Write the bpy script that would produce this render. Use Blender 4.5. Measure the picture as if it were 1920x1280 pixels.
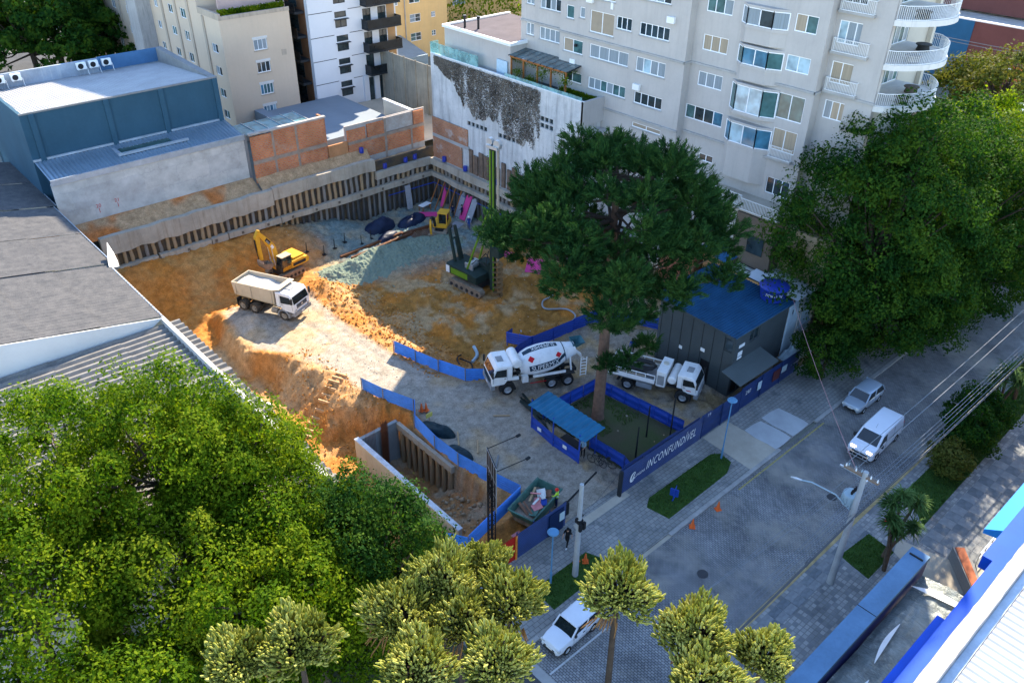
import bpy, math, random
import numpy as np
from mathutils import Vector, Matrix
R = math.radians
rnd = random.Random(7)
for o in list(bpy.data.objects):
    bpy.data.objects.remove(o)
SC = bpy.context.scene
COL = SC.collection

# ------------------------------------------------------------------ camera, sky, sun, exposure
CAM_H, FPX = 41.0, 1559.56                      # metres above the street; focal length for a 1920 px wide frame
PITCH, ROLL, YAW = R(33.39), R(0.7165), R(42.453)
_fw = Vector((math.sin(YAW)*math.cos(PITCH), math.cos(YAW)*math.cos(PITCH), -math.sin(PITCH)))
_rt = Vector((math.cos(YAW), -math.sin(YAW), 0.0))
_up = _rt.cross(_fw)
RT = _rt*math.cos(ROLL) + _up*math.sin(ROLL)
UP = _up*math.cos(ROLL) - _rt*math.sin(ROLL)
FW = _fw
camd = bpy.data.cameras.new('camera'); cam = bpy.data.objects.new('camera', camd); COL.objects.link(cam)
camd.sensor_width = 36.0; camd.lens = FPX/1920*36.0
camd.clip_start = 0.5; camd.clip_end = 2500
cam.matrix_world = Matrix(((RT.x, UP.x, -FW.x, 0), (RT.y, UP.y, -FW.y, 0), (RT.z, UP.z, -FW.z, CAM_H), (0, 0, 0, 1)))
SC.camera = cam

SUN_AZ, SUN_EL = math.atan2(0.85, 0.527), R(35.5)     # azimuth clockwise from +Y
W = bpy.data.worlds.new('World'); SC.world = W; W.use_nodes = True
nt = W.node_tree; nt.nodes.clear()
sky = nt.nodes.new('ShaderNodeTexSky'); sky.sky_type = 'NISHITA'; sky.sun_disc = False
sky.sun_elevation = SUN_EL; sky.sun_rotation = SUN_AZ; sky.altitude = 900; sky.air_density = 1.0; sky.dust_density = 0.2; sky.ozone_density = 2.2
bg = nt.nodes.new('ShaderNodeBackground'); bg.inputs['Strength'].default_value = 0.15
wo = nt.nodes.new('ShaderNodeOutputWorld')
nt.links.new(sky.outputs[0], bg.inputs['Color']); nt.links.new(bg.outputs[0], wo.inputs['Surface'])
sund = bpy.data.lights.new('sun', 'SUN'); sun = bpy.data.objects.new('sun', sund); COL.objects.link(sun)
sund.energy = 3.9; sund.angle = R(0.53); sund.color = (1.0, 0.87, 0.68)
sdir = Vector((math.sin(SUN_AZ)*math.cos(SUN_EL), math.cos(SUN_AZ)*math.cos(SUN_EL), math.sin(SUN_EL)))
sun.rotation_euler = sdir.to_track_quat('Z', 'Y').to_euler()
SC.view_settings.view_transform = 'Standard'; SC.view_settings.look = 'None'
SC.view_settings.gamma = 1.0; SC.view_settings.use_curve_mapping = False
SC.view_settings.exposure = 2.2
SC.render.engine = 'CYCLES'
SC.cycles.use_denoising = True
SC.cycles.max_bounces = 6; SC.cycles.diffuse_bounces = 3; SC.cycles.transparent_max_bounces = 6

# ------------------------------------------------------------------ survey helpers: sight lines of the photograph met with a known plane
def ray(x, y):
    return RT*((x-960)/FPX) - UP*((y-640)/FPX) + FW
def G(x, y, z=0.0):
    d = ray(x, y); t = (z-CAM_H)/d.z
    return Vector((d.x*t, d.y*t, z))
def onX(x, y, X):
    d = ray(x, y); t = X/d.x
    return (d.y*t, CAM_H+d.z*t)          # (Y, Z)
def onY(x, y, Y):
    d = ray(x, y); t = Y/d.y
    return (d.x*t, CAM_H+d.z*t)          # (X, Z)

# ------------------------------------------------------------------ materials
MATS = {}
def _nodes(name):
    m = bpy.data.materials.new(name); m.use_nodes = True
    t = m.node_tree; t.nodes.clear()
    out = t.nodes.new('ShaderNodeOutputMaterial'); b = t.nodes.new('ShaderNodeBsdfPrincipled')
    t.links.new(b.outputs[0], out.inputs['Surface'])
    MATS[name] = m
    return m, t, b, out
def _noise(t, vec, scale, detail=4, rough=0.6, dist=0.0):
    n = t.nodes.new('ShaderNodeTexNoise'); n.inputs['Scale'].default_value = scale
    n.inputs['Detail'].default_value = detail; n.inputs['Roughness'].default_value = rough; n.inputs['Distortion'].default_value = dist
    if vec is not None: t.links.new(vec, n.inputs['Vector'])
    return n.outputs['Fac']
def _ramp(t, fac, stops):
    r = t.nodes.new('ShaderNodeValToRGB')
    e = r.color_ramp.elements
    while len(e) < len(stops): e.new(0.5)
    for el, (p, c) in zip(e, stops):
        el.position = p; el.color = (*c[:3], 1) if len(c) >= 3 else (c[0], c[0], c[0], 1)
    t.links.new(fac, r.inputs[0])
    return r.outputs[0]
def _mix(t, fac, a, b, mode='MIX'):
    m = t.nodes.new('ShaderNodeMix'); m.data_type = 'RGBA'; m.blend_type = mode
    for i, v in ((0, fac), (6, a), (7, b)):
        if isinstance(v, (int, float)): m.inputs[i].default_value = v
        elif isinstance(v, tuple): m.inputs[i].default_value = (*v[:3], 1)
        else: t.links.new(v, m.inputs[i])
    return m.outputs[2]
def _coord(t, kind='Object', scale=(1, 1, 1)):
    c = t.nodes.new('ShaderNodeTexCoord'); v = c.outputs[kind]
    if scale != (1, 1, 1):
        mp = t.nodes.new('ShaderNodeMapping'); mp.inputs['Scale'].default_value = scale
        t.links.new(v, mp.inputs[0]); v = mp.outputs[0]
    return v
def _bump(t, b, height, strength, dist=0.05):
    n = t.nodes.new('ShaderNodeBump'); n.inputs['Strength'].default_value = strength; n.inputs['Distance'].default_value = dist
    t.links.new(height, n.inputs['Height']); t.links.new(n.outputs[0], b.inputs['Normal'])
def mul(c, k): return tuple(min(1.0, max(0.0, v*k)) for v in c)
def mat(name, col, rough=0.75, var=0.15, scale=1.2, metal=0.0, spec=0.14, bump=0.0, bscale=14.0, col2=None, streak=0.0, streak_col=(0.05, 0.05, 0.045), coat=0.0, fine=0.5):
    if name in MATS: return MATS[name]
    m, t, b, out = _nodes(name)
    v = _coord(t)
    n1 = _noise(t, v, scale, 5, 0.62)
    lo, hi = (mul(col, 1-var), mul(col, 1+var)) if col2 is None else (col, col2)
    c = _ramp(t, n1, [(0.32, lo), (0.68, hi)])
    if fine:
        n2 = _noise(t, v, scale*11, 3, 0.7)
        c = _mix(t, 0.35*fine, c, _ramp(t, n2, [(0.3, mul(col, 1-2*var)), (0.7, mul(col, 1+1.2*var))]))
    if streak:
        vs = _coord(t, 'Object', (2.2, 2.2, 0.16))
        s = _ramp(t, _noise(t, vs, 1.3, 5, 0.7), [(0.5, (0, 0, 0)), (0.72, (streak,)*3)])
        c = _mix(t, s, c, streak_col)
    t.links.new(c, b.inputs['Base Color'])
    b.inputs['Roughness'].default_value = rough; b.inputs['Metallic'].default_value = metal
    b.inputs['Specular IOR Level'].default_value = spec
    if coat: b.inputs['Coat Weight'].default_value = coat; b.inputs['Coat Roughness'].default_value = 0.08
    if bump: _bump(t, b, _noise(t, v, bscale, 4, 0.65), bump)
    return m
def emat(name, col, strength):
    m, t, b, out = _nodes(name)
    b.inputs['Base Color'].default_value = (*col, 1); b.inputs['Emission Color'].default_value = (*col, 1); b.inputs['Emission Strength'].default_value = strength
    return m
def leafmat(name, cols, trans=0.35, rough=0.55):
    m, t, b, out = _nodes(name)
    g = t.nodes.new('ShaderNodeNewGeometry')
    big = _noise(t, _coord(t), 0.42, 2)
    mx = t.nodes.new('ShaderNodeMath'); mx.operation = 'MULTIPLY_ADD'; mx.inputs[1].default_value = 0.42
    t.links.new(g.outputs['Random Per Island'], mx.inputs[0])
    sc = t.nodes.new('ShaderNodeMath'); sc.operation = 'MULTIPLY_ADD'; sc.inputs[1].default_value = 1.5; sc.inputs[2].default_value = -0.42
    t.links.new(big, sc.inputs[0]); t.links.new(sc.outputs[0], mx.inputs[2])
    c = _ramp(t, mx.outputs[0], [(0.12+0.7*i/(len(cols)-1), q) for i, q in enumerate(cols)])
    t.links.new(c, b.inputs['Base Color']); b.inputs['Roughness'].default_value = 0.75; b.inputs['Specular IOR Level'].default_value = 0.06
    tr = t.nodes.new('ShaderNodeBsdfTranslucent')
    tc = _mix(t, 1.0, c, (1.0, 1.0, 0.35), 'MULTIPLY'); t.links.new(tc, tr.inputs['Color'])
    ms = t.nodes.new('ShaderNodeMixShader'); ms.inputs[0].default_value = trans
    t.links.new(b.outputs[0], ms.inputs[1]); t.links.new(tr.outputs[0], ms.inputs[2]); t.links.new(ms.outputs[0], out.inputs['Surface'])
    return m
def glassmat(name, col, rough=0.05, spec=0.8, clear=0.0):
    m, t, b, out = _nodes(name)
    v = _coord(t)
    c = _ramp(t, _noise(t, v, 0.9, 2), [(0.35, mul(col, 0.6)), (0.65, mul(col, 1.3))])
    t.links.new(c, b.inputs['Base Color']); b.inputs['Roughness'].default_value = rough; b.inputs['Specular IOR Level'].default_value = spec
    if clear:
        tp = t.nodes.new('ShaderNodeBsdfTransparent'); tp.inputs['Color'].default_value = (0.8, 0.95, 0.93, 1)
        ms = t.nodes.new('ShaderNodeMixShader'); ms.inputs[0].default_value = clear
        t.links.new(b.outputs[0], ms.inputs[1]); t.links.new(tp.outputs[0], ms.inputs[2]); t.links.new(ms.outputs[0], out.inputs['Surface'])
    return m
def curtainmat(name, col):
    m, t, b, out = _nodes(name)
    v = _coord(t, 'Object', (7, 7, 0.15))
    c = _ramp(t, _noise(t, v, 1.5, 2), [(0.3, mul(col, 0.72)), (0.65, col)])
    t.links.new(c, b.inputs['Base Color']); b.inputs['Roughness'].default_value = 0.5
    b.inputs['Coat Weight'].default_value = 0.6; b.inputs['Coat Roughness'].default_value = 0.03
    return m

# ------------------------------------------------------------------ mesh building
class MB:
    def __init__(s): s.v = []; s.f = []; s.m = []; s.cur = 0
    def add(s, vs, fs, mi=None):
        k = len(s.v); s.v += [tuple(p) for p in vs]
        for f in fs: s.f.append(tuple(i+k for i in f)); s.m.append(s.cur if mi is None else mi)
        return s
    def box(s, x0, x1, y0, y1, z0, z1):
        return s.add([(x0,y0,z0),(x1,y0,z0),(x1,y1,z0),(x0,y1,z0),(x0,y0,z1),(x1,y0,z1),(x1,y1,z1),(x0,y1,z1)],
                     [(0,3,2,1),(4,5,6,7),(0,1,5,4),(1,2,6,5),(2,3,7,6),(3,0,4,7)])
    def bar(s, a, b, w, h=None, up=(0,0,1)):
        a, b = Vector(a), Vector(b); h = w if h is None else h
        d = (b-a)
        if d.length < 1e-6: return s
        d.normalize(); u = Vector(up)
        if abs(d.dot(u)) > 0.97: u = Vector((1,0,0))
        sd = d.cross(u).normalized(); u2 = sd.cross(d)
        vs = []
        for p in (a, b):
            for i, j in ((-1,-1),(1,-1),(1,1),(-1,1)): vs.append(p + sd*(i*w/2) + u2*(j*h/2))
        return s.add(vs, [(0,1,2,3),(7,6,5,4),(0,4,5,1),(1,5,6,2),(2,6,7,3),(3,7,4,0)])
    def tube(s, pts, rad, n=8, cap=True):
        pts = [Vector(p) for p in pts]; rs = rad if isinstance(rad, (list, tuple)) else [rad]*len(pts)
        k = len(s.v); prev = None
        for i, p in enumerate(pts):
            d = (pts[min(i+1, len(pts)-1)] - pts[max(i-1, 0)])
            if d.length < 1e-9: d = Vector((0,0,1))
            d.normalize()
            if prev is None:
                u = Vector((0,0,1)) if abs(d.z) < 0.9 else Vector((1,0,0))
                a = d.cross(u).normalized()
            else:
                a = (prev - d*prev.dot(d))
                a = a.normalized() if a.length > 1e-6 else d.orthogonal().normalized()
            prev = a; b2 = d.cross(a)
            for q in range(n):
                t = 2*math.pi*q/n
                s.v.append(tuple(p + a*(math.cos(t)*rs[i]) + b2*(math.sin(t)*rs[i])))
        for i in range(len(pts)-1):
            for q in range(n):
                q2 = (q+1) % n
                s.f.append((k+i*n+q, k+i*n+q2, k+(i+1)*n+q2, k+(i+1)*n+q)); s.m.append(s.cur)
        if cap:
            s.f.append(tuple(k+q for q in reversed(range(n)))); s.m.append(s.cur)
            e = k+(len(pts)-1)*n; s.f.append(tuple(e+q for q in range(n))); s.m.append(s.cur)
        return s
    def loft(s, rings, cap=True):
        k = len(s.v); n = len(rings[0])
        for r in rings: s.v += [tuple(p) for p in r]
        for i in range(len(rings)-1):
            for q in range(n):
                q2 = (q+1) % n
                s.f.append((k+i*n+q, k+i*n+q2, k+(i+1)*n+q2, k+(i+1)*n+q)); s.m.append(s.cur)
        if cap:
            s.f.append(tuple(k+q for q in reversed(range(n)))); s.m.append(s.cur)
            e = k+(len(rings)-1)*n; s.f.append(tuple(e+q for q in range(n))); s.m.append(s.cur)
        return s
    def prism(s, poly, z0, z1):
        n = len(poly)
        return s.loft([[(p[0], p[1], z0) for p in poly], [(p[0], p[1], z1) for p in poly]])
    def quad(s, a, b, c, d): return s.add([a, b, c, d], [(0,1,2,3)])
    def tri(s, a, b, c): return s.add([a, b, c], [(0,1,2)])
LAST = [None]
def mesh_obj(name, mb, m, parent=None, loc=None, smooth=False):
    me = bpy.data.meshes.new(name); me.from_pydata(mb.v, [], mb.f)
    ms = m if isinstance(m, (list, tuple)) else [m]
    for q in ms: me.materials.append(q)
    if len(ms) > 1: me.polygons.foreach_set('material_index', mb.m)
    if smooth:
        me.polygons.foreach_set('use_smooth', [True]*len(me.polygons))
        try: me.set_sharp_from_angle(angle=R(38))
        except Exception: pass
    me.update()
    o = bpy.data.objects.new(name, me); COL.objects.link(o); LAST[0] = o
    if parent is not None:
        o.parent = parent
        if parent.get('_world'): o.location = -Vector(parent.location)
    if loc is not None: o.location = loc
    return o
def arr_obj(name, v, f, m, parent=None, loc=None, col=None, smooth=False):
    """numpy mesh: v (n,3), f (k,3|4)"""
    v = np.asarray(v, np.float32); f = np.asarray(f, np.int32)
    me = bpy.data.meshes.new(name); me.vertices.add(len(v)); me.vertices.foreach_set('co', v.ravel())
    k = f.shape[1]; me.loops.add(f.size); me.loops.foreach_set('vertex_index', f.ravel())
    me.polygons.add(len(f)); me.polygons.foreach_set('loop_start', np.arange(0, f.size, k, dtype=np.int32))
    if smooth: me.polygons.foreach_set('use_smooth', np.ones(len(f), bool))
    me.materials.append(m)
    me.update(calc_edges=True)
    if col is not None:
        a = me.color_attributes.new('tint', 'FLOAT_COLOR', 'POINT')
        c4 = np.ones((len(v), 4), np.float32); c4[:, :3] = col; a.data.foreach_set('color', c4.ravel())
    o = bpy.data.objects.new(name, me); COL.objects.link(o); LAST[0] = o
    if parent is not None:
        o.parent = parent
        if parent.get('_world'): o.location = -Vector(parent.location)
    if loc is not None: o.location = loc
    return o
def tag(o, label=None, cat=None, group=None, kind=None):
    if label: o['label'] = label
    if cat: o['category'] = cat
    if group: o['group'] = group
    if kind: o['kind'] = kind
    return o
def thing(name, label, cat, loc=(0,0,0), rz=0.0, group=None, world=False):
    o = bpy.data.objects.new(name, None); COL.objects.link(o); o.empty_display_size = 0.3
    o.location = loc; o.rotation_euler = (0, 0, rz)
    if world: o['_world'] = 1
    return tag(o, label, cat, group)
def struct(name, mb, m, **k):
    o = mesh_obj(name, mb, m, **k); o['kind'] = 'structure'; return o
def copy_tree(o, parent=None):
    c = o.copy(); COL.objects.link(c)
    if parent is not None: c.parent = parent
    for ch in o.children: copy_tree(ch, c)
    return c
def text_mesh(txt, size, shear=0.0, spacing=1.0):
    """flat outline of a word: list of 2-D vertices and faces"""
    cu = bpy.data.curves.new('lettering', 'FONT'); cu.body = txt; cu.size = size; cu.shear = shear; cu.space_character = spacing
    cu.resolution_u = 3
    ob = bpy.data.objects.new('lettering', cu); COL.objects.link(ob)
    dg = bpy.context.evaluated_depsgraph_get(); dg.update()
    me = bpy.data.meshes.new_from_object(ob.evaluated_get(dg))
    vs = [tuple(v.co) for v in me.vertices]; fs = [tuple(p.vertices) for p in me.polygons]
    bpy.data.objects.remove(ob); bpy.data.curves.remove(cu); bpy.data.meshes.remove(me)
    return vs, fs
def corr(mb, p0, du, dv, nwave, amp, nrm=(0,0,1), per=4, shape='sine'):
    """corrugated sheet: p0 corner, du across the waves, dv along them"""
    p0, du, dv, nrm = Vector(p0), Vector(du), Vector(dv), Vector(nrm)
    n = int(nwave*per); k = len(mb.v)
    prof = {'sine': None, 'trap': (0, 0, 1, 1)}[shape]
    for i in range(n+1):
        h = math.sin(2*math.pi*i/per)*amp if prof is None else prof[i % per]*amp
        q = p0 + du*(i/n) + nrm*h
        mb.v.append(tuple(q)); mb.v.append(tuple(q+dv))
    for i in range(n):
        a = k+2*i
        mb.f.append((a, a+2, a+3, a+1)); mb.m.append(mb.cur)
    return mb
def fbm(x, y, seed, scale, octs=4, gain=0.5):
    out = np.zeros_like(x, dtype=float); a = 1.0; tot = 0.0
    for o in range(octs):
        rs = np.random.RandomState(seed+o*17); g = rs.rand(256, 256)
        u = x*scale+31.7*o+500; w = y*scale+17.3*o+500
        i = np.floor(u).astype(int); j = np.floor(w).astype(int); fu = u-i; fv = w-j
        fu = fu*fu*(3-2*fu); fv = fv*fv*(3-2*fv)
        i0, j0, i1, j1 = i % 256, j % 256, (i+1) % 256, (j+1) % 256
        out += a*((g[i0,j0]*(1-fu)+g[i1,j0]*fu)*(1-fv)+(g[i0,j1]*(1-fu)+g[i1,j1]*fu)*fv-0.5)
        tot += a; a *= gain; scale *= 2.03
    return out/tot*2
# ------------------------------------------------------------------ ground, street, pavements
def ss(a, b, x):
    t = np.clip((x-a)/(b-a), 0, 1); return t*t*(3-2*t)
def brickmat(name, cols, mortar, bw, bh, msize=0.02, rough=0.85, bump=0.5, rot=0.0, plane='xy', tint_scale=0.35, tint=0.25, offset=0.5, dirt=None, dist=0.02):
    m, t, b, out = _nodes(name)
    c = t.nodes.new('ShaderNodeTexCoord'); v = c.outputs['Object']
    mp = t.nodes.new('ShaderNodeMapping'); t.links.new(v, mp.inputs[0])
    if plane == 'xz': mp.inputs['Rotation'].default_value = (R(-90), 0, 0)
    elif plane == 'yz': mp.inputs['Rotation'].default_value = (R(-90), 0, R(90))
    else: mp.inputs['Rotation'].default_value = (0, 0, rot)
    if plane == 'yz':
        sx = t.nodes.new('ShaderNodeSeparateXYZ'); cx = t.nodes.new('ShaderNodeCombineXYZ')
        t.links.new(v, sx.inputs[0]); t.links.new(sx.outputs[1], cx.inputs[0]); t.links.new(sx.outputs[2], cx.inputs[1]); vec = cx.outputs[0]
    elif plane == 'xz':
        sx = t.nodes.new('ShaderNodeSeparateXYZ'); cx = t.nodes.new('ShaderNodeCombineXYZ')
        t.links.new(v, sx.inputs[0]); t.links.new(sx.outputs[0], cx.inputs[0]); t.links.new(sx.outputs[2], cx.inputs[1]); vec = cx.outputs[0]
    else: vec = mp.outputs[0]
    if dist:
        dn = t.nodes.new('ShaderNodeTexNoise'); dn.inputs['Scale'].default_value = 4.0; t.links.new(vec, dn.inputs['Vector'])
        ad = t.nodes.new('ShaderNodeVectorMath'); ad.operation = 'MULTIPLY_ADD'; ad.inputs[1].default_value = (dist,)*3
        t.links.new(dn.outputs['Color'], ad.inputs[0]); t.links.new(vec, ad.inputs[2]); vec2 = ad.outputs[0]
    else: vec2 = vec
    br = t.nodes.new('ShaderNodeTexBrick'); t.links.new(vec2, br.inputs['Vector'])
    br.inputs['Scale'].default_value = 1.0; br.inputs['Brick Width'].default_value = bw; br.inputs['Row Height'].default_value = bh
    br.inputs['Mortar Size'].default_value = msize; br.inputs['Mortar Smooth'].default_value = 0.25; br.offset = offset
    br.inputs['Color1'].default_value = (*cols[0], 1); br.inputs['Color2'].default_value = (*cols[1], 1); br.inputs['Mortar'].default_value = (*mortar, 1)
    n = _noise(t, vec, tint_scale, 5, 0.65)
    col = _mix(t, 1.0, br.outputs['Color'], _ramp(t, n, [(0.3, (1-tint,)*3), (0.7, (1+tint,)*3)]), 'MULTIPLY')
    if dirt:
        n3 = _ramp(t, _noise(t, vec, dirt[1], 6, 0.7), [(dirt[2], (0, 0, 0)), (dirt[2]+0.14, (dirt[3],)*3)])
        col = _mix(t, n3, col, dirt[0])
    t.links.new(col, b.inputs['Base Color']); b.inputs['Roughness'].default_value = rough; b.inputs['Specular IOR Level'].default_value = 0.15
    inv = t.nodes.new('ShaderNodeMath'); inv.operation = 'SUBTRACT'; inv.inputs[0].default_value = 1.0; t.links.new(br.outputs['Fac'], inv.inputs[1])
    _bump(t, b, inv.outputs[0], bump, 0.04)
    return m
M_asphalt = mat('asphalt', (0.062, 0.062, 0.064), 0.85, 0.2, 0.6, bump=0.25, bscale=60)
M_cobble = brickmat('cobblestones', ((0.17, 0.17, 0.172), (0.25, 0.245, 0.235)), (0.045, 0.045, 0.045), 0.24, 0.15, 0.016, 0.75, 0.9, R(90), dirt=((0.3, 0.275, 0.23), 0.16, 0.5, 0.8), dist=0.05, tint=0.35)
M_conc = mat('concrete', (0.34, 0.33, 0.31), 0.85, 0.16, 0.5, bump=0.15, bscale=25)
M_conc_d = mat('dark_concrete', (0.2, 0.2, 0.195), 0.9, 0.2, 0.6, bump=0.15)
M_walk = brickmat('pavement_setts', ((0.25, 0.24, 0.22), (0.2, 0.2, 0.19)), (0.12, 0.12, 0.11), 0.42, 0.3, 0.02, 0.85, 0.4, 0.0, dirt=((0.075, 0.085, 0.09), 0.55, 0.54, 0.8), tint=0.3)
M_walk2 = brickmat('pavement_strips', ((0.3, 0.29, 0.27), (0.14, 0.145, 0.15)), (0.17, 0.17, 0.16), 0.34, 0.28, 0.03, 0.85, 0.4, 0.0, dirt=((0.06, 0.09, 0.05), 0.8, 0.62, 0.6), offset=0.0, tint=0.3)
M_dust = mat('dusty_concrete', (0.38, 0.335, 0.265), 0.9, 0.18, 0.35, bump=0.1)
M_grass = mat('turf', (0.035, 0.075, 0.016), 0.95, 0.35, 1.6, bump=0.6, bscale=40, spec=0.1)
M_earth = mat('garden_earth', (0.075, 0.065, 0.042), 0.95, 0.35, 0.5, bump=0.5, bscale=12, col2=(0.05, 0.075, 0.025))
M_kerb = mat('kerb_stone', (0.3, 0.29, 0.27), 0.85, 0.2, 1.5)
M_kerby = mat('faded_yellow_kerb', (0.36, 0.27, 0.13), 0.85, 0.3, 1.5)
M_yline = mat('faded_yellow_paint', (0.33, 0.27, 0.1), 0.8, 0.35, 6)
M_wline = mat('faded_white_paint', (0.45, 0.45, 0.44), 0.8, 0.25, 6)
M_ground = mat('city_ground', (0.2, 0.19, 0.17), 0.95, 0.3, 0.08, col2=(0.12, 0.13, 0.1))

g = MB()
g.quad((-250,-150,-0.06), (500,-150,-0.06), (500,24,-0.06), (-250,24,-0.06))
g.quad((-250,24,-0.06), (19.2,24,-0.06), (19.2,81,-0.06), (-250,81,-0.06))
g.quad((60,26,0.3), (500,26,0.3), (500,81,0.3), (60,81,0.3))
g.quad((-250,81.5,3.0), (500,81.5,3.0), (500,900,3.0), (-250,900,3.0))
struct('ground', g, M_ground)
st = MB(); st.quad((20.9,14.25,0.0), (170,14.25,0.0), (170,21.5,0.0), (20.9,21.5,0.0))
street = struct('street', st, M_cobble)
a = MB(); a.quad((-40,8,-0.004), (20.3,8,-0.004), (20.3,23.6,-0.004), (-40,23.6,-0.004)); struct('asphalt_road', a, M_asphalt)
c = MB(); c.quad((20.3,12,0.004), (20.9,12,0.004), (20.9,23,0.004), (20.3,23,0.004)); struct('concrete_gutter', c, M_conc)
w1 = MB(); w1.box(20.9, 170, 21.78, 27.0, -0.05, 0.10); struct('far_pavement', w1, M_walk)
w2 = MB(); w2.box(20.9, 170, 2.0, 13.97, -0.05, 0.10); near_pave = struct('near_pavement', w2, M_walk2)
k1 = MB()
for i in range(120):
    x = 34.2+i*1.0
    if x > 46.5 and x < 52: continue
    k1.box(x, x+0.985, 21.5, 21.79, -0.05, 0.125)
for i in range(7): k1.box(21.2+i*1.0, 22.185+i*1.0, 21.5, 21.79, -0.05, 0.125)
struct('far_kerb', k1, M_kerb)
k2 = MB()
for i in range(140): k2.box(21+i*1.0, 21.985+i*1.0, 13.96, 14.26, -0.05, 0.122)
struct('near_kerb', k2, M_kerby)
# driveway aprons and pale slabs on the far pavement
d = MB(); d.add([(28.2,21.5,0.016),(35.6,21.5,0.016),(35.0,26.5,0.112),(30.0,26.5,0.112)], [(0,1,2,3)])
d.add([(43.6,21.6,0.108),(47.0,21.6,0.108),(47.0,26.3,0.108),(43.9,26.3,0.108)], [(0,1,2,3)])
struct('driveway_apron', d, M_dust)
M_pale = mat('fresh_pale_concrete', (0.37, 0.38, 0.38), 0.8, 0.12, 0.7)
for (x0, x1) in ((46.95, 49.1), (49.25, 51.6)):
    s_ = MB(); jit = [rnd.uniform(-.15, .15) for _ in range(8)]
    s_.prism([(x0,21.85),(x0+.9,21.8+jit[1]*.3),(x1-.1,21.85),(x1,22.6+jit[2]),(x1-.05,23.6+jit[0]),(x1-.15,24.55),(x0+1.2,24.75+jit[3]*.5),(x0+.1,24.7),(x0-.05,23.6+jit[4]),(x0+.05,22.6)], 0.10, 0.116+0.004*(x0 > 48))
    struct('repaired_concrete_slab', s_, M_pale)
# yellow edge line and dashes, white bay line of the parked car
y = MB()
for i in range(12):
    x = 41.3+i*0.95
    y.box(x, x+0.9, 21.12+0.004*i*0, 21.24, 0.003, 0.006)
struct('yellow_edge_line', y, M_yline)
y = MB(); y.box(21.0, 25.6, 19.42, 19.53, 0.003, 0.007); struct('white_bay_line', y, M_wline)
# grass verges: turf base plus blades
def verge(poly, z, label, seed, dens=150, hgt=0.09, base=True):
    if base:
        mb = MB(); mb.prism(poly, z, z+0.025); o = mesh_obj('grass_verge', mb, M_grass); tag(o, kind='structure')
    rs = np.random.RandomState(seed)
    P = np.array(poly); lo, hi = P.min(0), P.max(0)
    n = int(dens*(hi-lo).prod())
    q = lo+(hi-lo)*rs.rand(n, 2)
    ins = np.zeros(n, bool); j = len(P)-1
    for i in range(len(P)):
        cnd = ((P[i,1] > q[:,1]) != (P[j,1] > q[:,1])) & (q[:,0] < (P[j,0]-P[i,0])*(q[:,1]-P[i,1])/(P[j,1]-P[i,1]+1e-9)+P[i,0])
        ins ^= cnd; j = i
    if not base: ins &= fbm(q[:,0],q[:,1],seed,.5,3)+.02*(q[:,1]-33) > -.1
    q = q[ins]; n = len(q); ang = rs.rand(n)*6.28; h = hgt*(0.5+rs.rand(n))
    dx, dy = np.cos(ang)*0.035, np.sin(ang)*0.035
    v = np.zeros((n, 3, 3)); zz = z+0.02
    v[:,0] = np.c_[q[:,0]-dx, q[:,1]-dy, np.full(n, zz)]; v[:,1] = np.c_[q[:,0]+dx, q[:,1]+dy, np.full(n, zz)]
    v[:,2] = np.c_[q[:,0]+rs.randn(n)*0.05, q[:,1]+rs.randn(n)*0.05, zz+h]
    tag(arr_obj('grass', v.reshape(-1,3), np.arange(3*n).reshape(-1,3), M_blade), label, 'grass', kind='stuff')
M_blade = leafmat('grass_blades', [(0.03,0.07,0.012), (0.05,0.11,0.02), (0.085,0.14,0.03)], 0.2)
verge([(35.0,24.3),(35.3,22.6),(42.0,22.7),(43.2,23.2),(43.4,24.3),(42.8,24.75),(35.8,24.8)], 0.10, 'mown grass of the verge in front of the lettered hoarding', 1)
verge([(24.2,22.4),(28.6,22.5),(29.3,23.3),(28.9,24.3),(24.3,24.3)], 0.10, 'grass of the short verge round the concrete pole base', 2)
verge([(40.6,11.0),(43.9,11.0),(44.2,12.9),(41.0,13.2)], 0.10, 'grass of the bed beneath the yucca trees', 3)
verge([(47.6,10.8),(70,11.2),(70,13.3),(50.0,13.2)], 0.10, 'grass of the long verge under the pavement bushes', 4)
# bare plot fenced in round the big araucaria
gp = MB(); gp.prism([(36.6,28.2),(43.1,27.6),(42.2,35.8),(36.6,35.9)], 0.0, 0.16); struct('garden_plot', gp, M_earth)
verge([(37.0,31.5),(42.4,31.0),(42.0,35.6),(36.8,35.7)], 0.14, 'patchy grass around the foot of the tall araucaria', 5, 90, 0.13, False)
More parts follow.
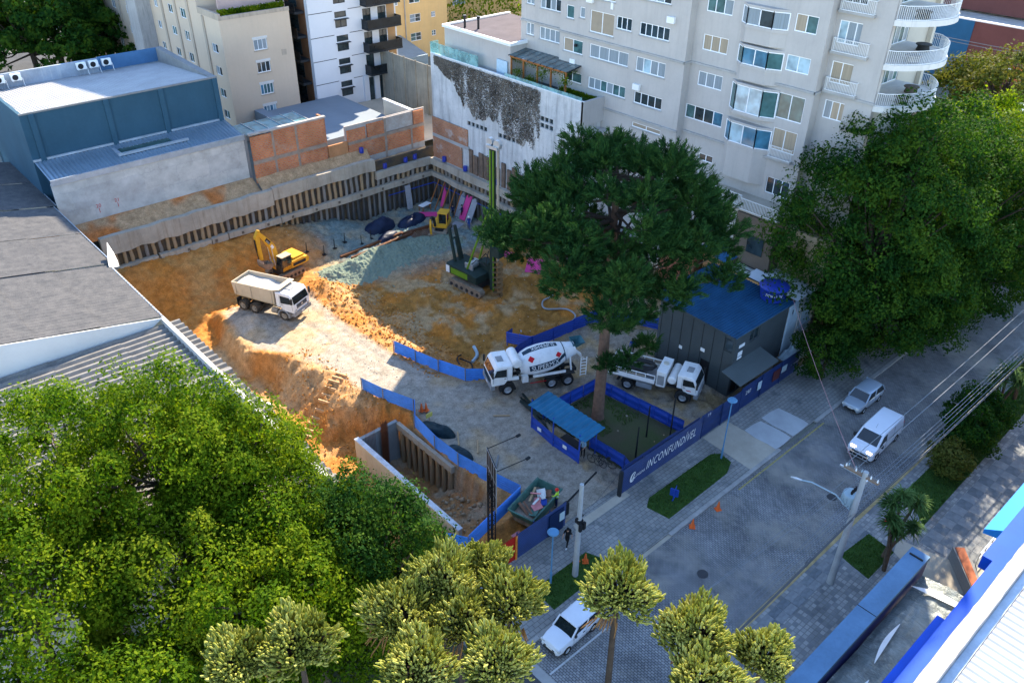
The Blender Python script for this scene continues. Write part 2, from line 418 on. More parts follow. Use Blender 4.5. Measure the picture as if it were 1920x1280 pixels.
# chequered paving slabs of the near pavement, each one a slab of its own
M_slab = [mat('pale_slab', (0.2, 0.205, 0.205), 0.85, 0.2, 2), mat('grey_slab', (0.165, 0.175, 0.18), 0.85, 0.25, 2), mat('dark_slab', (0.13, 0.142, 0.15), 0.85, 0.25, 2)]
slab_me = []
for m_ in M_slab:
    mb = MB(); mb.box(-.43,.43,-.43,.43,0,0.016); mb2 = mesh_obj('paving_slab', mb, m_); slab_me.append(mb2.data); bpy.data.objects.remove(mb2)
cnt = 0
for i in range(28):
    for j in range(4):
        X, Y = 46.5+i*0.88, 7.2+j*0.88
        if cnt >= 110: break
        o = bpy.data.objects.new('paving_slab', slab_me[(0 if (i+j) % 2 == 0 else rnd.choice((1,2)))]); COL.objects.link(o)
        o.parent = near_pave; o.location = (X, Y, 0.10+rnd.uniform(0, .004)); cnt += 1
for i in range(16):
    for j in range(2):
        o = bpy.data.objects.new('paving_slab', slab_me[0 if (i//2+j) % 2 == 0 else rnd.choice((1,2))]); COL.objects.link(o)
        o.parent = near_pave; o.location = (30.4+i*0.9, 12.95+j*0.5, 0.10+rnd.uniform(0, .004)); o.scale = (1, .56, 1)
rp = MB(); rp.prism([(42.6,8.0),(45.0,5.2),(47.5,5.2),(46.0,8.2),(45.2,11.4),(43.9,11.0)], 0.10, 0.118); struct('concrete_crossing', rp, M_dust)

# ------------------------------------------------------------------ building site terrain
X0, X1, Y0, Y1, STEP = 19.0, 59.05, 26.92, 79.6, 0.19
nx, ny = int((X1-X0)/STEP)+1, int((Y1-Y0)/STEP)+1
gx, gy = np.meshgrid(np.linspace(X0, X1, nx), np.linspace(Y0, Y1, ny))
def ramp_edges(y):
    yl = np.interp(y, [26, 30.7, 33, 36, 39, 42, 44, 49, 54, 58, 61, 66, 70], [29.8, 29.4, 28.6, 28.2, 28.1, 28.6, 29.3, 27.9, 27.6, 26.4, 24.2, 24.6, 25.5])
    yr = np.interp(y, [26, 28, 31, 36, 42, 43.3, 46.8, 52, 56, 60, 65, 70], [35.5, 35.0, 35.2, 36.5, 38.0, 36.2, 34.4, 33.4, 33.2, 33.3, 33.6, 34.0])
    return yl, yr
def terrain(x, y, fine=True):
    yl, yr = ramp_edges(y)
    top = np.interp(y, [26, 40, 50, 56, 62, 68, 90], [0.08, 0.0, -0.35, -0.6, -0.75, -0.9, -1.0])
    n1 = fbm(x, y, 3, 0.25, 4); n2 = fbm(x, y, 11, 1.1, 4, 0.6)
    floor_r = -2.0+0.22*n1
    wid_r = np.interp(y, [40, 44, 48, 56, 66], [2.5, 3.0, 4.5, 5.5, 5.0])
    zr = top+(floor_r-top)*ss(0.1, 1, (x-yr)/wid_r + 0.22*n2)
    # plateau in front of the mixer and round the container: street level
    plate = 1-ss(43.3, 46.5, y-0.35*n2+0.10*np.maximum(0, 42-x)); zr = zr*(1-plate)+(0.05*n1)*plate
    floor_l = np.interp(y, [26, 30, 34, 38, 48, 56, 62, 79], [-0.1, -0.3, -1.5, -2.2, -3.0, -2.9, -2.6, -2.2])+0.25*n1
    wid_l = np.interp(y, [30, 40, 44, 49, 56, 60, 66], [1.2, 1.2, 1.6, 5.2, 3.6, 1.6, 1.4])
    zl = top+(floor_l-top)*ss(0.05, 1, (yl-x)/wid_l + 0.18*n2)
    z = np.where(x > yr, zr, np.where(x < yl, zl, top+0.03*n2))
    # ramp nose falls to the pit floor behind the lorry
    nose = ss(68.5, 71.8, y+0.5*n2+0.02*(x-28)); flo = -2.05+0.2*n1
    z = z*(1-nose)+np.minimum(z, flo)*nose
    z = np.where(y > 71, flo, z)
    # soil banked up against the back wall
    berm = np.interp(x, [19, 28, 36, 44, 49, 60], [1.6, 1.35, 1.0, -0.5, -2.1, -2.1])
    k = ss(72.5, 79.2, y+0.6*n1); z = np.maximum(z, z*(1-k)+(berm+0.25*n1)*k)
    # heaps: drill spoil, excavated lumps
    for (cx, cy, r, h) in ((51.0,55.6,2.6,1.5),(47.4,50.2,2.4,1.15),(44.6,48.6,2.2,0.7),(38.6,57.8,2.6,0.5),(36.4,62.5,3.2,0.7),(35.2,66.6,2.6,1.1),(40.2,61.5,2.0,0.45),(43.4,59.8,3.0,0.95),(45.8,53.2,2.8,1.0),(41.6,54.6,2.2,0.6),(26.4,65.2,2.2,1.2)):
        d = np.hypot(x-cx, (y-cy)*1.1); z = z+h*np.maximum(0, 1-d/r)**1.3*(1+0.35*n2)
    # hole of the shaft by the street
    sh = ((x > 24.25) & (x < 27.85) & (y > 31.2) & (y < 43.6))
    rub = np.interp(y, [31.2, 33, 35.5, 37.5, 39, 43.6], [-1.3, -1.5, -2.2, -3.0, -3.6, -3.8])+0.35*n1+0.12*n2+0.5*ss(26.2, 27.8, x)*(y < 37)
    z = np.where(sh, rub, z)
    edge = ((x < 24.3) & (y < 46)); z = np.where(edge, np.minimum(z, floor_l), z)
    if fine:
        amt = np.where((x > yl+0.3) & (x < yr-0.3) & (y < 68), 0.03, 0.27)
        z = z+amt*fbm(x, y, 29, 2.6, 3, 0.65)+np.where(amt > 0.1, 0.16*np.maximum(0, n2)*np.abs(fbm(x, y, 41, 0.8, 2)), 0)
        grv = np.sin((y*.55+x)*5.2+3*n1)*ss(.0,.8,(x-yr)/2)*(1-ss(5,6.5,x-yr))*(y > 47)*(y < 70); z = z+.05*grv*(1+n2)
        ruts = np.exp(-((x-(30.1+0.01*(y-45)))/0.32)**2)+np.exp(-((x-(32.0+0.005*(y-45)))/0.32)**2)
        z = np.where((y < 66) & (y > 28), z-0.085*ruts*(0.6+n1), z)
    return z
def zt(x, y):
    return float(terrain(np.array([float(x)]), np.array([float(y)]), False)[0])
gz = terrain(gx, gy)
yl, yr = ramp_edges(gy)
def lerp3(a, b, t): return a*(1-t[..., None])+b*t[..., None]
C = lambda *c: np.array(c)
t1 = fbm(gx, gy, 5, 0.22, 4); t2 = fbm(gx, gy, 8, 0.7, 4)
soil = lerp3(np.broadcast_to(C(0.44,0.18,0.042), (*gx.shape,3)), C(0.46,0.29,0.14), ss(-0.35, 0.5, t1+0.4*t2))
colr = soil
grit = C(0.345,0.3,0.24); gritd = C(0.31,0.275,0.225)
onr = ss(-0.2, 0.7, np.minimum(gx-yl, yr-gx)+0.35*t2)*(gy < 69.5)
onr = onr*(1-0.55*ss(0.15, 0.5, t2)*(gy > 57))
gr = lerp3(np.broadcast_to(grit, soil.shape), gritd, ss(-0.5, 0.4, t1)*(1-ss(50, 58, gy)))
gr = lerp3(gr, C(0.40,0.30,0.19), ss(0.05, 0.45, fbm(gx, gy, 61, 0.35, 3)))
colr = lerp3(colr, gr, onr)
pl = (1-ss(42.5, 46.5, gy))*(gx > yr-0.5)
colr = lerp3(colr, lerp3(np.broadcast_to(C(0.3,0.255,0.2), soil.shape), C(0.38,0.27,0.145), ss(-0.2, 0.4, t2)), ss(0, 1, pl))
pit = ss(0.2, 1.0, (gx-yr-4.2)/1.5)*ss(44.5, 47.5, gy)
pc = lerp3(np.broadcast_to(C(0.34,0.16,0.038), soil.shape), C(0.43,0.28,0.14), ss(-0.1, 0.45, t2+0.5*t1))
pc = lerp3(pc, C(0.48,0.18,0.03), ss(0.12, 0.4, t1-0.5*t2)*0.8)
colr = lerp3(colr, pc, pit)
back = ss(63.5, 68.5, gy+1.2*t1+0.15*(gx-44))*ss(37, 42, gx+2*t2)
colr = lerp3(colr, lerp3(np.broadcast_to(C(0.16,0.21,0.2), soil.shape), C(0.3,0.26,0.18), ss(-0.3, 0.4, t2)), back)
lft = ss(67.5, 71, gy)*(1-ss(35, 40, gx))
colr = lerp3(colr, lerp3(np.broadcast_to(C(0.48,0.175,0.032), soil.shape), C(0.46,0.22,0.06), ss(-0.2, 0.5, t2)), lft*0.85)
shm = ((gx > 24.2) & (gx < 28) & (gy > 31) & (gy < 43.8))
colr = np.where(shm[..., None], lerp3(np.broadcast_to(C(0.36,0.175,0.07), soil.shape), C(0.38,0.27,0.17), ss(0.0, 0.4, t2)), colr)
M_soil, t, b, out = _nodes('site_soil')
at = t.nodes.new('ShaderNodeAttribute'); at.attribute_name = 'tint'
v = _coord(t)
c1 = _mix(t, 1.0, at.outputs['Color'], _ramp(t, _noise(t, v, 1.6, 6, 0.7), [(0.28, (0.6,0.58,0.55)), (0.7, (1.3,1.3,1.32))]), 'MULTIPLY')
c2 = _mix(t, 0.65, c1, _mix(t, 1.0, c1, _ramp(t, _noise(t, v, 11, 4, 0.75), [(0.3, (0.42,0.40,0.38)), (0.72, (1.5,1.5,1.5))]), 'MULTIPLY'))
vr = t.nodes.new('ShaderNodeTexVoronoi'); vr.inputs['Scale'].default_value = 5.5; t.links.new(v, vr.inputs['Vector'])
c3 = _mix(t, _ramp(t, vr.outputs['Distance'], [(0.05, (0.45,)*3), (0.16, (0,)*3)]), c2, (0.42,0.38,0.32))
t.links.new(c3, b.inputs['Base Color']); b.inputs['Roughness'].default_value = 0.95; b.inputs['Specular IOR Level'].default_value = 0.1
_bump(t, b, _noise(t, v, 9, 6, 0.75), 0.8, 0.12)
idx = np.arange(nx*ny).reshape(ny, nx)
fc = np.stack([idx[:-1,:-1], idx[:-1,1:], idx[1:,1:], idx[1:,:-1]], -1).reshape(-1, 4)
tag(arr_obj('terrain', np.c_[gx.ravel(), gy.ravel(), gz.ravel()], fc, M_soil, col=colr.reshape(-1,3), smooth=True), kind='structure')
# clods and stones lying on the banks
def clods(name, label, n, reg, col, smin, smax, seed, sink=0.3):
    rs = np.random.RandomState(seed)
    base = np.array([[1,0,0],[-1,0,0],[0,1,0],[0,-1,0],[0,0,1],[0,0,-1]], float)
    fcs = np.array([[0,2,4],[2,1,4],[1,3,4],[3,0,4],[2,0,5],[1,2,5],[3,1,5],[0,3,5]])
    x = rs.uniform(reg[0], reg[1], n); yv = rs.uniform(reg[2], reg[3], n); zz = terrain(x, yv)
    sz = smin+(smax-smin)*rs.rand(n)**4
    off = base[None]*(0.7+0.6*rs.rand(n,6,1))*sz[:,None,None]; off[:,:,2] *= 0.7
    an = rs.rand(n)*6.28; ca, sa = np.cos(an)[:,None], np.sin(an)[:,None]
    vx = off[:,:,0]*ca-off[:,:,1]*sa; vy = off[:,:,0]*sa+off[:,:,1]*ca
    V = np.stack([vx+x[:,None], vy+yv[:,None], off[:,:,2]+zz[:,None]+sz[:,None]*sink], -1).reshape(-1,3)
    F = (fcs[None]+np.arange(n)[:,None,None]*6).reshape(-1,3)
    return tag(arr_obj(name, V, F, col), label, 'rubble', kind='stuff')
M_clod = mat('orange_clods', (0.46, 0.2, 0.045), 0.95, 0.3, 3)
M_stone = mat('pale_stones', (0.42, 0.38, 0.31), 0.9, 0.3, 3)
clods('soil_clods', 'loose orange soil clods on the bank beside the ramp', 4200, (33.2,39.5,46,70), M_clod, 0.02, 0.17, 1)
clods('soil_clods', 'loose orange soil clods on the slope under the blue fence', 2600, (20,28.4,44,58), M_clod, 0.02, 0.13, 2)
clods('gravel', 'scattered pale stones along both ramp edges', 1300, (26.8,34.6,44,69), M_stone, 0.012, 0.08, 3)
clods('rubble', 'brown rubble lumps at the street end of the shaft', 260, (24.5,27.7,31.4,36.5), mat('rubble_brown_lumps', (0.36,0.25,0.15), .95, .3, 3), 0.05, 0.25, 4)
clods('gravel', 'small stones strewn over the pit floor', 1300, (37,58.5,47,78), M_stone, 0.02, 0.09, 5)
# blue-grey gravel heap
hx, hy = np.meshgrid(np.linspace(36.5, 54.5, 260), np.linspace(62.0, 74.0, 170))
ridge = np.interp(hx, [36.5, 39, 41, 44, 47.5, 51, 54.5], [70.2, 70.0, 69.6, 69.8, 70.3, 69.9, 69.4])
ht = np.interp(hx, [36.5, 38.5, 40.5, 43, 46, 50, 54.5], [0, 0.8, 1.6, 1.8, 1.3, 0.7, 0])
nn = fbm(hx, hy, 77, 0.5, 4)
prof = np.where(hy > ridge, 1-(hy-ridge)/2.6, 1-(ridge-hy)/3.6)
hz = terrain(hx, hy, False)-0.12+np.maximum(0, ht*np.clip(prof, -0.2, 1)*(1+0.25*nn)+0.3*nn*np.clip(prof, 0, 1)+(0.14*fbm(hx, hy, 90, 2.2, 4, .65)+.09*fbm(hx, hy, 95, 6.0, 2))*np.clip(prof*3, 0, 1))
ii = np.arange(hx.size).reshape(hx.shape)
fc = np.stack([ii[:-1,:-1], ii[:-1,1:], ii[1:,1:], ii[1:,:-1]], -1).reshape(-1,4)
M_grav = mat('blue_grey_gravel', (0.14, 0.19, 0.155), 0.95, 0.35, 3.5, bump=1.0, bscale=11, col2=(0.29,0.3,0.19), fine=1.2, spec=0.1)
tag(arr_obj('gravel_heap', np.c_[hx.ravel(), hy.ravel(), hz.ravel()], fc, M_grav, smooth=True), 'long blue-grey gravel heap in the middle of the pit', 'gravel heap', kind='stuff')
# ------------------------------------------------------------------ retaining walls of the pit
M_beam = mat('cast_concrete_beam', (0.36, 0.315, 0.25), 0.9, 0.2, 0.5, bump=0.2, streak=0.5, streak_col=(0.16,0.11,0.06))
M_pileA = mat('soil_stained_pile', (0.32, 0.2, 0.09), 0.9, 0.3, 1.5, bump=0.3, col2=(0.3,0.26,0.2))
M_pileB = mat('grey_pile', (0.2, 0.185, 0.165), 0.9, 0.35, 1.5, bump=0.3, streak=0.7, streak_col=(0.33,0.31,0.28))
M_dark = mat('recess_shaded_soil', (0.05, 0.047, 0.045), 0.95, 0.4, 1.5, bump=0.6, bscale=8, col2=(0.12,0.08,0.04))  # soil behind the piles near-black: recess shade put into the colour
def shared(name, mb, m, smooth=False):
    o = mesh_obj(name, mb, m, smooth=smooth); me = o.data; bpy.data.objects.remove(o); return me
def inst(name, me, parent, loc, rz=0.0, sc=None):
    o = bpy.data.objects.new(name, me); COL.objects.link(o); o.parent = parent
    o.location = Vector(loc)-(Vector(parent.location) if parent.get('_world') else Vector((0,0,0)))
    o.rotation_euler = (0, 0, rz)
    if sc: o.scale = sc
    return o
def pile_mesh(m):
    mb = MB(); mb.tube([(0,0,0),(0.02,-0.03,0.33),(-0.01,0.02,0.7),(0,0,1.0)], [0.17,0.19,0.18,0.17], 8); return shared('pile', mb, m, True)
pA, pB = pile_mesh(M_pileA), pile_mesh(M_pileB); pC = pile_mesh(mat('dark_gap_pile', (0.07,0.07,0.07), 0.9, 0.4, 1.5, bump=0.3, streak=0.8, streak_col=(0.27,0.25,0.22)))  # gap shade put into the near-black pile colour, with pale streaks
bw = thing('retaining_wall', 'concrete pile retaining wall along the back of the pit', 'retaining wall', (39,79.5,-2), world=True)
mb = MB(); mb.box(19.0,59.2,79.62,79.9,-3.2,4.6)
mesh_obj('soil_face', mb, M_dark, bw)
def wobble_beam(x0, x1, zb, zt_, y0, y1, seg=1.5, amp=0.05, step=None):
    mb = MB(); n = max(2, int((x1-x0)/seg)); rr = random.Random(int(x0*10+zt_*100)); rings = []
    for i in range(n+1):
        x = x0+(x1-x0)*i/n; a, b_ = rr.uniform(-amp, amp), rr.uniform(-amp*1.8, amp*1.8)
        rings.append([(x,y0+a*.4,zb+b_),(x,y1,zb+b_),(x,y1,zt_+a),(x,y0+a*.4,zt_+a)])
    mb.loft(rings); return mb
mesh_obj('cap_beam', wobble_beam(19.0,37.2,3.2,5.05,79.15,79.75,1.2,0.09), M_beam, bw)
mesh_obj('cap_beam', wobble_beam(37.25,50.4,3.85,5.2,79.18,79.8,1.2,0.06), M_beam, bw)
mesh_obj('cap_beam', wobble_beam(50.45,58.6,2.65,3.5,79.1,79.75,1.2,0.05), M_beam, bw)
for (x0, x1) in ((19.2,23.9),(24.1,29.5),(29.6,31.4),(31.5,37.6),(37.7,59.2)):
    mesh_obj('waler_beam', wobble_beam(x0,x1,1.15,1.78,78.95,79.5,1.6,0.05), M_beam, bw)
for i in range(54):
    x = 19.4+i*0.73+rnd.uniform(-.06,.06)
    if x > 59: break
    top = 3.3 if x < 37.2 else 3.95 if x < 50.4 else 2.75
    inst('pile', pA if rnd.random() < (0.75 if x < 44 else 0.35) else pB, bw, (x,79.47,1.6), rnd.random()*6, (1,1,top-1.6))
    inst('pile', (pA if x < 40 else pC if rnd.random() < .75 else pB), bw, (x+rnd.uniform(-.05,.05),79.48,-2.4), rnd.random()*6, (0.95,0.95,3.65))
for i in range(13):                                            # anchor heads
    inst('anchor_head', shared('anchor_head', MB().box(-.12,.12,-.1,.0,-.12,.12), mat('anchor_plate', (0.16,0.13,0.1), .7, .2, 5, metal=.4)), bw, (21+i*3.0,78.93,1.47))
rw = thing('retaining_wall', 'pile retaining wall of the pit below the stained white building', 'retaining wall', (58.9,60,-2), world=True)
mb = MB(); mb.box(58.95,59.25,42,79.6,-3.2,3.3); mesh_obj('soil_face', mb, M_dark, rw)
def rot_beam(y0, y1, zb, zt_, x0, x1):
    mb = wobble_beam(y0,y1,zb,zt_,x0,x1,1.4,0.05); mb.v = [(q[1],q[0],q[2]) for q in mb.v]; mb.f = [tuple(reversed(f)) for f in mb.f]; return mb
mesh_obj('cap_beam', rot_beam(42,79.05,2.6,3.5,58.35,59.0), M_beam, rw)
mesh_obj('waler_beam', rot_beam(42,78.9,1.15,1.75,58.3,58.8), M_beam, rw)
for i in range(48):
    yy = 78.9-i*0.75+rnd.uniform(-.06,.06)
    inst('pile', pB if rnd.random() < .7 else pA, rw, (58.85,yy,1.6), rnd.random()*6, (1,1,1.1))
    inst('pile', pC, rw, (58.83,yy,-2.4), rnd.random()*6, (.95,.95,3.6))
# soil ledges above the cap beams
def ledge(x0, x1, y0, y1, za, zb, seed, name='soil_ledge'):
    nx_, ny_ = int((x1-x0)/0.25), 12
    X, Y = np.meshgrid(np.linspace(x0,x1,nx_), np.linspace(y0,y1,ny_))
    t_ = (Y-y0)/(y1-y0)
    Z = za+(zb-za)*t_+0.35*fbm(X,Y,seed,0.6,4)*np.sin(np.pi*t_)+0.45*np.sin(np.pi*t_)*np.maximum(0, fbm(X,Y*0,seed+5,0.28,2))
    i_ = np.arange(X.size).reshape(X.shape); fc = np.stack([i_[:-1,:-1],i_[:-1,1:],i_[1:,1:],i_[1:,:-1]],-1).reshape(-1,4)
    tc = lerp3(np.broadcast_to(C(0.45,0.28,0.15), (*X.shape,3)), C(0.48,0.16,0.045), ss(0.0,0.35,fbm(X,Y,seed+9,0.35,3))*(x0 < 30))
    tag(arr_obj(name, np.c_[X.ravel(),Y.ravel(),Z.ravel()], fc, M_soil, col=tc.reshape(-1,3), smooth=True), kind='structure')
ledge(14,36.4,79.7,82.05,4.75,5.9,101); ledge(36.4,50.5,79.75,81.1,4.9,6.1,111); ledge(50.5,59.1,79.7,81.1,3.3,4.3,121)

# ------------------------------------------------------------------ rendered boundary wall and the blue hall behind it
M_patch = brickmat('patched_render', ((0.47,0.445,0.4),(0.40,0.385,0.36)), (0.39,0.375,0.35), 3.4, 1.9, 0.05, 0.9, 0.05, plane='xz', tint_scale=0.7, tint=0.2, dirt=((0.3,0.28,0.25),0.45,0.55,0.6), dist=0.6)
bwall = thing('boundary_wall', 'tall patched grey rendered wall above the pit cap beam', 'wall', (25,82,4.5), world=True)
mb = MB(); mb.box(16.95,36.2,82.0,82.3,4.5,10.25); mesh_obj('rendered_face', mb, M_patch, bwall)
mb = MB(); mb.box(36.2,36.5,81.9,82.3,4.8,10.6); mesh_obj('corner_column', mb, M_conc_d, bwall)
mb = MB(); mb.box(16.95,36.2,81.93,82.0,4.9,5.75); mesh_obj('dirty_plinth', mb, mat('mouldy_plinth', (0.13,0.12,0.1), .95, .3, 1.2), bwall)
M_red = mat('red_paint', (0.45,0.03,0.03), .7, .1, 4)
for q, (xx, tx) in enumerate(((20.2,'20'),(22.0,'21'))):
    vs, fs = text_mesh(tx, 0.5); m_ = MB(); m_.add([(xx+v_[0],81.985,7.0+q*.1+v_[1]) for v_ in vs], fs); m_.box(xx+.22,xx+.27,81.98,81.99,6.45+q*.1,6.9+q*.1)
    mesh_obj('painted_number', m_, M_red, bwall)
M_bluewall = mat('slate_blue_render', (0.032,0.082,0.12), 0.8, 0.12, 0.35, streak=0.25, streak_col=(0.05,0.1,0.14))
M_roofgrey = mat('grey_metal_sheet', (0.33,0.35,0.37), 0.45, 0.12, 0.4, metal=0.35, spec=.5)
M_roofblue = mat('blue_grey_metal_sheet', (0.17,0.235,0.29), 0.42, 0.15, 0.5, metal=0.4, spec=.5)
M_flash = mat('galvanised_flashing', (0.38,0.43,0.48), 0.4, 0.2, 0.8, metal=0.5)
hall = thing('industrial_hall', 'low hall with slate-blue wall and grey metal roofs behind the rendered wall', 'building', (25,92,3), world=True)
mb = MB(); mb.box(16.9,36.2,86,86.3,3,15.78); mb.box(16.9,17.2,86.3,101,3,15.8); mb.box(35.95,36.25,86.3,101,3,15.8); mesh_obj('wall', mb, M_bluewall, hall)
for x in (17.6,24.4,29.8,35.6):
    mb = MB(); mb.box(x,x+.5,85.8,86.0,3,15.74); mesh_obj('pilaster', mb, M_bluewall, hall)
mb = MB(); corr(mb, (16.9,86.0,15.8), (19.3,0,0), (0,14.2,-1.2), 62, 0.035, (0,0,1), 4); mesh_obj('upper_roof', mb, mat('pale_roof_sheet', (0.33,0.325,0.32), .75, .15, .4, spec=.2), hall)
mb = MB(); mb.box(16.9,36.2,85.9,86.08,15.74,15.9); mesh_obj('roof_flashing', mb, M_conc_d, hall)
mb = MB(); corr(mb, (16.95,82.05,10.62), (19.25,0,0), (0,3.95,0.68), 50, 0.045, (0,0,1), 4); mesh_obj('lean_to_roof', mb, M_roofblue, hall)
mb = MB(); mb.box(24.2,29.4,83.6,84.9,10.95,11.12); mesh_obj('roof_light', mb, glassmat('green_roof_light', (0.03,0.07,0.06), .2), hall)
mb = MB(); mb.box(23.9,24.2,83.4,85.2,10.9,11.2); mb.box(24.2,31,83.35,83.6,10.9,11.14); mesh_obj('roof_light_kerb', mb, M_flash, hall)
mb = MB(); mb.box(16.95,36.3,81.88,82.05,10.1,10.66); mesh_obj('fascia', mb, M_flash, hall)
mb = MB(); mb.box(16.9,36.2,85.84,86.0,11.3,11.5); mesh_obj('wall_flashing', mb, M_flash, hall)
M_parap = mat('stained_parapet', (0.27,0.31,0.36), 0.85, 0.25, 0.4, streak=.5, streak_col=(0.45,0.46,0.47))
mb = MB(); mb.box(16.9,36.3,100.2,100.5,3,16.05); mesh_obj('back_parapet', mb, M_parap, hall)
mb = MB(); mb.box(29,36.28,100.12,100.2,14.7,16.2); mesh_obj('blue_parapet_panel', mb, mat('bright_blue_render', (0.06,0.14,0.26), .8, .15, .5), hall)
mb = MB(); mb.add([(35.6,86.3,15.8),(36.3,86.3,15.8),(36.3,100.2,16.2),(35.6,100.2,16.2),(35.6,86.3,15.3),(36.3,86.3,15.3),(36.3,100.2,14.2),(35.6,100.2,14.2)], [(0,1,2,3),(0,3,7,4),(1,5,6,2),(0,4,5,1)]); mesh_obj('side_parapet', mb, M_conc_d, hall)
M_white = mat('white_paint', (0.72,0.72,0.7), 0.5, 0.06, 2)
M_black = mat('black_plastic', (0.018,0.018,0.02), 0.5, 0.2, 3)
M_alu = mat('aluminium', (0.5,0.52,0.53), 0.35, 0.1, 3, metal=.7)
for i, (x, lb) in enumerate(((18.9,'first white condenser unit from the hall parapet left end'),(20.5,'second white condenser unit from the hall parapet left end'),(27.1,'leftmost of three white condenser units grouped on the hall parapet'),(28.4,'middle of three white condenser units grouped on the hall parapet'),(29.8,'rightmost of three white condenser units grouped on the hall parapet'))):
    t_ = thing('air_conditioner', lb, 'air conditioner', (x,99.8,15.2), 0, 'condensers on the hall roof')
    mesh_obj('casing', MB().box(-.48,.48,-.2,.2,0.1,.8), M_white, t_)
    fm = MB(); fm.tube([(-.1,-.205,.45),(-.1,-.225,.45)], .29, 16); mesh_obj('fan_grille', fm, M_black, t_)
    fm = MB(); fm.box(-.4,-.34,-.2,.38,0,.1); fm.box(.34,.4,-.2,.38,0,.1); mesh_obj('bracket', fm, M_alu, t_)
    fm = MB(); fm.tube([(.5,0,.3),(.6,0,.2),(.62,0,-.4),(.62,-.3,-.55)], .035, 6); mesh_obj('pipe', fm, M_white, t_)
# skylit strip and rubble strip by the brick wall
sk = thing('glass_canopy', 'small green glass canopy at the foot of the cream tower', 'canopy', (42,84,6), world=True)
mb = MB(); mb.box(36.5,44.6,82.4,86.2,10.25,10.3); mesh_obj('glass_sheet', mb, glassmat('green_canopy_glass', (0.1,0.22,0.24), .1), sk)
for i in range(6):
    mb = MB(); mb.box(36.4+i*1.6,36.5+i*1.6,82.3,86.3,10.28,10.38); mesh_obj('glazing_bar', mb, M_alu, sk)
mb = MB(); mb.box(36.4,36.5,82.4,82.5,5,10.28); mb.box(44.4,44.5,82.4,82.5,5,10.28); mb.box(44.4,44.5,86.0,86.1,3,10.28); mesh_obj('post', mb, M_alu, sk)

# ------------------------------------------------------------------ brick walls
M_brick = brickmat('red_hollow_brick', ((0.46,0.12,0.04),(0.54,0.19,0.065)), (0.3,0.2,0.14), 0.3, 0.2, 0.03, 0.9, 0.5, plane='xz', tint=0.28, dirt=((0.36,0.29,0.22),0.5,0.56,0.7))
M_brick2 = brickmat('red_hollow_brick_side', ((0.36,0.13,0.06),(0.44,0.18,0.08)), (0.28,0.2,0.15), 0.3, 0.2, 0.03, 0.9, 0.5, plane='yz', tint=0.28, dirt=((0.42,0.4,0.37),0.5,0.54,0.8))
M_plast = mat('crumbling_plaster', (0.42,0.40,0.37), .95, .25, 1.2, bump=.4, col2=(0.3,0.24,0.2))
brw = thing('brick_wall', 'unplastered red brick wall with concrete posts beside the grey rendered wall', 'wall', (48,81,4), world=True)
def bpanel(x0, x1, z0, z1, m=M_brick, y=81.0): mesh_obj('brick_panel', MB().box(x0,x1,y,y+.2,z0,z1), m, brw)
def bpost(x0, x1, z0, z1, y=80.97): mesh_obj('concrete_post', MB().box(x0,x1,y,y+.2,z0,z1), mat('stained_post',(0.27,0.215,0.17),.9,.25,1.2,streak=.4,streak_col=(0.4,0.2,0.1)), brw)
for (x0, x1, zt_) in ((36.5,38.9,10.5),(39.15,41.7,10.7),(41.95,45.35,10.85)):
    bpanel(x0,x1,7.9,zt_); bpanel(x0,x1,5.4,7.5)
for x in (38.9,41.7): bpost(x,x+.25,5.2,10.8)
bpost(36.5,45.4,7.5,7.9,80.96); mesh_obj('plaster_cap', MB().box(36.4,45.6,80.95,81.4,10.7,10.9), M_plast, brw)
mesh_obj('wall_return', MB().box(45.35,45.6,81.2,82.6,4,10.75), M_brick2, brw)
M_clay = mat('orange_ceramic_panel', (0.42,0.2,0.09), .9, .2, .8)
bpanel(45.6,48.1,5.8,7.4,M_clay)
for (x0, x1, zt_) in ((48.2,50.6,8.55),(50.9,53.2,8.75)): bpanel(x0,x1,7.2,zt_)
bpanel(53.5,57.3,7.3,9.0,M_plast); bpanel(57.55,59.0,7.3,8.9)
for (x0, x1) in ((48.2,53.2),(53.5,57.0),(57.25,59.0)): bpanel(x0,x1,5.0,6.9)
bpost(48.2,59.0,6.9,7.25,80.95); bpost(53.2,53.5,4.2,9.0); bpost(57.0,57.25,4.4,7.2)
bpanel(48.2,59.0,3.6,5.0,M_plast)
mesh_obj('low_parapet', MB().box(48.0,59.3,81.22,81.4,6,9.05), M_plast, brw)
bk2 = thing('brick_wall', 'strip of exposed red brick below the stained white building corner', 'wall', (58.9,76,3.4), world=True)
for (y0, y1, z0, z1) in ((72.4,79.0,6.6,8.6),(73.5,79.0,3.6,6.2)): mesh_obj('brick_panel', MB().box(58.82,58.95,y0,y1,z0,z1), M_brick2, bk2)
mesh_obj('ring_beam', MB().box(58.8,58.95,72.2,79.0,6.2,6.6), M_conc, bk2)
mesh_obj('crumbled_footing', MB().box(58.8,58.96,55,79.0,3.2,3.6), M_plast, bk2)
M_tin = mat('rusty_sheet_pile', (0.14,0.1,0.075), .9, .4, 2, streak=.7, streak_col=(0.3,0.17,0.08))
for i in range(15):
    y0 = 58.2+i*0.95; mesh_obj('timber_lagging', MB().box(58.74,58.9,y0,y0+.5+.3*rnd.random(),3.6,5.6+rnd.random()*.9), M_tin, bk2)

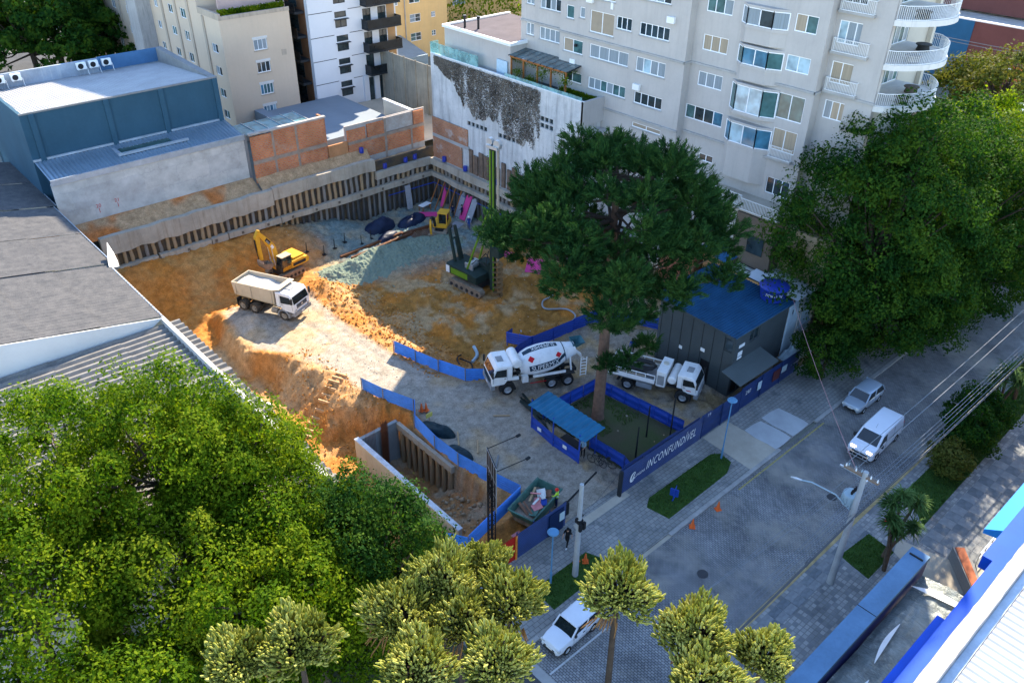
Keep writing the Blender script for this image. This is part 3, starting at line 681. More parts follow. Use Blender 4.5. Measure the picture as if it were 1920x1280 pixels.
# ------------------------------------------------------------------ walls with real openings and windows
G_dark = glassmat('window_glass_dark', (0.025,0.04,0.045)); G_blue = glassmat('window_glass_blue', (0.05,0.16,0.24), .06)
G_teal = glassmat('window_glass_teal', (0.06,0.13,0.13), .06)
G_cur = curtainmat('net_curtain', (0.22,0.27,0.3)); G_curw = curtainmat('warm_curtain', (0.33,0.27,0.19)); G_shut = mat('beige_shutter', (0.30,0.245,0.18), .7, .08, 2)
G_sky = glassmat('pale_sky_glass', (0.3,0.42,0.47), .08)
M_frame = mat('white_window_frame', (0.8,0.81,0.82), .4, .05, 3)
def wall_holes(mb, plane, c, u0, u1, z0, z1, holes, depth=0.14, sgn=1):
    """wall face at plane=c seen from the low side, with rectangular openings and their reveals"""
    us = sorted({u0,u1,*[h[0] for h in holes],*[h[1] for h in holes]}); zs = sorted({z0,z1,*[h[2] for h in holes],*[h[3] for h in holes]})
    us = [u for u in us if u0 <= u <= u1]; zs = [z for z in zs if z0 <= z <= z1]
    P = (lambda u,z,d=0: (c+d*sgn,u,z)) if plane == 'x' else (lambda u,z,d=0: (u,c+d*sgn,z))
    for i in range(len(us)-1):
        for j in range(len(zs)-1):
            um, zm = (us[i]+us[i+1])/2, (zs[j]+zs[j+1])/2
            if any(h[0] < um < h[1] and h[2] < zm < h[3] for h in holes): continue
            mb.quad(P(us[i],zs[j]),P(us[i+1],zs[j]),P(us[i+1],zs[j+1]),P(us[i],zs[j+1]))
    for h in holes:
        a, b_, z_, y_ = h[:4]
        mb.quad(P(a,z_),P(b_,z_),P(b_,z_,depth),P(a,z_,depth)); mb.quad(P(a,y_),P(b_,y_),P(b_,y_,depth),P(a,y_,depth))
        mb.quad(P(a,z_),P(a,y_),P(a,y_,depth),P(a,z_,depth)); mb.quad(P(b_,z_),P(b_,y_),P(b_,y_,depth),P(b_,z_,depth))
    return mb
def window(root, plane, c, u0, u1, z0, z1, n=2, glass=None, fr=None, inset=0.07, name='window', sill=None, bars=0, ft=0.075):
    fr = fr or M_frame; glass = glass or [G_dark]
    P = (lambda a,b_,d0,d1,z_,y_,mb: mb.box(c+d0,c+d1,a,b_,z_,y_)) if plane == 'x' else (lambda a,b_,d0,d1,z_,y_,mb: mb.box(a,b_,c+d0,c+d1,z_,y_))
    mb = MB(); d0, d1 = inset, inset+.07
    P(u0,u0+ft,d0,d1,z0,z1,mb); P(u1-ft,u1,d0,d1,z0,z1,mb); P(u0+ft,u1-ft,d0,d1,z0,z0+ft,mb); P(u0+ft,u1-ft,d0,d1,z1-ft,z1,mb)
    w = (u1-u0)/n
    for i in range(1, n): P(u0+i*w-ft*.45,u0+i*w+ft*.45,d0-.004,d1,z0+ft,z1-ft,mb)
    for i in range(bars):
        zz = z0+(z1-z0)*(i+1)/(bars+1); P(u0+ft,u1-ft,d0+.01,d1,zz-.02,zz+.02,mb)
    f = mesh_obj(name, mb, fr, root)
    for i in range(n):
        pb = MB(); P(u0+i*w+.01,u0+(i+1)*w-.01,d0+.035,d0+.05,z0+.01,z1-.01,pb)
        p = mesh_obj('pane', pb, rnd.choice(glass)); p.parent = f
    if sill is not None:
        sb = MB(); P(u0-.08,u1+.08,-.09,.0,z0-.1,z0-.02,sb); q = mesh_obj('sill', sb, sill); q.parent = f
    return f

# ------------------------------------------------------------------ cream apartment tower
M_cream = mat('cream_render', (0.56,0.44,0.325), 0.85, 0.05, 0.25, streak=0.12, streak_col=(0.3,0.27,0.24))
M_creamd = mat('darker_cream_band', (0.42,0.34,0.26), .85, .1, .4, streak=.4)
ct = thing('apartment_tower', 'cream apartment tower with planted roof terrace behind the blue hall', 'building', (48,112,3), world=True)
Z0 = 1.03; CX, CY = 43.6, 100.0
def rectY(z, Y, ox, oy, s):
    (x0, y0, x1, y1) = z; a = onY(ox+x0/s, oy+y0/s, Y); b_ = onY(ox+x1/s, oy+y1/s, Y)
    return (min(a[0],b_[0]), max(a[0],b_[0]), min(a[1],b_[1]), max(a[1],b_[1]))
def rectX(z, X, ox, oy, s):
    (x0, y0, x1, y1) = z; a = onX(ox+x0/s, oy+y0/s, X); b_ = onX(ox+x1/s, oy+y1/s, X)
    return (min(a[0],b_[0]), max(a[0],b_[0]), min(a[1],b_[1]), max(a[1],b_[1]))
fh = [(47.55+.02*i,49.35+.02*i,z,z+1.3) for i, z in enumerate((13.9,11.15,8.4,5.65))]
mb = MB(); wall_holes(mb,'y',CY,CX,52.9,2,18.0,fh); mesh_obj('front_wall', mb, M_cream, ct)
for i, h in enumerate(fh): window(ct,'y',CY,*h,n=4 if i > 1 else 3,glass=[[G_cur],[G_dark],[G_teal,G_blue],[G_blue,G_sky]][i],sill=M_creamd)
mb = MB()
for h in fh: mb.box(h[0]-.12,h[1]+.12,CY-.03,CY-.002,h[3]+.02,h[3]+.3)
mesh_obj('shutter_box', mb, mat('pale_shutter_box',(0.6,0.58,0.54),.7,.05,2), ct)
mesh_obj('vent_grille', MB().box(51.2,51.85,CY-.04,CY,12.8,13.5), M_creamd, ct)
# side wall, long, with windows in groups per floor
sh = []
for z in (5.6,8.35,11.1,13.85,16.6,19.4,22.2,25.0,27.8):
    if z < 16: sh += [(101.6,103.2,z,z+1.1),(105.5,107.0,z,z+1.1),(109.6,111.0,z,z+1.2)]
    else: sh += [(109.6,111.2,z,z+1.2)]
    sh += [(113.6,115.0,z,z+1.1),(118.4,119.6,z,z+1.0),(129.5,131.0,z,z+1.1),(135,136.5,z,z+1.1)]
mb = MB(); wall_holes(mb,'x',CX,CY,105.8,2,18.0,[h for h in sh if h[1] < 105.8]); wall_holes(mb,'x',CX,105.8,140,2,31.5,[h for h in sh if h[0] > 105.8 or False])
mesh_obj('side_wall', mb, M_cream, ct)
for h in sh:
    if h[1] < 105.8 or h[0] > 105.8: window(ct,'x',CX,*h,n=2,glass=[G_dark,G_teal,G_cur])
for y_ in (104.2,108.2,112.2,116.6,127.5,133): mesh_obj('render_rib', MB().box(CX-.14,CX-.003,y_,y_+.5,2,17.9 if y_ < 105 else 31.4), M_creamd, ct)
mesh_obj('duct_shaft', MB().box(CX-2.0,CX-.004,121,124.5,2,20.2), mat('stained_shaft',(0.36,0.34,0.32),.9,.15,.4,streak=.7,streak_col=(0.12,0.13,0.14)), ct)
mb = MB(); mb.box(CX+.3,53,105.85,140,2,31.45); mb.box(CX+.3,52.89,CY+.3,105.84,2,17.6); mb.quad((CX,105.8,18),(53,105.8,18),(53,105.8,31.5),(CX,105.8,31.5)); mb.quad((CX,105.8,31.5),(53,105.8,31.5),(53,140,31.5),(CX,140,31.5)); mb.quad((CX,CY,18),(52.9,CY,18),(52.9,105.8,18),(CX,105.8,18)); mesh_obj('tower_core', mb, M_cream, ct)
mb = MB(); mb.box(CX-.05,CX+.25,CY-.05,105.7,18.0,18.75); mb.box(CX+.25,52.95,CY-.05,CY+.2,18.0,18.45); mesh_obj('roof_parapet', mb, M_creamd, ct)
mb = MB(); mb.box(45.2,52.9,CY+.9,CY+1.05,18.3,19.0); mb.box(45.2,52.9,103.2,103.5,18,20.6); mesh_obj('penthouse_wall', mb, mat('pinkish_render',(0.5,0.36,0.32),.85,.1,.5), ct)

# ------------------------------------------------------------------ white tower with dark balconies
M_tw = mat('white_cladding', (0.62,0.63,0.65), 0.6, 0.04, 0.3)
M_twd = mat('charcoal_metal', (0.022,0.026,0.03), 0.5, 0.15, 1)
M_wood = mat('brown_slats', (0.15,0.075,0.04), .7, .2, 1)
wt = thing('apartment_tower', 'white clad apartment tower with black balconies behind the brick wall', 'building', (62,107,3), world=True)
TX0, TX1, TY = 55.5, 69.0, 100.0
bx0, bx1 = onY(680,60,TY)[0], onY(742,60,TY)[0]; wx0, wx1 = onY(628,40,TY)[0], onY(650,40,TY)[0]
fl0 = 5.4; FH = 3.0; tops = [fl0+FH*i for i in range(12)]
holes = [(wx0,wx1,z+0.5,z+1.5) for z in tops]+[(wx0,wx1,z+1.75,z+2.5) for z in tops]
holes += [(bx0+.2,bx0+1.5,z+0.1,z+2.35) for z in tops[1:]]+[(bx0+2.6,bx0+3.9,z+0.1,z+2.35) for z in tops[1:]]
mb = MB(); wall_holes(mb,'y',TY,TX0,TX1,2,tops[-1]+2.9,holes,.2); mesh_obj('front_wall', mb, M_tw, wt)
for z in tops:
    window(wt,'y',TY,wx0,wx1,z+.5,z+1.5,2,[G_dark],M_twd,.02); window(wt,'y',TY,wx0,wx1,z+1.75,z+2.5,1,[G_dark],M_twd,.02)
    mesh_obj('window_hood', MB().box(wx0-.15,wx1+.15,TY-.45,TY,z+1.52,z+1.6), M_twd, wt)
    mesh_obj('floor_joint', MB().box(TX0,wx0-.3,TY-.012,TY-.002,z+2.62,z+2.7), M_twd, wt); mesh_obj('floor_joint', MB().box(wx1+.3,bx0,TY-.012,TY-.002,z+2.62,z+2.7), M_twd, wt)
for k, z in enumerate(tops[1:]):
    window(wt,'y',TY,bx0+.2,bx0+1.5,z+.1,z+2.35,2,[G_dark],M_twd,.05,'balcony_door'); window(wt,'y',TY,bx0+2.6,bx0+3.9,z+.1,z+2.35,2,[G_dark],M_twd,.05,'balcony_door')
    mesh_obj('ochre_side_panel', MB().box(bx1-1.35,bx1-.06,TY-.01,TY-.004,z+.1,z+2.6), mat('ochre_render',(0.42,0.25,0.12),.85,.1,.5), wt)
    b_ = mesh_obj('balcony_slab', MB().box(bx0-.1,bx1,TY-1.5,TY-.002,z-.2,z+.02), M_twd, wt)
    q = mesh_obj('balcony_front', MB().box(bx0-.08,bx1-.02,TY-1.48,TY-1.42,z+.02,z+1.12), glassmat('smoked_glass_%d' % k,(0.008,0.012,0.015),.25,.25) if k == 0 else MATS['smoked_glass_0'], b_.parent); q.parent = b_; q.location = (0,0,0)
    q = mesh_obj('balcony_side', MB().box(bx0-.08,bx0-.03,TY-1.42,TY-.01,z+.02,z+1.12).box(bx1-.07,bx1-.02,TY-1.42,TY-.01,z+.02,z+1.12), MATS['smoked_glass_0']); q.parent = b_
for i in range(4): mesh_obj('ground_floor_pillar', MB().box(bx0-.6+i*1.75,bx0+.2+i*1.75,TY-.3,TY-.003,2,fl0+2.7), M_tw, wt)
for i in range(4): mesh_obj('ground_floor_door', MB().box(bx0+.25+i*1.75,bx0+1.1+i*1.75,TY-.1,TY-.05,2,fl0+2.3), G_dark, wt)
mb = MB(); mb.box(TX0+.02,TX1,TY+.25,116,2,tops[-1]+2.9); mesh_obj('tower_core', mb, M_tw, wt)
mb = MB(); mb.box(TX0-.06,TX0-.001,TY+.7,116,2,tops[-1]+2.8); mesh_obj('side_cladding', mb, M_wood, wt)
for z in tops:
    mesh_obj('side_balcony', MB().box(TX0-1.4,TX0-.07,TY+.8,115.5,z-.25,z+.05), M_twd, wt); mesh_obj('side_railing', MB().box(TX0-1.4,TX0-1.35,TY+.8,115.5,z+.05,z+1.1), MATS['smoked_glass_0'], wt)
    for y_ in (102.5,107,111.5): mesh_obj('side_window', MB().box(TX0-.12,TX0-.07,y_,y_+2,z+.2,z+2.4), G_dark, wt)
yd = MB(); yd.quad((45.7,81.6,4.6),(66,81.6,4.6),(66,99.8,4.6),(45.7,99.8,4.6)); struct('tower_yard', yd, mat('cream_paving',(0.5,0.42,0.32),.9,.12,.4))
pod = thing('podium_wall', 'pale blue-white courtyard wall at the foot of the white tower', 'wall', (50,90,3), world=True)
mesh_obj('wall_panel', MB().box(46.0,47.2,85.5,99.5,3,6.9), mat('bluish_white_wall',(0.19,0.22,0.25),.8,.06,.5), pod)
mesh_obj('plinth_block', MB().box(47.3,58.6,85.5,99.9,3,6.3), MATS['bluish_white_wall'], pod)
mesh_obj('wall_panel', MB().box(59.3,59.55,82,90.0,3,7.9), mat('cream_courtyard_wall',(0.6,0.52,0.4),.8,.06,.5), pod)
mesh_obj('coping', MB().box(59.2,59.65,82,90.0,7.9,8.02), M_white, pod)

# ------------------------------------------------------------------ panel fence and yellow blocks farther back
M_fence = mat('weathered_concrete_panel', (0.3,0.27,0.21), .9, .2, .5, streak=.6, streak_col=(0.12,0.11,0.09))
pf = thing('panel_fence', 'weathered concrete panel fence between the white tower and stained white building', 'fence', (66,96,3), world=True)
for i in range(9):
    y0 = 84+i*2.6; mesh_obj('concrete_panel', MB().box(66.0,66.12,y0+.05,y0+2.55,3,11.2), M_fence, pf); mesh_obj('concrete_post', MB().box(65.85,66.1,y0-.08,y0+.05,3,11.35), M_fence, pf)
M_yel = mat('yellow_ochre_render', (0.62,0.40,0.17), 0.85, 0.08, 0.3, streak=.25, streak_col=(0.4,0.3,0.18))
yb = thing('apartment_block', 'yellow ochre apartment block behind the concrete panel fence', 'building', (90,125,3), world=True)
yh = []
for z in (6,9,12,15,18): yh += [(80.5,82.0,z,z+1.3),(84.2,86.4,z,z+1.3),(88.6,89.5,z+.3,z+1.2)]
mb = MB(); wall_holes(mb,'y',118,76.5,92,2,24,yh); mesh_obj('front_wall', mb, M_yel, yb)
for h in yh: window(yb,'y',118,*h,n=2,glass=[G_dark,G_teal,G_cur],bars=1)
mb = MB(); mb.box(76.51,92,118.2,140,2,24); mesh_obj('block_core', mb, M_yel, yb)
mesh_obj('downpipe', MB().tube([(83.2,117.9,2),(83.2,117.9,24)],.09,8), M_conc, yb)
mb = MB(); mb.add([(76.6,110.5,5.8),(82,110.5,5.8),(82,117.9,7.4),(76.6,117.9,7.4)],[(0,1,2,3)]); mb.add([(76.6,110.5,5.8),(82,110.5,5.8),(82,110.5,2),(76.6,110.5,2)],[(0,1,2,3)]); mesh_obj('lean_to_roof', mb, M_roofblue, yb)
yb2 = thing('apartment_block', 'second yellow ochre block higher up behind the annex roof', 'building', (105,132,3), world=True)
yh = [(98.0,101.0,z,z+1.5) for z in (9,12.2,15.4,18.6)]
mb = MB(); wall_holes(mb,'y',124,93.5,118,2,24,yh); mesh_obj('front_wall', mb, M_yel, yb2)
for h in yh: window(yb2,'y',124,*h,n=3,glass=[G_cur,G_teal])
mb = MB(); mb.box(93.51,118,124.2,145,2,24); mesh_obj('block_core', mb, M_yel, yb2)
# ------------------------------------------------------------------ stained white annex with roof terrace
M_mould, t, b, out = _nodes('mouldy_white_render')
v = _coord(t); vs_ = _coord(t, 'Object', (1.6,1.6,0.14))
c_ = _ramp(t, _noise(t, v, 0.5, 5, .65), [(0.3,(0.4,0.4,0.395)), (0.7,(0.58,0.57,0.55))])
c_ = _mix(t, _ramp(t, _noise(t, vs_, 1.1, 6, .7), [(0.48,(0,0,0)),(0.75,(.75,)*3)]), c_, (0.1,0.1,0.095))
c_ = _mix(t, _ramp(t, _noise(t, v, 2.6, 6, .75), [(0.56,(0,0,0)),(0.7,(.55,)*3)]), c_, (0.2,0.19,0.175))
t.links.new(c_, b.inputs['Base Color']); b.inputs['Roughness'].default_value = .9
an = thing('annex_building', 'white windowless annex with mould stains and a planted roof terrace', 'building', (60.5,66,0), world=True)
gb = []
def sq_row(x, y, n, dx, dy, rows=1):
    for r_ in range(rows):
        for i in range(n):
            Y, Z = onX(500+(x+i*dx)/2.977, (y+i*dy+r_*38)/2.977, 59.0); gb.append((Y-.5,Y+.08,Z-.5,Z))
sq_row(1122,674,5,23,8.5); sq_row(1296,742,5,24.5,8.5); sq_row(1530,646,3,25,9,2); sq_row(1345,585,3,23,8,2)
mb = MB(); wall_holes(mb,'x',59.0,54.65,79.05,0,15.95,gb,.22); mesh_obj('stained_wall', mb, M_mould, an)
for h in gb:
    mesh_obj('vent_pane', MB().box(59.16,59.2,h[0],h[1],h[2],h[3]), G_dark, an)
mb = MB(); mb.box(59.25,62.3,54.95,79.05,0,15.2); mesh_obj('annex_core', mb, M_mould, an)
M_grey = mat('warm_grey_render', (0.42,0.39,0.36), 0.85, 0.08, 0.35, streak=0.32, streak_col=(0.3,0.285,0.265))
mb = MB(); mb.box(59.0,59.25,54.65,79.05,15.95,16.02); mesh_obj('parapet_coping', mb, M_white, an)
mb = MB(); mb.box(59.0,62.2,54.6,54.9,13.6,16.0); mesh_obj('end_parapet', mb, M_grey, an)
mb = MB(); mb.box(59.0,63.0,53.6,54.6,12.6,12.9); mesh_obj('door_canopy', mb, M_grey, an)
mb = MB(); mb.box(59.6,61.8,54.5,54.59,8.2,12.4); mesh_obj('service_door', mb, M_black, an)
M_deck = mat('teal_deck', (0.07,0.1,0.11), .6, .2, 1)
mb = MB(); mb.box(59.26,62.4,54.95,77.6,15.2,15.26); mesh_obj('terrace_deck', mb, M_deck, an)
mb = MB(); mb.box(61.4,61.95,55.2,60.5,15.26,15.5); mesh_obj('planting_bed', mb, M_grass, an)
mb = MB(); mb.box(60.2,70,66.6,77.8,15.2,18.85); mesh_obj('plant_room', mb, M_grey, an)
mb = MB(); mb.box(60.0,70.2,66.4,66.75,18.85,19.15); mb.box(60.0,60.35,66.75,78,18.85,19.15); mb.box(60.35,70.2,77.7,78,18.85,19.15); mesh_obj('roof_upstand', mb, M_white, an)
mb = MB(); corr(mb,(60.35,66.75,18.95),(0,10.95,0),(9.6,0,.05),22,.04,(0,0,1)); mesh_obj('plant_room_roof', mb, mat('mauve_roof_sheet',(0.15,0.13,0.135),.95,.12,.5,spec=.05), an)
for (x, y_) in ((61.4,75.6),(62.2,74.2)):
    f = mesh_obj('flue', MB().tube([(x,y_,18.9),(x,y_,20.0)],.13,10), M_black, an); q = mesh_obj('flue_cap', MB().tube([(x,y_,20.05),(x,y_,20.3)],.2,10), M_black); q.parent = f
G_clear = glassmat('clear_balustrade_glass', (0.3,0.5,0.5), .05, .8, 0.55)
for i in range(5): mesh_obj('glass_balustrade', MB().box(59.08,59.1,70.6+i*1.72,72.26+i*1.72,16.03,17.2), G_clear, an)
mesh_obj('glass_balustrade', MB().box(59.1,60.2,79.0,79.02,15.9,17.2), G_clear, an)
mesh_obj('slatted_screen', MB().box(60.0,60.1,66.9,68.6,15.26,17.2), mat('pale_blue_screen',(0.4,0.52,0.6),.6,.1,4), an)
for i in range(6): mesh_obj('glass_balustrade', MB().box(59.12,59.14,55.0+i*1.9,56.85+i*1.9,16.03,16.35), G_clear, an)
pg = thing('pergola', 'timber pergola with dark glass roof on the annex terrace', 'pergola', (60.8,63,15.26), world=True)
M_timber = mat('stained_timber', (0.28,0.11,0.035), .6, .2, 3)
for y_ in (58.3,60.4,62.4,64.5,66.4): mesh_obj('post', MB().box(60.15,60.3,y_,y_+.15,15.26,17.75), M_timber, pg)
mesh_obj('edge_beam', MB().box(60.1,60.28,58.2,66.6,17.75,17.95), M_timber, pg)
for i in range(9): mesh_obj('glass_roof_sheet', MB().add([(59.95,58.05+i*.96,17.99),(59.95,58.98+i*.96,17.99),(62.4,58.98+i*.96,18.35),(62.4,58.05+i*.96,18.35)],[(0,1,2,3)]), glassmat('pergola_glass',(0.05,0.09,0.1),.15) if i == 0 else MATS['pergola_glass'], pg)
for i in range(10): mesh_obj('rafter', MB().bar((59.95,58.02+i*.96,17.95),(62.4,58.02+i*.96,18.31),.07,.1), M_twd, pg)
M_pot = mat('dark_pot', (0.05,0.05,0.055), .5, .1, 3)
# planted pots and creepers are made with the plants further down
# ------------------------------------------------------------------ grey apartment building
ap = thing('apartment_building', 'tall warm-grey apartment building with white framed windows and curved corner balconies', 'building', (70,48,0), world=True)
S3 = 1920/540.0; S4 = 1902/520.0
def r3(*z): return lambda X: rectX(z, X, 960, 0, S3)
def r4(*z): return lambda X: rectX(z, X, 1400, 0, S4)
TOP = 43.5
FLH = 3.02
partA = [(r3(365,30,412,130),1,[G_teal]),(r3(455,45,485,125),1,[G_cur]),(r3(525,65,675,250),2,[G_shut]),(r3(700,105,795,215),3,[G_dark,G_teal]),(r3(855,145,1045,280),5,[G_dark,G_dark,G_teal]),
 (r3(345,245,468,370),2,[G_teal,G_shut]),(r3(520,290,770,450),4,[G_cur]),(r3(830,375,1015,525),4,[G_cur,G_sky]),
 (r3(340,460,460,565),2,[G_dark,G_teal]),(r3(510,510,750,660),6,[G_teal,G_cur]),(r3(815,605,992,740),4,[G_dark,G_teal]),
 (r3(800,810,985,905),2,[G_shut]),(r3(870,-75,1062,35),4,[G_cur,G_dark]),(r3(540,-130,690,20),2,[G_shut]),(r3(372,-90,420,-5),1,[G_teal])]
partA0 = [(r3(95,145,145,240),2,[G_cur]),(r3(185,175,318,295),4,[G_cur]),(r3(98,-60,150,35),2,[G_cur]),(r3(190,-30,325,85),4,[G_cur,G_dark])]
partB = [(r3(1310,-30,1468,110),3,[G_cur,G_teal]),(r3(1280,225,1430,370),3,[G_blue,G_curw]),(r3(1245,470,1393,610),3,[G_cur,G_dark,G_teal]),(r3(1155,685,1393,855),4,[G_teal,G_dark,G_blue]),(r3(1245,1015,1333,1095),2,[G_dark]),
 (r4(345,90,475,245),2,[G_teal,G_curw]),(r4(280,370,420,520),2,[G_sky]),(r4(220,630,370,855),2,[G_teal,G_curw]),(r4(185,870,320,1070),2,[G_curw]),(r4(140,1205,275,1370),3,[G_dark])]
partC = [(r4(695,-120,880,50),4,[G_dark,G_cur]),(r4(645,135,840,340),4,[G_cur,G_sky]),(r4(590,415,775,615),3,[G_curw,G_sky]),(r4(540,680,715,860),4,[G_curw,G_cur])]
def facade(wins, X, y0, y1, name):
    hs = [w[0](X) for w in wins]
    hs = [(max(h[0],y0+.05),min(h[1],y1-.05),h[2],h[3]) for h in hs]
    up = []
    mb = MB(); wall_holes(mb,'x',X,y0,y1,0,TOP,hs+up,.13); mesh_obj(name, mb, M_grey, ap)
    for h, w in zip(hs, wins): window(ap,'x',X,*h,n=w[1],glass=w[2],sill=M_conc if X < 62.8 else None)
facade(partA0,62.5,61.2,67.5,'facade_panel'); facade(partA,62.0,45.5,61.2,'facade_panel'); facade(partB,62.9,33.1,45.5,'facade_panel'); facade(partC,63.9,28.6,33.1,'facade_panel')
mb = MB(); mb.quad((62.0,45.5,0),(62.9,45.5,0),(62.9,45.5,TOP),(62.0,45.5,TOP)); mb.quad((62.9,33.1,0),(63.9,33.1,0),(63.9,33.1,TOP),(62.9,33.1,TOP)); mb.quad((62,61.2,0),(62.5,61.2,0),(62.5,61.2,TOP),(62,61.2,TOP))
mb.box(63.3,64.5,33.3,67.4,0,TOP); mb.box(64.4,76.4,31.2,67.48,0,TOP); mb.box(76.4,88,38.4,67.4,0,TOP-.05); mb.box(88,108,46.8,67.3,0,TOP-.1); mesh_obj('core_and_shade_blocks', mb, M_grey, ap)  # rear boxes are unseen, added to cast shade on the pavement trees
mb = MB()
for (X, y0, y1) in ((62.5,61.2,67.5),(62.0,45.4,61.2),(62.9,33.0,45.4),(63.9,28.5,33.0)):
    for z in (21.1,14.85): mb.box(X-.16,X-.002,y0,y1,z-.1,z+.1)
mb.box(61.84,62.74,45.34,45.5,21.0,21.2); mb.box(62.74,63.74,32.94,33.1,21.0,21.2)
mesh_obj('string_course', mb, M_conc, ap)
# bay windows
for k, (ys, hh, gl) in enumerate((((1560,1580,1730,1820),(45,196),[G_dark,G_cur]),((1535,1545,1690,1780),(310,462),[G_blue,G_curw]),((1488,1500,1645,1735),(560,780),[G_sky]),((1450,1460,1610,1690),(810,990),[G_sky,G_blue]))):
    Xb = 62.35; Xf = 62.9
    yl_, z1 = onX(960+ys[1]/S3, hh[0]/S3, Xb); yr_, z0 = onX(960+ys[2]/S3, hh[1]/S3, Xb)
    yr2 = yr_-1.15; yl2 = yl_+.75
    z0b, z1b = z0-.02, z1+.02
    mb = MB(); mb.prism([(Xf,yl2+.1),(Xb-.08,yl_+.05),(Xb-.08,yr_-.05),(Xf,yr2-.1)][::-1], z0-.28, z0-.02); mb.prism([(Xf,yl2+.1),(Xb-.08,yl_+.05),(Xb-.08,yr_-.05),(Xf,yr2-.1)][::-1], z1+.02, z1+.2)
    bay = mesh_obj('bay_window', mb, M_grey, ap)
    zlow = {0:z0-1.4,1:z0-1.3,2:z0-.3,3:z0-3.2}[k]
    q = mesh_obj('bay_apron', MB().prism([(Xf,yl2),(Xb,yl_),(Xb,yr_),(Xf,yr2)][::-1], zlow, z0-.285), M_grey); q.parent = bay
    def face(a, b_, n, g_):
        fb = MB(); a, b_ = Vector((*a,0)), Vector((*b_,0))
        for i in range(n+1):
            p = a.lerp(b_, i/n); fb.bar(p+Vector((0,0,z0)), p+Vector((0,0,z1)), .07)
        for z in (z0+.03,z1-.03): fb.bar(a+Vector((0,0,z)), b_+Vector((0,0,z)), .07)
        f = mesh_obj('bay_frame', fb, M_frame); f.parent = bay
        for i in range(n):
            p, p2 = a.lerp(b_, i/n), a.lerp(b_, (i+1)/n); e = MB(); off = Vector((.02,0,0))
            e.quad(p+off+Vector((0,0,z0)),p2+off+Vector((0,0,z0)),p2+off+Vector((0,0,z1)),p+off+Vector((0,0,z1)))
            w = mesh_obj('bay_pane', e, rnd.choice(gl) if n > 1 else (G_blue if k == 3 else G_teal if k > 0 else G_cur)); w.parent = bay
    face((Xb,yl_),(Xb,yr_),2,gl); face((Xb,yr_),(Xf-.02,yr2),1,gl); face((Xf-.02,yl2),(Xb,yl_),1,gl)
# little window railings
def railing(pts, z0, z1, sp=.13, r=.014, name='railing', par=None):
    mb = MB()
    for a, b_ in zip(pts[:-1], pts[1:]):
        a, b_ = Vector((*a,0)), Vector((*b_,0)); L_ = (b_-a).length; n = max(1,int(L_/sp))
        for z in (z0+.04,z1): mb.bar(a+Vector((0,0,z)), b_+Vector((0,0,z)), .045)
        for i in range(n):
            p = a.lerp(b_, i/n); mb.bar(p+Vector((0,0,z0)), p+Vector((0,0,z1)), r*1.6)
    o = mesh_obj(name, mb, M_white, par if par is not None else ap); return o
for (fn, X) in ((r4(615,255,830,395),63.9),(r4(560,540,750,660),63.9),(r4(670,0,885,105),63.9),(r4(165,1010,305,1110),62.9)):
    h = fn(X); s_ = mesh_obj('french_balcony', MB().box(X-.4,X-.002,h[0]-.1,h[1]+.1,h[2]-.18,h[2]), M_conc, ap)
    q = railing([(X-.02,h[1]),(X-.35,h[1]),(X-.35,h[0]),(X-.02,h[0])],h[2],h[2]+1.0); q.parent = s_; q.location = (0,0,0)
# curved corner balconies
M_tile = mat('balcony_tile', (0.4,0.37,0.33), .7, .1, 2)
side = []
for k in range(6):
    z = 20.95+FLH*1.06*k
    arc = [(63.9,28.6)]+[(63.9+ (0.3+7.9*(i/14)), 28.6-2.6*math.sin(math.pi*(0.06+0.9*(i/14)))**.75) for i in range(15)]+[(72.3,28.9)]
    slab = mesh_obj('balcony_slab', MB().prism([(63.9,30.9)]+arc+[(72.3,30.9)], z-.42, z), mat('balcony_white',(0.58,0.56,0.52),.8,.08,.6,streak=.2), ap)
    arc2 = [(63.98,28.5)]+[(a_[0], a_[1]+.12) for a_ in arc[1:-1]]+[(72.2,28.9)]
    q = railing(arc2, z, z+1.02, .14); q.parent = slab; q.location = (0,0,0)
    side.append((69.2,72.2,z+.05,z+2.35))
mb = MB(); wall_holes(mb,'y',30.9,63.9,76.4,0,TOP,side,.15); mb.quad((63.9,28.6,0),(63.9,28.6,TOP),(63.9,30.9,TOP),(63.9,30.9,0)); mesh_obj('balcony_wall', mb, mat('cream_balcony_wall',(0.5,0.46,0.39),.85,.05,.4), ap)
for h in side: window(ap,'y',30.9,*h,n=4,glass=[G_cur,G_teal],name='balcony_door')
mesh_obj('corner_pier', MB().box(63.88,64.4,28.62,30.9,0,TOP), M_grey, ap)
mesh_obj('balcony_pillar', MB().box(75.9,76.4,30.5,30.88,0,TOP), MATS['cream_balcony_wall'], ap)
mesh_obj('floodlight', MB().box(61.75,61.98,58.7,58.95,20.0,20.25), M_black, ap)
mesh_obj('wall_vent', MB().box(61.9,61.99,58.9,59.6,18.0,18.7), M_white, ap)
mesh_obj('meter_box', MB().box(61.9,61.99,54.3,54.6,24.2,24.8), M_white, ap)
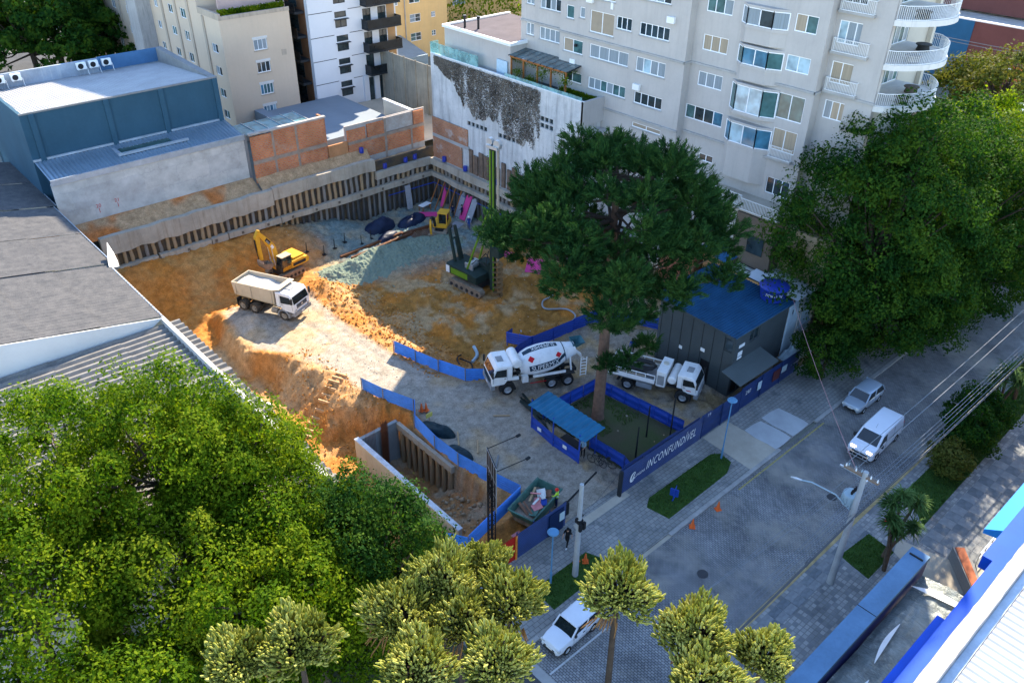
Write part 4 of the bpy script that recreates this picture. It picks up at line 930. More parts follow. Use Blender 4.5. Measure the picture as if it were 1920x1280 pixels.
# podium terraces of the apartment building
pd = thing('podium_block', 'stepped cream podium with railed terrace at the foot of the grey building', 'building', (61,37,0), world=True)
M_buff = mat('buff_render', (0.36,0.28,0.19), .85, .12, .5, streak=.2)
M_umb = mat('umber_render', (0.12,0.095,0.075), .85, .15, .5)
mesh_obj('terrace_wall', MB().box(59.9,62.88,36.2,45.3,0,11.0), mat('pale_terrace_wall',(0.5,0.48,0.45),.85,.1,.5,streak=.3), pd)
mesh_obj('terrace_wall', MB().box(59.4,62.88,32.2,36.1,0,10.9), M_umb, pd)
mesh_obj('terrace_window', MB().box(59.3,59.38,33.0,34.6,7.6,9.2), G_dark, pd)
mesh_obj('terrace_wall', MB().box(60.8,63.5,28.0,32.1,0,10.4), M_buff, pd)
mesh_obj('terrace_floor', MB().box(59.4,62.88,32.2,45.3,11.02,11.1), M_dust, pd)
o = railing([(60.0,45.0),(60.0,37.2),(60.0,36.3),(59.5,36.0),(59.5,32.3)],11.1,12.1,.14); o.parent = pd; o.location = -Vector(pd.location)
mesh_obj('brick_terrace', MB().box(57.6,59.9,38.5,42.5,0,6.1), mat('terracotta_terrace',(0.3,0.12,0.07),.9,.2,.6), pd)

# ------------------------------------------------------------------ site offices
M_cont = mat('dark_green_grey_panel', (0.05,0.062,0.065), 0.6, 0.12, 0.6, spec=.3)
M_broof = mat('blue_roof_sheet', (0.013,0.065,0.14), .6, .25, 1.0)
so = thing('site_office', 'two-storey dark green-grey site office with blue corrugated roof', 'site office', (53,32,0), world=True)
sh_ = [(28.9,29.7,3.4,4.9),(31.3,32.1,0.1,2.4)]
mb = MB(); wall_holes(mb,'x',49.7,28.3,35.9,0,6.05,[(28.5,29.3,4.1,5.3),(30.4,31.3,0.15,2.3)],.1); wall_holes(mb,'y',28.3,49.7,57,0,6.05,[(51.6,53.0,4.4,5.5),(50.0,51.0,0.1,2.2)],.1)
mb.quad((49.7,35.9,0),(57,35.9,0),(57,35.9,6.05),(49.7,35.9,6.05)); mb.quad((57,28.3,0),(57,35.9,0),(57,35.9,6.05),(57,28.3,6.05)); mesh_obj('wall', mb, M_cont, so)
for i in range(7): mesh_obj('panel_joint', MB().box(49.68,49.7,29.3+i*1.05,29.33+i*1.05,0.05,6), M_black, so)
window(so,'x',49.7,28.5,29.3,4.1,5.3,1,[G_dark],M_cont); window(so,'y',28.3,51.6,53.0,4.4,5.5,2,[G_dark],M_cont)
mesh_obj('doorway', MB().box(49.79,49.83,30.4,31.3,0.1,2.3), M_black, so); mesh_obj('doorway', MB().box(50.0,51.0,28.39,28.43,0.1,2.2), M_black, so)
mb = MB(); corr(mb,(48.9,27.9,6.12),(0,8.4,0.35),(8.3,0,0.05),34,.05,(0,0,1)); mesh_obj('roof', mb, M_broof, so)
mb = MB(); mb.bar((48.95,27.95,6.05),(48.95,36.2,6.4),.06,.14); mb.bar((48.95,27.95,6.05),(57.1,27.95,6.1),.06,.14); mesh_obj('roof_edge', mb, M_cont, so)
mb = MB(); mb.add([(48.3,26.45,2.75),(53.6,26.45,2.75),(53.6,28.3,3.2),(48.3,28.3,3.2),(48.3,26.45,2.68),(53.6,26.45,2.68),(53.6,28.3,3.13),(48.3,28.3,3.13)],[(0,1,2,3),(7,6,5,4),(0,4,5,1),(1,5,6,2),(2,6,7,3),(3,7,4,0)]); mesh_obj('awning', mb, mat('grey_green_awning',(0.085,0.1,0.1),.6,.1,.8), so)
for (y_, z_, w_, h_) in ((31.0,3.0,.4,.3),(33.2,2.2,.3,.3)): mesh_obj('notice', MB().box(49.66,49.69,y_,y_+w_,z_,z_+h_), M_white, so)
for (x_, z_, w_, h_) in ((50.2,4.5,.75,.28),(50.2,3.7,.6,.4),(50.2,3.4,.6,.2)): mesh_obj('notice', MB().box(x_,x_+w_,28.26,28.29,z_,z_+h_), M_white, so)
cw = thing('site_cabin', 'pale blue-white stacked site cabins beside the dark green-grey office', 'site office', (60,31,0), world=True)
M_cab = mat('pale_blue_cabin', (0.36,0.45,0.52), .6, .12, .6, streak=.35, streak_col=(0.25,0.3,0.33))
mb = MB(); wall_holes(mb,'y',28.15,57.1,62.6,0,6.0,[(57.5,58.0,4.6,5.2),(60.6,61.6,3.6,5.1)],.1); mb.quad((62.6,28.15,0),(62.6,35,0),(62.6,35,6),(62.6,28.15,6)); mb.quad((57.1,28.15,0),(57.1,28.3,0),(57.1,28.3,6),(57.1,28.15,6)); mesh_obj('wall', mb, M_cab, cw)
window(cw,'y',28.15,60.6,61.6,3.6,5.1,3,[G_dark],M_cab,bars=2); window(cw,'y',28.15,57.5,58.0,4.6,5.2,1,[G_dark],M_cab)
mesh_obj('floor_rail', MB().box(58.8,62.7,28.0,28.14,2.9,3.1), M_cab, cw); mesh_obj('post', MB().box(61.0,61.15,28.0,28.13,0,2.9), M_cab, cw)
mb = MB(); corr(mb,(57.6,28.0,6.1),(5.3,0,0),(0,5.2,.3),26,.05,(0,0,1)); mesh_obj('roof', mb, mat('pale_corrugated_sheet',(0.46,0.48,0.5),.5,.1,.6,metal=.2), cw)
mb = MB(); corr(mb,(57.9,33.3,6.15),(5.2,0,0),(0,1.8,.1),8,.03,(0,0,1)); mesh_obj('translucent_roof', mb, mat('dirty_translucent_sheet',(0.42,0.43,0.38),.4,.15,.8), cw)
for i in range(9): mesh_obj('roof_batten', MB().bar((58.0+i*.64,33.3,6.3),(58.0+i*.64,35.1,6.4),.05), M_twd, cw)
mesh_obj('plywood_panel', MB().box(57.1,57.15,31.0,34.4,5.6,6.5), mat('plywood',(0.45,0.25,0.1),.8,.1,2), cw)
for (x_, r_) in ((58.5,.06),(58.9,.04)): mesh_obj('downpipe', MB().tube([(x_,28.05,6.0),(x_,28.05,0.5)],r_,8), M_conc, cw)
hb = thing('roof_hut', 'small hut under a smooth blue roof behind the site cabins', 'hut', (62,36.5,0), world=True)
mesh_obj('wall', MB().box(58.2,63.2,35.6,38.0,0,6.6), mat('orange_board',(0.35,0.19,0.09),.8,.1,1), hb)
mb = MB(); mb.add([(57.7,35.3,6.7),(63.5,35.3,6.9),(63.5,38.4,7.3),(57.7,38.4,7.1),(57.7,35.3,6.62),(63.5,35.3,6.82),(63.5,38.4,7.22),(57.7,38.4,7.02)],[(0,1,2,3),(7,6,5,4),(0,4,5,1),(1,5,6,2),(2,6,7,3),(3,7,4,0)]); mesh_obj('roof', mb, mat('blue_hut_roof',(0.02,0.1,0.22),.5,.1,.5), hb)
# water tank on the office roof
M_tank = mat('blue_polyethylene', (0.012,0.035,0.28), .35, .08, 1, spec=.5)
wtk = thing('water_tank', 'round blue plastic water tank standing on the site office roof edge', 'water tank', (56.3,29.6,6.2))
mb = MB(); prof = [(0,.0,.62),(0,0,.86),(0,0,.9)]
def lathe(prof, n=28):
    m_ = MB(); rings = [[(r_*math.cos(2*math.pi*i/n), r_*math.sin(2*math.pi*i/n), z_) for i in range(n)] for (r_, z_) in prof]; m_.loft(rings); return m_
mesh_obj('tank_body', lathe([(.95,0),(1.02,.3),(1.05,.34),(1.08,.7),(1.11,.74),(1.16,1.15)]), M_tank, wtk, smooth=True)
mesh_obj('tank_lid', lathe([(1.22,1.12),(1.24,1.2),(1.15,1.28),(.7,1.42),(.2,1.5),(.05,1.51)]), M_tank, wtk, smooth=True)
vs, fs = text_mesh('FORTLEV', .34); wl = max(v_[0] for v_ in vs); m_ = MB()
m_.add([(1.125*math.cos(R(215)+(v_[0]-wl/2)/1.1),1.125*math.sin(R(215)+(v_[0]-wl/2)/1.1),.62+v_[1]) for v_ in vs], fs); mesh_obj('lettering', m_, M_white, wtk)
mesh_obj('tank_outlet', MB().tube([(1.0,0,.1),(1.3,0,.1),(1.3,-.4,.1)],.05,8), M_conc, wtk)
# debris under plastic sheet beside the cabins
M_plastic = mat('grey_plastic_sheet', (0.3,0.38,0.42), .35, .3, 1.5, bump=.8, bscale=4)
rs_ = np.random.RandomState(3); uu, vv = np.meshgrid(np.linspace(-1,1,26), np.linspace(-1,1,22))
hz_ = 1.3*np.maximum(0,1-uu**2)*np.maximum(0,1-vv**2)*(1+.8*fbm(uu*3,vv*3,5,1,4))
i_ = np.arange(uu.size).reshape(uu.shape); fc = np.stack([i_[:-1,:-1],i_[:-1,1:],i_[1:,1:],i_[1:,:-1]],-1).reshape(-1,4)
tag(arr_obj('plastic_sheeted_heap', np.c_[(uu*2.2).ravel(),(vv*.75).ravel(),hz_.ravel()+.1], fc, M_plastic, loc=(58.2,27.25,1.0)), 'heap of rubble under crumpled pale plastic by the site cabins', 'heap')
mesh_obj('skip_box', MB().box(55.9,60.5,26.6,28.0,.1,1.15), mat('timber_crate',(0.16,0.12,0.08),.9,.2,2)); tag(bpy.data.objects['skip_box'],'low dark timber bin holding the plastic covered heap','bin')
# ------------------------------------------------------------------ fences and hoardings
M_bfence = mat('blue_coated_sheet', (0.035,0.2,0.62), .5, .2, 1.4, spec=.5)
M_bfence2 = mat('deep_blue_sheet', (0.012,0.055,0.33), .45, .15, .8, spec=.45)
M_navy = mat('navy_hoarding_sheet', (0.009,0.03,0.115), .5, .25, 1.2, spec=.4)
def ribbed(mb, a, b_, za, zb, h, ribs, amp, lean=0.0):
    """upright sheet between ground points a and b with ribs running along it"""
    a, b_ = Vector((a[0],a[1],za)), Vector((b_[0],b_[1],zb)); d = (b_-a); n = Vector((-d.y,d.x,0)).normalized()
    k = len(mb.v); per = 4; N = ribs*per
    for i in range(N+1):
        o_ = n*(amp*(0,0,1,1)[i % per]+lean*i/N); zz = Vector((0,0,h*i/N))
        mb.v.append(tuple(a+zz+o_)); mb.v.append(tuple(b_+zz+o_))
    for i in range(N):
        mb.f.append((k+2*i,k+2*i+1,k+2*i+3,k+2*i+2)); mb.m.append(mb.cur)
    return mb
def fence(pts, h, label, m, ribs=6, amp=.055, step=2.0, zoff=0.0, zfun=None, pside=-1, posts=True, jit=.05, rib=True, group=None):
    pts = [Vector((p[0],p[1],0)) for p in pts]
    c_ = sum(pts, Vector())/len(pts); t_ = thing('sheet_fence', label, 'fence', (c_.x,c_.y,(zfun or zt)(c_.x,c_.y)), world=True, group=group)
    zf = zfun or zt; rr = random.Random(int(c_.x*100))
    for a, b_ in zip(pts[:-1], pts[1:]):
        L_ = (b_-a).length; n = max(1, round(L_/step))
        q = [a.lerp(b_, i/n) for i in range(n+1)]
        for i in range(n):
            la, lb = rr.uniform(-jit,jit), rr.uniform(-jit,jit)
            mb = MB(); ribbed(mb, q[i], q[i+1], zf(q[i].x,q[i].y)+zoff+rr.uniform(-.02,.02), zf(q[i+1].x,q[i+1].y)+zoff+rr.uniform(-.02,.02), h, ribs, amp, la)
            mesh_obj('sheet_panel', mb, m, t_)
            if posts:
                p = q[i]; d = (b_-a).normalized(); nn_ = Vector((-d.y,d.x,0))*(.06 if pside < 0 else -.11); z_ = zf(p.x,p.y)-.3
                mesh_obj('post', MB().bar((p.x-nn_.x,p.y-nn_.y,z_),(p.x-nn_.x,p.y-nn_.y,z_+h+.32),.06), M_conc_d if m is M_bfence else m, t_)
    return t_
flat = lambda z: (lambda x, y: z)
fzl = lambda x, y: float(np.interp(y, [26,40,50,56,62], [0.05,0.0,-0.35,-0.6,-0.75]))
fence([(28.15,49.0),(28.6,46.6),(29.5,43.6)],1.25,'bright blue sheet fence on the ramp side above the orange slope',M_bfence,zfun=fzl,step=2.6)
fence([(29.5,43.6),(28.35,42.0),(27.95,38.9),(28.0,36.2),(28.5,33.4),(29.1,30.75)],1.25,'bright blue sheet fence curving along the shaft beside the site road',M_bfence,zfun=fzl,step=2.8)
fence([(29.05,30.7),(26.1,30.1),(23.4,29.5),(22.6,30.8)],1.25,'blue sheet fence closing the street end of the shaft',M_bfence,zfun=flat(0.0),step=2.8)
fence([(33.4,51.9),(34.4,46.8),(35.2,44.2),(36.4,43.1)],1.25,'bright blue sheet fence between ramp and pit ending at the mixer cab',M_bfence,zfun=fzl,step=2.7)
fence([(36.4,43.1),(42.6,43.9),(49.8,43.3)],1.3,'deep blue sheet fence behind the concrete mixer',M_bfence2,zfun=flat(0.0),step=2.2,ribs=5)
fence([(42.6,44.0),(42.7,47.4),(43.6,47.6)],1.2,'short deep blue sheet fence branching into the pit',M_bfence2,zfun=lambda x,y: max(-1.2,-.35*(y-44)),step=2.0,ribs=5)
fence([(49.8,43.3),(52.6,40.4),(53.6,38.0)],1.3,'deep blue sheet fence running behind the site office',M_bfence2,zfun=flat(0.0),step=2.2,ribs=5)
fence([(36.4,36.1),(42.3,35.9)],1.25,'deep blue sheet fence of the tree plot facing the mixer',M_bfence2,zfun=flat(0.05),step=1.5,ribs=2,amp=.05)
fence([(42.35,35.85),(43.2,27.7)],1.25,'deep blue sheet fence of the tree plot facing the pump lorry',M_bfence2,zfun=flat(0.05),step=1.4,ribs=2,amp=.05)
fence([(36.6,31.2),(36.75,28.0),(36.2,26.6)],1.25,'deep blue sheet fence between the tree plot and the gate shed',M_bfence2,zfun=flat(0.05),step=1.8,ribs=2,amp=.05)
ho = fence([(34.5,26.35),(43.6,26.35)],2.2,'navy ribbed street hoarding with white INCONFUNDÍVEL lettering',M_navy,14,.035,2.3,zfun=flat(0.1),jit=.0,pside=1)
def letters(txt, x, z, size, par, shear=0.0, name='lettering', spacing=1.0, y=26.30, width=None):
    vs, fs = text_mesh(txt, size, shear, spacing); w_ = max(v_[0] for v_ in vs); k = (width/w_) if width else 1.0
    m_ = MB(); m_.add([(x+v_[0]*k, y, z+v_[1]) for v_ in vs], fs); return mesh_obj(name, m_, M_white, par)
letters('INCONFUNDÍVEL', 37.1, .95, 1.08, ho, .3, width=5.7, spacing=1.12)
letters('LAGUNA', 36.0, .92, .36, ho, .25, width=1.0)
mb = MB()                                                       # crescent-shaped emblem before the small name
for i in range(14):
    a0, a1 = R(60+i*18), R(60+(i+1)*18); w0, w1 = .02+.1*math.sin(math.pi*i/14), .02+.1*math.sin(math.pi*(i+1)/14)
    P_ = lambda a_, r_: (35.72+r_*math.cos(a_)*.75+.2*r_*math.sin(a_), 26.30, 1.08+r_*math.sin(a_))
    mb.quad(P_(a0,.42),P_(a1,.42),P_(a1,.42-w1*2),P_(a0,.42-w0*2))
mb.quad((35.62,26.30,.82),(36.0,26.30,.86),(35.95,26.30,.98),(35.68,26.30,1.0)); mb.quad((35.68,26.30,1.0),(35.8,26.30,1.0),(35.98,26.30,1.38),(35.9,26.30,1.4))
mesh_obj('emblem', mb, M_white, ho)
mesh_obj('back_rail', MB().box(35.2,41.2,26.75,26.85,1.9,2.0).box(34.6,43.4,26.5,26.58,2.1,2.2), M_navy, ho)
mesh_obj('end_post', MB().box(34.3,34.5,26.2,26.45,0,2.35), M_twd, ho)
ho2 = fence([(43.7,26.42),(48.6,26.42)],2.1,'plain navy hoarding stretch right of the lettered one',M_navy,3,.02,2.4,zfun=flat(0.1),jit=0)
mesh_obj('sign_plate', MB().box(43.4,44.6,26.36,26.38,1.75,2.4), M_navy, ho2); letters('19', 44.1, 1.95, .45, ho2, y=26.34)
ho3 = fence([(48.7,26.5),(57.2,26.5)],2.2,'navy hoarding in front of the site office with small notices',M_navy,3,.02,2.8,zfun=flat(0.1),jit=0)
letters('297', 49.3, 1.4, .5, ho3, y=26.44); mesh_obj('notice', MB().box(51.0,51.5,26.42,26.45,1.0,1.8), mat('pale_notice',(0.4,0.5,0.52),.6,.1,4), ho3)
mesh_obj('notice', MB().box(54.4,55.2,26.42,26.45,1.1,1.7), MATS['pale_notice'], ho3); mesh_obj('window_opening', MB().box(53.2,54.2,26.42,26.45,.8,1.8), mat('maroon_board',(0.1,0.03,0.03),.7,.1,2), ho3)
ho4 = fence([(25.3,26.85),(29.6,26.85)],2.2,'navy ribbed hoarding beside the rubble skip',M_navy,14,.035,1.5,zfun=flat(0.1),jit=0,pside=1)
mesh_obj('wicket_door', MB().box(28.0,29.3,26.76,26.8,.15,2.05), mat('dark_navy_door',(0.006,0.018,0.06),.5,.1,1), ho4); mesh_obj('notice', MB().box(28.9,29.35,26.72,26.75,1.0,1.7), MATS['pale_notice'], ho4)
ho5 = fence([(22.6,26.9),(25.2,26.87)],2.1,'bright red hoarding panel at the end of the navy hoarding',mat('red_hoarding',(0.4,0.02,0.012),.5,.1,.8),3,.02,2.6,zfun=flat(0.1),jit=0)
mesh_obj('orange_edge', MB().box(25.05,25.2,26.8,26.83,.1,2.2), mat('orange_edge_strip',(0.6,0.2,0.03),.5,.05,2), ho5)
# ------------------------------------------------------------------ gate shed with ribbed blue roof
sd = thing('guard_shed', 'open blue guard shed with pale blue corrugated roof at the gate', 'shed', (36,32.5,0), world=True)
mb = MB(); corr(mb,(34.45,29.9,2.6),(0,5.9,0),(2.15,0,.22),13,.04,(0,0,1)); mesh_obj('roof', mb, mat('light_blue_sheet',(0.022,0.13,0.24),.65,.22,.8), sd)
for (a, b_) in (((35.0,35.9),(34.7,33.3)),((34.7,33.2),(34.75,30.6))):
    mb = MB(); ribbed(mb,a,b_,.05,.05,1.15,2,.03); mesh_obj('sheet_panel', mb, M_bfence2, sd)
for (x, y_) in ((34.72,30.6),(34.68,33.25),(35.0,35.9),(36.5,30.6),(36.5,35.8)): mesh_obj('post', MB().bar((x,y_,0),(x,y_,2.75),.08), M_bfence2, sd)
for (y_, z_) in ((34.9,.75),(32.2,.75)): mesh_obj('notice', MB().bar((34.66,y_,z_),(34.66,y_-.4,z_),.02,.3), M_white, sd)
mesh_obj('desk', MB().box(35.2,35.9,31.0,33.0,.7,.76).box(35.25,35.3,31.1,31.15,.05,.7).box(35.8,35.85,32.8,32.85,.05,.7), M_black, sd)
for i, (x, y_) in enumerate(((35.6,29.6),(35.9,29.0))):
    t_ = thing('bicycle', ('dark bicycle leaning nearest the guard shed','dark bicycle parked by the end of the blue sheet fence')[i], 'bicycle', (x,y_,.08), R(100+20*i), 'bicycles by the guard shed')
    for dx in (-.5,.5):
        w_ = MB(); N=18
        w_.tube([(dx+.33*math.cos(2*math.pi*k/N),0,.34+.33*math.sin(2*math.pi*k/N)) for k in range(N+1)],.022,6,False); mesh_obj('wheel', w_, M_black, t_)
    f_ = MB(); f_.tube([(-.5,0,.34),(-.1,0,.34),(.32,0,.85),(-.18,0,.82),(-.5,0,.34)],.022,6); f_.tube([(.32,0,.85),(.5,0,.34)],.02,6); f_.tube([(-.1,0,.34),(-.2,0,.92)],.02,6); mesh_obj('frame', f_, M_twd, t_)
    mesh_obj('handlebar', MB().tube([(.3,-.25,.98),(.34,0,.96),(.3,.25,.98)],.016,6), M_black, t_); mesh_obj('saddle', MB().box(-.32,-.08,-.07,.07,.92,.97), M_black, t_)
# ------------------------------------------------------------------ concrete shaft
shf = thing('concrete_shaft', 'open concrete shaft with one timber-lagged side near the street', 'shaft', (26,37,-4), world=True)
M_shaft = mat('shaft_concrete', (0.36,0.33,0.27), .9, .18, .5, bump=.15, streak=.4, streak_col=(0.25,0.18,0.1))
mb = MB(); mb.box(23.95,24.25,31.2,43.7,-4,.05); mesh_obj('side_wall', mb, M_shaft, shf)
mb = MB(); mb.box(23.9,24.3,31.2,43.7,.05,.12); mesh_obj('wall_top', mb, mat('pale_block_top',(0.48,0.5,0.52),.9,.25,3), shf)
mb = MB(); mb.box(24.25,27.7,43.4,43.7,-4,.0); mesh_obj('end_wall', mb, mat('grey_shaft_wall',(0.22,0.235,0.235),.9,.15,.5), shf)
mb = MB(); mb.box(27.55,27.85,36.5,43.4,-.7,-.1); mesh_obj('edge_beam', mb, M_beam, shf)
for i in range(9): inst('lagging_pile', pA, shf, (27.65,36.8+i*.75,-4.2), rnd.random()*6, (1,1,3.6))
for i in range(8): mesh_obj('reinforcing_bar', MB().tube([(24.6+.12*i,43.25,-3.5),(24.62+.12*i,43.2,.6),(24.5+.13*i,43.0,1.2+.15*i)],.012,5), mat('rusty_steel',(0.16,0.06,0.03),.8,.2,5), shf)
for i in range(26): mesh_obj('starter_bar', MB().tube([(25.9+.05*(i%13),43.1+.12*(i//13),-3.6),(25.95+.05*(i%13),43.0+.12*(i//13),.8+.05*(i%5))],.014,4), MATS['rusty_steel'], shf)
# ------------------------------------------------------------------ sign gantry seen from behind, gate barrier, poles and lamps
sg = thing('sign_gantry', 'tall black billboard frame on lattice posts beside the blue fence', 'billboard', (25.1,28.6,0), world=True)
M_steel = mat('dark_steel', (0.02,0.022,0.024), .6, .15, 3, metal=.3)
for (x, y_) in ((24.75,29.0),(24.45,28.3)):
    f_ = MB()
    for dx, dy in ((-.12,-.12),(.12,-.12),(0,.14)): f_.bar((x+dx,y_+dy,0),(x+dx,y_+dy,6.2),.05)
    for k in range(15): f_.bar((x-.12,y_-.12,.2+k*.4),(x+.12,y_-.12,.4+k*.4),.025); f_.bar((x+.12,y_-.12,.4+k*.4),(x,y_+.14,.6+k*.4),.025)
    mesh_obj('lattice_post', f_, M_steel, sg)
f_ = MB(); d_ = Vector((-.42,-.91,0)).normalized(); p0 = Vector((25.2,29.7,.5))
f_.bar(p0+Vector((0,0,5.3)),p0+d_*2.0+Vector((0,0,5.3)),.06,3.6); mesh_obj('billboard_panel', f_, M_steel, sg)
f_ = MB()
for z in (3.6,4.7,5.8,7.05): f_.bar(p0+Vector((-.05,-.06,z)),p0+d_*2.0+Vector((-.05,-.06,z)),.05)
for k in range(5): f_.bar(p0+d_*(k*.5)+Vector((-.05,-.06,3.5)),p0+d_*(k*.5)+Vector((-.05,-.06,7.1)),.05)
mesh_obj('panel_frame', f_, M_alu, sg)
for k, (zz, L_) in enumerate(((7.15,1.6),(6.6,1.7))):
    a_ = p0+d_*(0.2+1.6*k)+Vector((0,0,zz)); e_ = a_+Vector((.93,-.25,0)).normalized()*L_*1.3+Vector((0,0,.25))
    l_ = mesh_obj('lamp_arm', MB().tube([a_,e_],.03,6), M_steel, sg); q = mesh_obj('lamp_head', MB().box(e_.x-.15,e_.x+.15,e_.y-.08,e_.y+.08,e_.z-.06,e_.z+.05), M_steel); q.parent = l_
br = thing('barrier', 'dark gate barrier pole lowered across the site entrance', 'barrier', (30.4,27.6,0), world=True)
mesh_obj('barrier_post', MB().box(30.25,30.55,27.45,27.75,0.05,1.1), M_steel, br); mesh_obj('barrier_arm', MB().bar((30.4,27.6,1.05),(34.1,28.3,1.15),.1), M_steel, br)
M_pole = mat('pole_concrete', (0.33,0.34,0.34), .85, .15, .8)
pl2 = thing('utility_pole', 'slim concrete utility pole on the grass verge beside the cones', 'pole', (27.03,23.42,.1))
mesh_obj('shaft', MB().tube([(0,0,0),(0,0,7.7)],[.2,.13],10), M_pole, pl2, smooth=True)
mesh_obj('meter_bracket', MB().box(-.16,.16,-.2,.2,4.6,4.9).box(-.3,.3,-.06,.06,5.0,5.12), M_steel, pl2); 
for s_ in (-1,1): mesh_obj('junction_box', MB().box(.15*s_-.1,.15*s_+.1,-.35,-.2,4.2,4.75), M_steel, pl2)
M_lampb = mat('blue_lamp_enamel', (0.09,0.22,0.36), .45, .1, 2)
for i, (x, y_, h_, lb) in enumerate(((43.0,23.95,5.35,'slender blue street lamp with disc head on the grass verge'),(25.45,24.0,4.4,'slender blue street lamp with disc head beside the red hoarding panel'))):
    t_ = thing('street_lamp', lb, 'street lamp', (x,y_,.1), 0, 'blue disc-headed street lamps')
    mesh_obj('post', MB().tube([(0,0,0),(0,0,1.0),(0,0,1.02),(0,0,h_)],[.075,.075,.05,.045],10), M_lampb, t_, smooth=True)
    mesh_obj('lamp_head', lathe([(.06,h_-.05),(.33,h_),(.36,h_+.06),(.3,h_+.13),(.05,h_+.17)],20), M_lampb, t_, smooth=True)
for i, (x, y_, h_) in enumerate(((38.3,28.2,2.9),(40.7,29.2,3.0),(41.45,27.6,4.6))):
    tag(mesh_obj('steel_post', MB().tube([(0,0,0),(0,0,h_)],[.07,.05],8).box(-.1,.1,-.1,.1,-.02,.03), M_steel, loc=(x,y_,.1)), ('shortest dark steel post inside the tree plot','middle dark steel post inside the tree plot','tallest dark steel post inside the tree plot near the hoarding')[i], 'post', 'steel posts in the tree plot')
# near utility pole with transformer, arm lamp and wires
up = thing('utility_pole', 'thick concrete utility pole carrying a round transformer on the near pavement', 'pole', (38.55,12.45,.1), world=True)
mesh_obj('shaft', MB().tube([(38.55,12.45,.1),(38.55,12.45,9.3)],[.24,.15],12), M_pole, up, smooth=True)
M_trafo = mat('transformer_grey', (0.28,0.36,0.4), .5, .15, 1)
tb = MB(); n_=20
rings = [[(39.0-.1+r_*math.cos(2*math.pi*i/n_)*1.0,12.95+r_*math.sin(2*math.pi*i/n_),z_) for i in range(n_)] for r_, z_ in ((.3,6.2),(.48,6.35),(.5,7.0),(.47,7.1),(.2,7.15))]; tb.loft(rings)
tr = mesh_obj('transformer', tb, M_trafo, up, smooth=True)
for i in range(12):
    a_ = 2*math.pi*i/12; q = mesh_obj('cooling_fin', MB().bar((38.9+.48*math.cos(a_),12.95+.48*math.sin(a_),6.45),(38.9+.48*math.cos(a_),12.95+.48*math.sin(a_),6.95),.05,.14), M_trafo); q.parent = tr
for i in range(3): q = mesh_obj('bushing', MB().tube([(38.75+.2*i,12.9,7.1),(38.75+.2*i,12.9,7.28),(38.75+.2*i,12.9,7.5)],[.06,.08,.03],8), M_black); q.parent = tr
mesh_obj('lamp_arm', MB().tube([(38.5,12.6,6.2),(38.3,13.6,6.9),(37.9,15.0,7.15),(37.6,15.6,7.1)],.045,8), M_trafo, up); mesh_obj('lamp_head', MB().loft([[(37.62+a_*.06,15.5+b_*.05,7.1+c_*.05) for a_,b_,c_ in ((-1,0,-1),(1,0,-1),(1,0,1),(-1,0,1))],[(37.5+a_*.1,15.85,7.1+c_*.06) for a_,c_ in ((-1,-1),(1,-1),(1,1),(-1,1))],[(37.4+a_*.04,16.1,7.12+c_*.03) for a_,c_ in ((-1,-1),(1,-1),(1,1),(-1,1))]]), M_alu, up)
mesh_obj('crossarm', MB().box(38.45,38.65,11.6,13.7,8.9,9.02), mat('weathered_timber_arm',(0.2,0.14,0.1),.9,.2,3), up)
for y_ in (11.7,12.1,13.0,13.6): mesh_obj('insulator', MB().tube([(38.55,y_,9.02),(38.55,y_,9.2)],[.05,.03],8), M_white, up)
mesh_obj('fuse_bracket', MB().box(39.2,39.3,12.2,14.2,8.2,8.3).box(39.0,39.2,12.4,12.5,8.1,8.3), M_alu, up)
for i in range(3): mesh_obj('fuse', MB().bar((39.4,13.0+.4*i,8.1),(39.55,13.0+.4*i,8.5),.06), M_trafo, up)
M_wire = mat('power_cable', (0.09,0.095,0.1), .6, .1, 2); M_wirel = mat('pale_cable', (0.15,0.165,0.18), .6, .1, 2)
def wire(pts, r_, m, label, sag=0.6, name='overhead_cable', group='overhead cables above the near kerb'):
    p = []
    for a, b_ in zip(pts[:-1], pts[1:]):
        a, b_ = Vector(a), Vector(b_)
        for i in range(24):
            t_ = i/24; p.append(a.lerp(b_,t_)-Vector((0,0,sag*4*t_*(1-t_))))
    p.append(Vector(pts[-1])); tag(mesh_obj(name, MB().tube(p, r_, 5), m), label, 'cable', group)
for i, (y_, z_, r_, m) in enumerate(((12.2,6.25,.035,M_wire),(12.45,6.05,.02,M_wirel),(12.62,6.35,.018,M_wirel),(12.78,6.5,.018,M_wirel),(12.95,6.62,.018,M_wirel),(12.3,5.75,.03,M_wire))):
    wire([(2,y_,z_),(38.5,y_,z_),(78,y_,z_+.2),(118,y_,z_+.3)],r_,m,('thick dark bundle cable, lowest of those above the near kerb','thin pale cable just above the dark bundle','thin pale cable, second of the pale set above the near kerb','thin pale cable, third of the pale set above the near kerb','thin pale cable, topmost of the pale set above the near kerb','slack dark cable hanging below the pale set')[i])
for i, (y_, z_) in enumerate(((13.6,9.2),(13.0,9.2))): wire([(38.55,y_,z_),(80,y_+.2,z_+.4),(120,y_,z_+.6)],.018,M_wirel,('upper pale power line crossing above the white van','second pale power line crossing above the white van')[i],.5,group='power lines from the crossarm')
for i, y_ in enumerate((16.2,17.0)): wire([(6,y_,5.3),(38.5,13.2-.5*i,8.5)],.014,M_wirel,('blue-grey service wire crossing the cobbles below the lamp arm','second blue-grey service wire crossing the cobbles')[i],.3,group='service wires over the street')
wire([(38.6,12.9,8.9),(55.9,27.6,7.2)],.018,mat('red_white_cable',(0.4,0.22,0.22),.6,.3,2),'red and white marked cable stretched from pole to site office',.35,group='service wires over the street')
